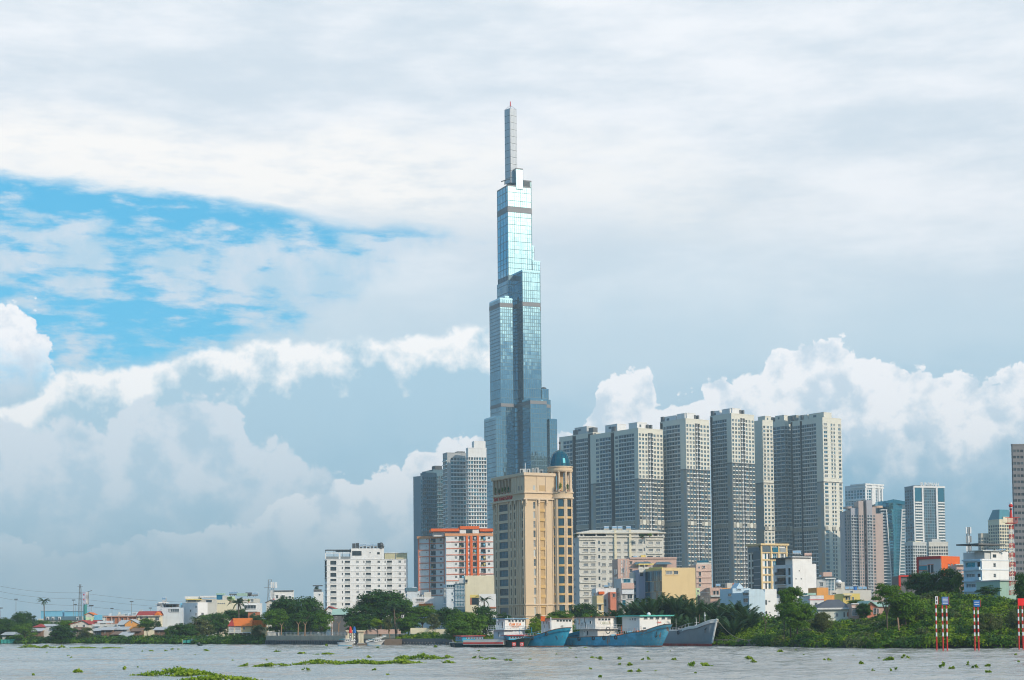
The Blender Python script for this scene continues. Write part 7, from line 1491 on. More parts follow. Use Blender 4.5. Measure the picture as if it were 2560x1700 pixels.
for x_ in (1285, 1304.5):
    a = P(x_, 1610.5, 399.4); m = MB(); m.box(a.x - .45, a.x + .45, a.y - .1, a.y, a.z - .45, a.z + .45, redm); A2.t.add('fender_board', m)
    m = MB()
    for i in range(12): m.tube((a.x + .25 * math.cos(2 * PI * i / 12), a.y - .15, a.z + .25 * math.sin(2 * PI * i / 12)), (a.x + .25 * math.cos(2 * PI * (i + 1) / 12), a.y - .15, a.z + .25 * math.sin(2 * PI * (i + 1) / 12)), .07, whm, 5)
    A2.t.add('ring_fender', m)
for x_, D, lb in ((868, 462, 'white speedboat with a small cabin moored left of the gate columns'), (941, 458, 'white speedboat with a small cabin moored right of the gate columns')):
    b_ = Boat('speedboat', lb, 'boat', W2(x_ - 20, D + 2), W2(x_ + 21, D), 2.6, [(0, .9), (.5, 1.0), (1, 1.5)], bwhite, hullblue, 1.2, bulw=.2, boot_z=.15, n=16, full=.55)
    p, cb = cabin(b_.t, x_ - 9, x_ - 6, x_ + 12, 1598, 1604, D, 10, bwhite, front=[(x_ - 4 + 5.2 * i, 1599, x_ - .2 + 5.2 * i, 1602.5) for i in range(3)], roofm=bwhite, over=.25, yroof=.1)
    m = MB(); a = P(x_ - 8, 1596, D); m.box(a.x - 1.3, a.x + .4, a.y - .7, a.y + .9, a.z - .3, a.z - .15, tealroof); b_.t.add('awning', m)
b_ = Boat('motorboat', 'tiny open motorboat carrying a seated figure near the left bank', 'boat', W2(505, 492), W2(491, 491), 1.4, [(0, .45), (1, .7)], dkh, dkh, .5, bulw=.2, boot_z=.1, n=10)
# seated person in it
def person(label, base, face=0.0, shirt=None):
    pm = bpy.data.meshes.new('person'); V_ = [(0, 0, .1), (0, 0, .35), (0, .02, .62), (0, .02, .74), (0, .03, .86), (.12, 0, .08), (.16, -.42, .16), (.16, -.45, -.2), (-.12, 0, .08), (-.16, -.42, .16), (-.16, -.45, -.2), (.2, .02, .60), (.27, -.1, .36), (.2, -.34, .3), (-.2, .02, .60), (-.27, -.1, .36), (-.2, -.34, .3)]
    Ed = [(0, 1), (1, 2), (2, 3), (3, 4), (0, 5), (5, 6), (6, 7), (0, 8), (8, 9), (9, 10), (2, 11), (11, 12), (12, 13), (2, 14), (14, 15), (15, 16)]
    rad_ = [.15, .14, .12, .06, .11, .1, .075, .05, .1, .075, .05, .065, .05, .035, .065, .05, .035]
    pm.from_pydata(V_, Ed, []); o = bpy.data.objects.new('person', pm); COL.objects.link(o); o.location = base; o.rotation_euler = (0, 0, face)
    md = o.modifiers.new('skin', 'SKIN'); 
    for i, r in enumerate(rad_): pm.skin_vertices[0].data[i].radius = (r, r)
    pm.skin_vertices[0].data[0].use_root = True
    o.modifiers.new('sub', 'SUBSURF').levels = 1; pm.materials.append(shirt or dconc); return tag(o, label, 'person')
q = W2(498, 491.5); 
try: person('seated person in dark clothes steering the tiny motorboat', (q[0], q[1], .35), .4)
except Exception as ex: print('person', ex)
# ------------------------------------------------------------ channel markers at the right
def marker(label, xs, ytop, yb1, yb2, bmat, D=312, kind='board', w=None, n=8):
    t = T('channel_marker', label, 'channel marker', W2(xs[0], D, 1622) + (0,)); zt = ZZ(xs[0], yb2, D); zb = -1.2
    for x_ in xs:
        X = W2(x_, D, 1580)[0]; seg = [zb, 2.55] + [2.55 + (zt - 2.55) * k / n for k in range(1, n + 1)]
        for i, (a, b) in enumerate(zip(seg, seg[1:])): m = MB(); m.cone((X, D), .135, .135, a, b, redm if i % 2 == 0 else whm, 10); t.add('pole_band', m)
    xa, xb = (W2(xs[0] - 3.5, D, 1500)[0], W2(xs[-1] + 3.0, D, 1500)[0]); za, zb_ = ZZ(xs[0], yb2, D), ZZ(xs[0], ytop, D); m = MB(); m.box(xa, xb, D - .25, D - .19, za, zb_, bmat)
    bd = t.add('board', m); m = MB(); m.box(xb, xb + .07, D - .28, D + .2, za, zb_, redm); m.box(xa, xb, D - .19, D - .1, za, za + .1, redm); t.add('board_edge', m, parent=bd)
    return t, xa, xb, za, zb_, D
t, xa, xb, za, zb_, D = marker('single red and white striped pole with a white notice board, leftmost channel marker', [2341], 1491, 0, 1511, whm)
for k, (f0, f1) in enumerate(((.12, .42), (.55, .9))): m = MB(); w_ = xb - xa; m.box(xa + w_ * .28, xa + w_ * .72, D - .28, D - .26, za + (zb_ - za) * f0, za + (zb_ - za) * f1, dsteel); t.add('printed_symbol', m)
for xs, yt, yb, lb, rows_ in (([2357, 2367.5], 1492, 1512, 'pair of striped poles carrying the taller blue notice board, second marker from the left', 5), ([2436.5, 2446], 1500, 1517, 'pair of striped poles carrying a blue notice board with two white lines, third marker', 2)):
    t, xa, xb, za, zb_, D = marker(lb, xs, yt, 0, yb, bluep)
    for k in range(rows_):
        z_ = zb_ - (zb_ - za) * (k + 1) / (rows_ + 1); m = MB(); w_ = xb - xa; r_ = random.uniform(.1, .2)
        nseg = 6
        for j in range(nseg):
            a = xa + w_ * (.12 + .76 * j / nseg); m.box(a, a + w_ * .1, D - .28, D - .26, z_ - .05, z_ + .06, whm)
        t.add('printed_line', m, kind='stuff')
marker('pair of striped poles with a plain bright red board at the right edge', [2547, 2557], 1496, 0, 1514, redsign)
# masts on the right
t, q = mast('lattice_mast', 'red and white lattice mast topped by a red ball at the right edge', 'mast', 2528, 1312, 1488, 360, 1.25, .7, [redm, whm], .05, 15)
z0_ = ZZ(2528, 1308, 360); m = MB(); m.box(q.x - 1.0, q.x + 1.0, 359, 361, z0_ - .1, z0_ + .05, redm)
for i in range(9): m.box(q.x - 1.0 + i * .25 - .03, q.x - 1.0 + i * .25 + .03, 358.95, 359.05, z0_, z0_ + 1.1, redm)
m.box(q.x - 1.5, q.x + 1.5, 358.9, 359.05, z0_ + 1.1, z0_ + 1.2, redm); t.add('gallery', m)
m = MB(); m.cone((q.x, 360), .35, .2, z0_ + 1.1, z0_ + 3.2, redm, 8); m.cone((q.x, 360), .25, .25, z0_ + 3.2, z0_ + 4.4, whm, 8); t.add('upper_mast', m)
m = MB(); z1_ = ZZ(2526, 1268, 360); m.cone((q.x, 360), .05, .35, z1_ - 1.0, z1_ - .3, dsteel, 8); m.ball((q.x, 360, z1_ + .3), .45, .45, .42, redm, 10, 6); m.tube((q.x, 360, z0_ + 4.4), (q.x, 360, z1_), .06, dsteel, 5); t.add('lamp_ball', m)
t, q = mast('antenna_mast', 'slim grey telecom mast with stacked aerials left of the pale blue townhouse', 'antenna mast', 2420, 1318, 1400, 420, .7, .6, [pg], .06, 8)
for i in range(4):
    for dx_ in (-.55, 0, .5): m = MB(); m.box(q.x + dx_ - .15, q.x + dx_ + .15, 419.4, 419.6, q.z - 2.2 * i - 1.6, q.z - 2.2 * i, whm if (i + int(dx_ * 2)) % 2 else pg); t.add('aerial', m)
# ------------------------------------------------------------ vegetation
def leafmat(name, c, c2, tr=.25):
    m = bpy.data.materials.new(name); m.use_nodes = True; nt = m.node_tree; E.nt = nt; nt.nodes.clear()
    g = nt.nodes.new('ShaderNodeNewGeometry'); oi = nt.nodes.new('ShaderNodeObjectInfo'); t_ = nt.nodes.new('ShaderNodeTexCoord')
    n1 = noise(E(t_.outputs['Object']), 1.3, 2, .5)
    f = clampE(E(g.outputs['Random Per Island']) * .5 + smooth(n1, .35, .65) * .5 + E(oi.outputs['Random']) * .3 - .15)
    cc = mixc(f, tuple(c), tuple(c2)); d = nt.nodes.new('ShaderNodeBsdfPrincipled'); d.inputs['Roughness'].default_value = .55; d.inputs['Specular IOR Level'].default_value = .12; nt.links.new(cc.k, d.inputs['Base Color'])
    tl = nt.nodes.new('ShaderNodeBsdfTranslucent'); nt.links.new(mixc(.4, cc, (.14, .22, .02)).k, tl.inputs['Color']); mx = nt.nodes.new('ShaderNodeMixShader'); mx.inputs[0].default_value = tr
    nt.links.new(d.outputs[0], mx.inputs[1]); nt.links.new(tl.outputs[0], mx.inputs[2]); o = nt.nodes.new('ShaderNodeOutputMaterial'); nt.links.new(mx.outputs[0], o.inputs['Surface']); return m
LM = {'dark': leafmat('dark_foliage', (.014, .055, .012), (.055, .13, .018)), 'mid': leafmat('mid_foliage', (.035, .10, .008), (.12, .23, .014)),
      'bright': leafmat('bright_foliage', (.09, .18, .006), (.26, .36, .012), .32), 'olive': leafmat('olive_foliage', (.05, .075, .02), (.13, .15, .045)), 'palm': leafmat('palm_foliage', (.014, .05, .024), (.05, .10, .035)),
      'hya': leafmat('water_hyacinth_leaf', (.07, .17, .008), (.34, .44, .04), .3), 'haze': leafmat('far_foliage', (.02, .06, .035), (.05, .10, .05))}
rng = np.random.default_rng(11)
def mesh_np(name, V_, quads, mats, mi=None):
    me = bpy.data.meshes.new(name); nq = len(quads); me.vertices.add(len(V_)); me.vertices.foreach_set('co', V_.astype(np.float32).ravel())
    me.loops.add(nq * quads.shape[1]); me.loops.foreach_set('vertex_index', quads.astype(np.int32).ravel()); me.polygons.add(nq)
    k = quads.shape[1]; me.polygons.foreach_set('loop_start', np.arange(nq, dtype=np.int32) * k)
    if mi is not None: me.polygons.foreach_set('material_index', mi.astype(np.int32))
    for m in mats: me.materials.append(m)
    me.update(calc_edges=True); me.validate(); return me
def unit(n):
    a = rng.normal(size=(n, 3)); return a / np.linalg.norm(a, axis=1)[:, None]
def leaves(cen, nrm, size, aspect=1.9, droop=.25):
    """pointed quads: one per centre"""
    n = len(cen); t = np.cross(nrm, unit(n)); t /= np.linalg.norm(t, axis=1)[:, None] + 1e-9; t[:, 2] -= droop; t /= np.linalg.norm(t, axis=1)[:, None] + 1e-9
    b = np.cross(nrm, t); s = size[:, None]
    V_ = np.stack([cen - t * s * aspect / 2, cen + b * s / 2, cen + t * s * aspect / 2, cen - b * s / 2], 1).reshape(-1, 3)
    return V_
def clump_pts(c, r, n, flat_=.8):
    d = unit(n); d[:, 2] = np.where(d[:, 2] < -.3, -d[:, 2] * .5, d[:, 2]); rr = r * (.62 + .45 * rng.random(n) ** .6)
    p = c + d * rr[:, None] * np.array([1, 1, flat_]); nn = d + unit(n) * .7; nn[:, 2] += .35; nn /= np.linalg.norm(nn, axis=1)[:, None]; return p, nn
def crown_mesh(name, mat, nc=46, nl=120, leaf=.05, shape=(1, 1, 1), gaps=.0, low=-1.1, rmin=.2, rmax=.38):
    P_, N_ = [], []
    for i in range(nc):
        d = unit(1)[0]; 
        if d[2] < low: d[2] = -d[2]
        c = d * (.45 + .38 * rng.random()) * np.array(shape); 
        if i < nc * .2: c *= .4
        r = rmin + (rmax - rmin) * rng.random(); p, n = clump_pts(c, r, int(nl * (r / rmax) ** 1.2)); P_.append(p); N_.append(n)
    P_ = np.concatenate(P_); N_ = np.concatenate(N_); V_ = leaves(P_, N_, leaf * (.7 + .7 * rng.random(len(P_)))); q = np.arange(len(V_)).reshape(-1, 4); return mesh_np(name, V_, q, [mat])
CR = {}
for k, mt in LM.items():
    if k in ('palm', 'hya'): continue
    CR[k] = [crown_mesh('crown', mt, 80, 150, .055), crown_mesh('crown', mt, 60, 160, .058, rmin=.22, rmax=.42), crown_mesh('crown', mt, 60, 120, .052, rmin=.15, rmax=.32)]
def tree(label, px, yt, yb, w, D, kind='dark', var=0, name='tree', trunk=None, cat='tree', group=None, flat_=1.0, tw=None, zb=None, crown_bottom=None):
    """a tree whose crown fills columns px-w/2..px+w/2 and rows yt..yb"""
    c0 = P(px, yt, D); c1 = P(px, yb, D); r = w / 2 / F * D; hz = (c0.z - c1.z) / 2; zb = 1.2 if zb is None else zb
    t = T(name, label, cat, (c0.x, D, zb), group); rz = rng.random() * 6.28
    t.inst('crown', CR[kind][var], (c0.x, D, (c0.z + c1.z) / 2), rz, sc=(r * 1.12, r * 1.05, hz * 1.08))
    m = MB(); tr_ = tw or max(.12, r * .055); mid = Vector((c0.x, D, (c0.z + c1.z) / 2)); base = Vector((c0.x + rng.normal() * .2, D, zb)); bm_ = trunk or bark
    fk = base.lerp(mid, .55); m.tube(base, fk, tr_, bm_, 7, tr_ * .75)
    for i in range(6):
        a = i * 1.05 + rng.random(); e = mid + Vector((math.cos(a) * r * .6, math.sin(a) * r * .6, hz * (.1 + .5 * rng.random()))); k = fk.lerp(e, .5) + Vector((0, 0, .1 * r)); m.tube(fk, k, tr_ * .5, bm_, 5, tr_ * .35); m.tube(k, e, tr_ * .35, bm_, 4, tr_ * .12)
    t.add('trunk', m); return t
TR = [('tall dark tree at the left edge of the photo', 14, 1541, 1600, 62, 640, 'dark', 0), ('dark rounded tree second from the left edge', 50, 1528, 1596, 66, 655, 'dark', 1), ('grey green tree behind the huts near the left edge', 72, 1527, 1580, 40, 700, 'haze', 2),
      ('low wide tree behind the hut with the pyramid roof', 102, 1549, 1578, 60, 720, 'mid', 1), ('bushy riverside tree left of the pyramid roofed hut', 62, 1556, 1603, 56, 618, 'mid', 2), ('dark overhanging riverside tree left of the grey shack wall', 155, 1562, 1607, 76, 606, 'dark', 1),
      ('taller tree behind the dark overhanging one, right of the bridge piers', 170, 1546, 1585, 50, 640, 'mid', 0), ('small dark bush tree between the two grey shack walls', 218, 1567, 1604, 40, 600, 'olive', 2), ('dark green tree between the dark red roofed house and the brick one', 366, 1544, 1580, 44, 610, 'mid', 1),
      ('small tree right of the dark red roofed house', 392, 1549, 1578, 30, 606, 'dark', 2), ('slim bright tree left of the dark group by the net fence', 424, 1562, 1606, 28, 575, 'mid', 0), ('broad dark tree above the teal net fence', 460, 1556, 1603, 70, 565, 'dark', 0),
      ('dark tree climbing behind the net fence, middle of the group', 500, 1545, 1601, 70, 570, 'olive', 1), ('tall dark tree directly left of the orange roofed timber house', 545, 1530, 1598, 80, 580, 'dark', 1), ('tree crown under the white cube house', 520, 1533, 1570, 50, 600, 'mid', 2), ('dark spreading tree behind the orange roofed timber house', 600, 1520, 1562, 84, 600, 'dark', 0),
      ('dark grey green tree drooping over the water right of the timber house', 645, 1560, 1614, 44, 525, 'olive', 2), ('tree top behind the timber house roof towards the round trees', 640, 1533, 1570, 50, 570, 'dark', 2),
      ('large dark round tree left of the white hotel block, left half of the pair', 712, 1488, 1575, 96, 535, 'dark', 0), ('large dark tree joined to the right side of the first round one', 775, 1490, 1580, 92, 525, 'dark', 1), ('dark lower tree filling the foot of the first round tree', 690, 1520, 1585, 70, 515, 'mid', 1), ('dark lower tree above the sea wall railing', 750, 1525, 1588, 84, 508, 'dark', 2), ('dark low tree at the right end of the sea wall', 806, 1530, 1588, 60, 505, 'mid', 2),
      ('huge umbrella shaped dark tree in front of the white hotel block', 952, 1470, 1560, 126, 520, 'dark', 0), ('left lower lobe tree of the umbrella shaped one', 898, 1512, 1580, 86, 510, 'dark', 1), ('right lower lobe tree of the umbrella shaped one', 1000, 1490, 1565, 66, 525, 'mid', 0), ('dark tree standing right behind the gate columns', 893, 1535, 1585, 70, 500, 'dark', 2), ('bright green small tree between the gate and the lamp', 944, 1543, 1572, 44, 492, 'bright', 2),
      ('reddish olive thin tree behind the jetty', 970, 1540, 1582, 26, 490, 'olive', 2), ('medium green tree right of the jetty', 1020, 1535, 1585, 60, 495, 'mid', 0), ('green tree below the white low house with the awning window', 1055, 1512, 1560, 76, 520, 'mid', 1), ('sparse olive tree in the middle of the green trees', 1085, 1532, 1580, 34, 490, 'olive', 2),
      ('dark green tree under the dark teal glass front', 1120, 1515, 1575, 66, 510, 'dark', 0), ('broad layered tree left of the sandstone tower', 1170, 1520, 1600, 96, 470, 'mid', 0), ('layered dark tree behind the stern of the blue boat', 1210, 1512, 1595, 80, 478, 'dark', 1), ('layered tree low beside the barges', 1145, 1548, 1606, 80, 455, 'mid', 1), ('small tree before the foot of the sandstone tower left corner', 1262, 1530, 1570, 46, 480, 'dark', 2),
      ('young green tree between the two white wheelhouses', 1340, 1541, 1590, 40, 445, 'bright', 0), ('spiky small tree top before the sandstone tower base', 1345, 1533, 1560, 22, 450, 'olive', 2), ('green tree with pale leaves right of the sandstone tower, above the boats', 1400, 1524, 1570, 66, 460, 'mid', 1), ('dark tree at the foot of the long grey block', 1455, 1507, 1560, 66, 480, 'dark', 1), ('small bright tree behind the second wheelhouse', 1382, 1534, 1568, 36, 452, 'bright', 2), ('green tree behind the rusty boat wheelhouse', 1480, 1528, 1575, 66, 455, 'mid', 0),
      ('tall tree on the right bank standing in front of the white house wall, upper crown', 1975, 1459, 1530, 62, 372, 'mid', 0), ('shrubby lower growth of the tall tree in front of the white wall', 1992, 1500, 1575, 88, 370, 'mid', 1), ('left drooping bough tree of the tall right bank tree', 1960, 1500, 1560, 50, 371, 'mid', 2), ('round bush tree left of the hip roofed villa', 2054, 1530, 1585, 56, 374, 'olive', 0),
      ('dark green columnar tree between the pink annex and the pink gabled house', 2160, 1505, 1550, 38, 395, 'dark', 0), ('round bush tree behind the villa roof', 2142, 1498, 1520, 46, 430, 'mid', 1), ('flat topped leaning tree with open branches over the pink gabled house', 2215, 1456, 1520, 78, 350, 'mid', 2), ('upper bough of the leaning tree towards the right', 2262, 1470, 1560, 90, 352, 'mid', 0), ('tree thicket below the leaning tree', 2270, 1500, 1580, 86, 356, 'olive', 1),
      ('large dark tree in front of the orange-red house, left crown', 2308, 1424, 1510, 86, 420, 'dark', 0), ('large dark tree in front of the orange-red house, right crown', 2365, 1418, 1505, 80, 418, 'dark', 1), ('dark green tree left of the pale blue townhouse', 2395, 1430, 1500, 40, 410, 'mid', 2), ('small flat tree at the foot of the blue townhouse', 2470, 1463, 1492, 60, 372, 'dark', 2), ('tree at the right edge behind the red and white mast', 2556, 1430, 1520, 44, 352, 'dark', 1),
      ('olive tree low among the markers', 2465, 1530, 1600, 76, 334, 'olive', 2), ('dark olive bush tree at the right edge near the red board', 2540, 1520, 1605, 60, 334, 'olive', 1)]
for r_ in TR:
    lb, px, yt, yb, w, D, k, v_ = r_; tree(lb, px, yt, yb, w, D, k, v_, trunk=bark2 if k == 'olive' else bark)
# bare trunk of the leaning tree
m = MB(); m.path([P(2250, 1606, 345), P(2248, 1585, 346), P(2246, 1560, 347), P(2244, 1545, 348)], .17, bark2, 6); m.path([P(2247, 1572, 346), P(2254, 1562, 345), P(2258, 1563, 345)], .07, bark2, 5)
solo('leaning_tree', m, 'bare orange brown leaning trunk rising from the right bank scrub', 'tree')
m = MB(); m.path([P(1912, 1585, 378), P(1915, 1560, 378), P(1909, 1545, 378), P(1905, 1530, 378)], .1, bark2, 5); m.path([P(1915, 1562, 378), P(1920, 1540, 378)], .07, bark2, 4); m.path([P(1910, 1550, 378), P(1900, 1538, 378)], .06, bark2, 4); solo('bare_tree', m, 'thin bare dead tree before the white house wall, right of the palms', 'tree')
for x_, yt, yb, wh in ((745, 1562, 1588, 'second from the left above the sea wall railing'), (762, 1563, 1590, 'third from the left above the sea wall railing'), (829, 1560, 1588, 'left of the gate columns, left one of two'), (972, 1555, 1584, 'right of the jetty, thinner one'), (992, 1550, 1584, 'right of the jetty, taller one'), (703, 1565, 1588, 'leftmost above the sea wall railing'), (846, 1562, 1588, 'left of the gate columns, right one of two')):
    m = MB(); a, b = P(x_, yb, 497), P(x_ + 1, yt, 497); m.tube(a, b, .2, bark2, 6, .15); m.tube(b, P(x_ - 4, yt - 8, 497), .12, bark2, 5, .06); m.tube(b, P(x_ + 6, yt - 9, 497), .12, bark2, 5, .06)
    solo('slender_tree', m, 'pale slender forked stem, ' + wh, 'tree', group='pale slender stems under the round trees')
# scrub masses (nobody could count the bushes)
def scrub(name, label, outline, depth_rows, mats, dens=1.0, leaf=.34, D0=None, step=8, blob=1.6, kindmix=None, botfun=None, dadd=3):
    P_, N_, MI = [], [], []
    xs = [o[0] for o in outline]; ys = [o[1] for o in outline]
    for row in range(depth_rows):
        for px in np.arange(xs[0], xs[-1], step):
            x_ = px + rng.normal() * step * .4; ytop = np.interp(x_, xs, ys); D = (D0 or bankD(min(2560, max(0, x_)))) + dadd + row * 6.5 + rng.random() * 4
            yb = np.interp(row, [0, depth_rows], [1617, 1560]); k = (row + .8 + .3 * rng.random()) / depth_rows; yy = yb0 = 1612 + (ytop - 1612) * min(1, k ** .8)
            zt = ZZ(x_, yy, D); z0_ = .3 if row == 0 else 1.2; r = blob * (.7 + .6 * rng.random()); zc = max(z0_ + .2, zt - r * .8); nz = max(1, int((zc - z0_) / (r * 1.3)) + 1); X = P(x_, 1600, D).x; mi_ = int(rng.integers(len(mats)))
            for j in range(min(nz, 3)):
                p, n = clump_pts(np.array([X + rng.normal() * .4, D + rng.normal() * .5, zc - j * r * 1.2]), r, int(dens * 60 * r), .85); P_.append(p); N_.append(n); MI.append(np.full(len(p), mi_))
    P_ = np.concatenate(P_); N_ = np.concatenate(N_); V_ = leaves(P_, N_, leaf * (.6 + .8 * rng.random(len(P_)))); me = mesh_np(name, V_, np.arange(len(V_)).reshape(-1, 4), mats, np.concatenate(MI))
    o = bpy.data.objects.new(name, me); COL.objects.link(o); tag(o, label, 'scrub', None, 'stuff'); return len(V_) // 4
n = scrub('riverside_scrub', 'dense dark and bright green mangrove scrub along the right bank', [(1905, 1565), (1940, 1560), (1975, 1540), (2010, 1545), (2040, 1555), (2075, 1552), (2120, 1548), (2180, 1545), (2210, 1528), (2235, 1515), (2270, 1520), (2300, 1490), (2340, 1478), (2400, 1482), (2450, 1486), (2500, 1490), (2530, 1500), (2600, 1490)], 7, [LM['mid'], LM['bright'], LM['mid'], LM['dark'], LM['bright'], LM['olive']], 2.0, .32, step=7, blob=1.9, dadd=.3)
n2 = scrub('grassy_bank', 'low bright green grass and reeds on the bank behind the grey bow', [(1690, 1600), (1760, 1590), (1800, 1575), (1830, 1565), (1870, 1560), (1910, 1568), (1945, 1580), (1960, 1590)], 5, [LM['bright'], LM['bright'], LM['mid']], 1.6, .28, step=6, blob=1.1, dadd=.6)
n3 = scrub('riverside_scrub', 'low green scrub along the left and middle bank under the trees', [(0, 1596), (60, 1588), (120, 1595), (160, 1590), (200, 1600), (330, 1601), (380, 1595), (430, 1592), (500, 1596), (560, 1601), (640, 1598), (665, 1606)], 2, [LM['dark'], LM['mid'], LM['dark']], 1.3, .45, step=6, blob=1.6, dadd=.3)
n4 = scrub('riverside_scrub', 'sunlit yellow green bushes on the quay left of the barges', [(1002, 1600), (1020, 1588), (1050, 1580), (1090, 1578), (1115, 1590), (1135, 1598), (1240, 1590), (1330, 1570), (1450, 1560), (1560, 1560), (1690, 1585)], 3, [LM['bright'], LM['mid'], LM['bright'], LM['mid']], 1.5, .36, step=7, blob=1.4, dadd=1)
n5 = scrub('distant_trees', 'blurred far tree line behind the houses filling gaps along the whole bank', [(-60, 1556), (60, 1552), (250, 1560), (450, 1556), (600, 1552), (800, 1545), (1000, 1545), (1240, 1545)], 1, [LM['haze'], LM['dark']], .9, .7, D0=760, step=7, blob=3.0)
n6 = scrub('distant_trees', 'dark tree line filling the gaps between the houses behind the right bank', [(1480, 1545), (1700, 1530), (1900, 1535), (2100, 1530), (2300, 1480), (2620, 1480)], 1, [LM['dark'], LM['mid']], .9, .5, D0=430, step=8, blob=2.6)
print('leaves', n, n2, n3, n4, n5, n6)
# nipa palms
def frond(mb_v, base, az, lean, L, nl=22, w=.95, curl=1.0):
    pts = []; p = np.array(base, float); el = lean
    for i in range(9):
        pts.append(p.copy()); d = np.array([math.cos(az) * math.cos(el), math.sin(az) * math.cos(el), math.sin(el)]); p = p + d * L / 8; el -= (.10 + .05 * i * .5) * curl
    pts = np.array(pts); side = np.array([-math.sin(az), math.cos(az), 0.0])
    for i in range(nl):
        f = .12 + .88 * i / nl; k = f * 8; a = int(min(k, 7)); c = pts[a] + (pts[a + 1] - pts[a]) * (k - a); tg = pts[a + 1] - pts[a]; tg /= np.linalg.norm(tg)
        ll = L * .20 * (1 - .55 * abs(f - .4)) * (1.15 - f * .5)
        for sg in (-1, 1):
            d = side * sg * .75 + tg * .65 + np.array([0, 0, -.18 - .2 * rng.random()]); d /= np.linalg.norm(d); wv = tg * w * .12
            mb_v += [c - wv, c + wv, c + d * ll * .6 + wv * .9, c + d * ll]
    for a in range(8): up = np.array([0, 0, .05]); mb_v += [pts[a] - up, pts[a + 1] - up, pts[a + 1] + up, pts[a] + up]
def palm_mesh(name, nf, L, lean0, lean1, mat, nl=22, curl=1.0):
    v_ = []
    for i in range(nf): frond(v_, (rng.normal() * .15, rng.normal() * .15, 0), i * 2.4 + rng.random() * .5, lean0 + (lean1 - lean0) * rng.random(), L * (.75 + .35 * rng.random()), nl, curl=curl)
    v_ = np.array(v_); return mesh_np(name, v_, np.arange(len(v_)).reshape(-1, 4), [mat])
PM = [palm_mesh('fronds', 26, 7.2, .95, 1.52, LM['palm'], 30, .62), palm_mesh('fronds', 24, 6.8, .9, 1.5, LM['palm'], 30, .6), palm_mesh('fronds', 22, 6.4, 1.0, 1.53, LM['palm'], 28, .55)]
nip = [(1500, 1532, 430), (1530, 1520, 432), (1552, 1515, 424), (1580, 1500, 436), (1604, 1492, 430), (1628, 1490, 424), (1650, 1486, 436), (1672, 1483, 430), (1692, 1483, 424), (1714, 1490, 430), (1738, 1496, 422), (1758, 1500, 430), (1780, 1502, 424), (1800, 1503, 416), (1826, 1502, 420), (1850, 1505, 412), (1868, 1512, 405),
       (1595, 1530, 415), (1640, 1530, 412), (1690, 1530, 412), (1735, 1532, 408), (1780, 1535, 402), (1830, 1535, 398)]
place = ['behind the rusty boat wheelhouse', 'left of the grey pink house wall', 'below the violet house wall, left', 'below the violet house wall, right', 'beneath the dark glass strip', 'left of the mustard house foot', 'under the mustard house, left part', 'under the mustard house, tallest spikes', 'under the mustard house, right part', 'at the right corner of the mustard house', 'below the peach house', 'below the dark railing house', 'below the pink row house', 'below the orange row house',
         'left of the blue gabled house', 'in front of the pale blue rounded house', 'rightmost, leaning over towards the bare tree', 'low in the front row behind the turquoise roof, left', 'low in the front row behind the turquoise roof, middle', 'low in the front row behind the turquoise roof, right', 'low in the front row behind the grey hull, left', 'low in the front row behind the grey bow', 'low at the right end of the front row']
for i, (px, yt, D) in enumerate(nip):
    L_ = 5.4; top_ = P(px, yt, D); zb = max(1.0, top_.z - 6.6); t = T('nipa_palm', 'nipa palm with arching dark fronds ' + place[i], 'palm', (top_.x, D, zb), 'nipa palms behind the moored boats')
    t.inst('fronds', PM[i % 3], (top_.x, D, zb), rng.random() * 6, sc=(1, 1, (top_.z - zb) / 6.6)); m = MB(); m.cone((top_.x, D), .3, .2, zb - .6, zb + .5, bark, 7); t.add('stump', m)
# coconut palms
cocm = [palm_mesh('fronds', 16, 3.6, -.3, 1.0, LM['palm'], 18)]
for px, yt, yb, D, sc, lb in ((110, 1503, 1545, 760, 1.0, 'tall thin coconut palm alone against the sky at the far left'), (596, 1508, 1545, 590, 1.25, 'coconut palm among the white houses left of the second pylon'), (490, 1548, 1570, 585, .8, 'small palm below the white cube house'), (985, 1520, 1560, 500, 1.0, 'palm with pale hanging fronds in front of the umbrella shaped tree'), (1210, 1500, 1530, 560, .9, 'spiky palm tops under the white wall left of the sandstone tower')):
    a = P(px, yt, D); t = T('coconut_palm', lb, 'palm', (a.x, D, 1.3)); m = MB(); m.path([(a.x + .6, D, 1.3), (a.x + .2, D, (a.z + 1.3) / 2), (a.x, D, a.z)], .22, bark, 7); t.add('trunk', m); t.inst('fronds', cocm[0], a, px, sc=(sc,) * 3)
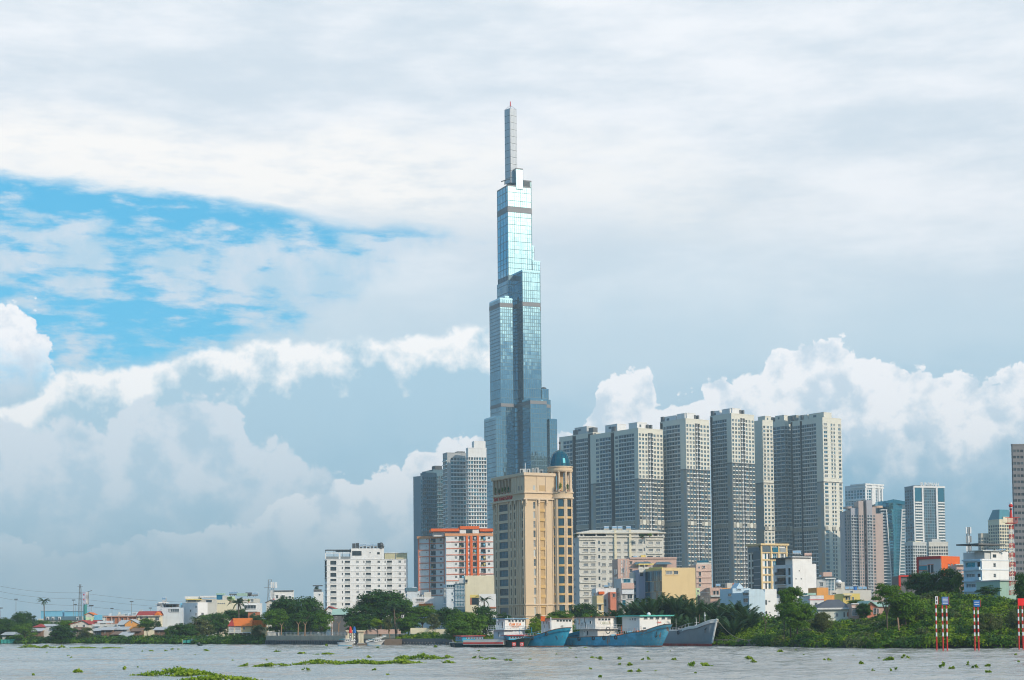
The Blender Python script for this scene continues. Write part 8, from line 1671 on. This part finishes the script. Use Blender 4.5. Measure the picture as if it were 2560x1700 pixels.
# planting on terraces
def pot(label, px, yt, yb, w, D, k='mid'):
    c0, c1 = P(px, yt, D), P(px, yb, D); r = w / 2 / F * D; t = T('terrace_plant', label, 'plant', (c0.x, D, c1.z)); t.inst('foliage', CR[k][2], (c0.x, D, (c0.z + c1.z) / 2), px, sc=(r, r, (c0.z - c1.z) / 2)); m = MB(); m.cone((c0.x, D), .25, .3, c1.z - .1, c1.z + .4, brickc, 8); t.add('planter', m)
for i, (px, yt, yb, w, D, lb) in enumerate([(1239, 1218, 1237, 5, 649, 'leafy plant at the left end of the tower loggia'), (1248, 1220, 1236, 5, 646, 'leafy plant in the second bay of the tower loggia'), (1256, 1216, 1235, 5, 643.5, 'leafy plant in the third bay of the tower loggia'), (1263, 1216, 1234, 5, 641, 'leafy plant in the fourth bay of the tower loggia'), (1271, 1214, 1233, 5, 639, 'leafy plant in the fifth bay of the tower loggia'),
        (1401, 1203, 1228, 9, 634.4, 'round green plant between the turret columns'), (1419, 1208, 1228, 7, 634.8, 'small green plant at the right turret columns'), (1605, 1334, 1346, 17, 780.5, 'dark creeper hanging from the roof terrace of the long grey block'), (1624, 1332, 1342, 16, 782, 'green shrubs on the roof terrace of the long grey block, right bay'), (1440, 1333, 1344, 9, 783, 'shrub at the left end of the long grey block terrace'),
        (791, 1463, 1480, 14, 872, 'shrubs on the terrace left of the white hotel block'), (1900, 1363, 1370, 12, 641, 'plants on the cream hotel roof terrace'), (575, 1490, 1505, 18, 650, 'bushy plant on the roof terrace left of the second pylon'), (605, 1495, 1506, 8, 650, 'small tree on the roof terrace right of the bushy plant'), (622, 1496, 1506, 8, 650, 'small round tree on the white parapet terrace'), (428, 1511, 1518, 16, 652, 'low plants under the grey blue house pergola')]):
    pot(lb, px, yt, yb, w, D, ['mid', 'dark', 'bright'][i % 3])

# ------------------------------------------------------------ water hyacinth
def hyacinth_mesh(n, w, d, h, seed):
    r2 = np.random.default_rng(seed); nb = max(3, int(n / 60)); bc = (r2.random((nb, 2)) * 2 - 1) * .85; bc[:, 0] = np.clip(bc[:, 0] * 1.1, -.9, .9); bh = .45 + .6 * r2.random(nb)
    k = r2.integers(nb, size=n); xy = bc[k] + r2.normal(size=(n, 2)) * np.array([.17, .13]); dd = np.abs(xy[:, 0]); z = h * (bh[k] * np.sqrt(r2.random(n)) * np.clip(1.15 - dd, .15, 1) + .22 * (r2.random(n) < .06))
    c = np.stack([xy[:, 0] * w / 2, xy[:, 1] * d / 2, z], 1); nn = unit(n); nn[:, 2] = np.abs(nn[:, 2]) * .8 + .1; nn[:, 1] -= .35; nn /= np.linalg.norm(nn, axis=1)[:, None]
    s = .23 * (.5 + .9 * r2.random(n)); V_ = leaves(c, nn, s, 1.5, -.55); return mesh_np('leaves', V_, np.arange(len(V_)).reshape(-1, 4), [LM['hya']])
def hy(px, py, w, h, label, group=None, n=None):
    q = W(px, py + .5); wm = w / F * q.y; hm = max(.22, h / F * q.y); d = max(wm * .45, min(wm, 3.5)) if w < 60 else 5.5
    n = n or int(min(3800, 50 + wm * d * 28)); me = hyacinth_mesh(n, wm * 1.05, d, hm, int(px * 7 + py)); o = bpy.data.objects.new('water_hyacinth', me); COL.objects.link(o); o.location = (q.x, q.y + d * .35, .02); tag(o, label, 'water plant', group)
for a in [(68, 1619, 58, 8, 'long flat hyacinth raft near the left edge, first of the far row'), (115, 1620, 42, 8, 'humped hyacinth raft, second of the far left row'), (153, 1620, 20, 8, 'small peaked hyacinth clump, third of the far left row'), (200, 1621, 64, 5, 'thin flat hyacinth raft, fourth of the far left row'), (274, 1621, 58, 4, 'thin hyacinth streak, last of the far left row'),
          (437, 1624, 22, 5, 'hyacinth tuft below the tiny motorboat, left of it'), (512, 1628, 20, 5, 'hyacinth tuft right of and below the tiny motorboat'), (378, 1628, 14, 4, 'hyacinth tuft below the left end of the dark bank trees'), (410, 1628, 13, 4, 'hyacinth tuft right beside a similar one below the bank trees'),
          (192, 1681, 34, 9, 'lone hyacinth tuft in the lower left water'), (312, 1674, 10, 7, 'tiny upright hyacinth sprig in the lower left water'), (430, 1689, 168, 18, 'large hyacinth mat in the lower left foreground, widest of the two near ones'), (470, 1690, 90, 16, 'right hand part of the large lower left hyacinth mat'), (540, 1702, 170, 14, 'hyacinth mat cut by the bottom edge of the photo'),
          (618, 1666, 36, 7, 'hyacinth patch at the left end of the middle row'), (675, 1666, 70, 8, 'hyacinth patch beside the left end of the long middle raft'), (800, 1661, 130, 12, 'left third of the long middle hyacinth raft'), (900, 1661, 130, 11, 'central third of the long middle hyacinth raft'), (995, 1659, 110, 10, 'right third of the long middle hyacinth raft'),
          (1060, 1648, 84, 15, 'highest humped hyacinth mound in the middle of the river'), (1010, 1647, 50, 8, 'flat hyacinth patch touching the left of the humped mound'), (1118, 1645, 24, 7, 'hyacinth tuft right of the humped mound'), (1120, 1658, 24, 7, 'hyacinth tuft below and right of the humped mound'), (1048, 1657, 14, 4, 'tiny hyacinth tuft at the end of the long raft'),
          (690, 1631, 28, 5, 'hyacinth tuft below the left part of the sea wall'), (753, 1634, 32, 5, 'hyacinth tuft below the middle of the sea wall'), (810, 1637, 46, 6, 'hyacinth patch below the left speedboat'), (815, 1615, 10, 6, 'small hyacinth tuft right at the sea wall foot'), (872, 1621, 14, 4, 'small hyacinth tuft beneath the left speedboat'), (946, 1620, 9, 6, 'small upright hyacinth tuft beneath the right speedboat'),
          (918, 1644, 16, 6, 'hyacinth tuft between speedboats and long raft'), (764, 1678, 20, 12, 'pale hyacinth sprig below the long raft, left'), (936, 1677, 12, 6, 'pale hyacinth sprig below the long raft, right'), (1089, 1619, 16, 7, 'hyacinth tuft left of the low blue barge'), (1200, 1628, 12, 5, 'hyacinth tuft below the low blue barge cabin'), (1117, 1644, 24, 6, 'hyacinth patch left of the river middle tufts'),
          (1192, 1645, 24, 7, 'thin hyacinth line below the small tug, left'), (1228, 1653, 40, 13, 'peaked hyacinth patch below the small tug'), (1272, 1652, 18, 6, 'flat hyacinth tuft right of the peaked patch'), (1121, 1656, 22, 6, 'small hyacinth patch left of the peaked patch'), (1440, 1649, 8, 8, 'small upright hyacinth tuft below the blue bow'), (1482, 1650, 28, 10, 'hyacinth patch below the rusty hull stern, left one'), (1504, 1650, 22, 9, 'hyacinth patch below the rusty hull stern, right one'),
          (1550, 1650, 18, 9, 'hyacinth tuft below the middle of the rusty hull'), (1615, 1651, 22, 12, 'hyacinth clump below the rusty hull bow'), (1574, 1665, 18, 8, 'hyacinth tuft lower than the clump below the rusty bow'), (1687, 1650, 12, 7, 'hyacinth tuft below the gap between rusty and grey hulls'), (1744, 1667, 58, 19, 'domed hyacinth mound below the grey bow, biggest on the right half'),
          (1868, 1650, 34, 12, 'hyacinth clump in the open river below the bank grass'), (1884, 1656, 14, 8, 'small tuft attached below the clump in the open river'), (1952, 1631, 16, 8, 'hyacinth tuft near the right bank scrub, left'), (2069, 1650, 14, 8, 'hyacinth tuft below the hip roofed villa'), (2153, 1660, 9, 8, 'tiny hyacinth sprig below the pink gabled house'), (2226, 1652, 44, 9, 'long flat hyacinth patch below the leaning tree'), (2263, 1645, 16, 10, 'bright hyacinth tuft right of the long flat patch'),
          (2361, 1668, 16, 12, 'dark upright hyacinth tuft below the double marker'), (2384, 1672, 14, 7, 'curled hyacinth sprig right of the dark upright tuft'), (2438, 1668, 10, 6, 'tiny hyacinth tuft below the third marker'), (2472, 1665, 12, 6, 'tiny hyacinth tuft right of the third marker'), (2472, 1684, 18, 8, 'lowest hyacinth sprig at the right of the photo'), (1576, 1680, 10, 6, 'pale hyacinth sprig low in the middle, left one'), (1598, 1680, 14, 6, 'pale hyacinth sprig low in the middle, right one'), (1500, 1694, 8, 5, 'lowest pale hyacinth sprig below the boats'),
          (1290, 1616, 150, 5, 'hyacinth fringe caught along the tug and blue hull waterline'), (1463, 1621, 14, 3, 'thin hyacinth scrap at the rusty hull waterline'), (1426, 1622, 12, 3, 'thin hyacinth scrap under the blue bow'), (1460, 1608, 8, 3, 'scrap of hyacinth by the dark gap between the hulls')]:
    hy(*a)
r3 = random.Random(3)
for i in range(40):
    py = 1624 + 72 * r3.random() ** 1.2; px = r3.uniform(10, 2550); hy(px, py, r3.uniform(3, 7), r3.uniform(1.2, 2.5), 'tiny scrap of water hyacinth adrift in open water', 'tiny hyacinth scraps adrift on the river', n=r3.randint(8, 20))
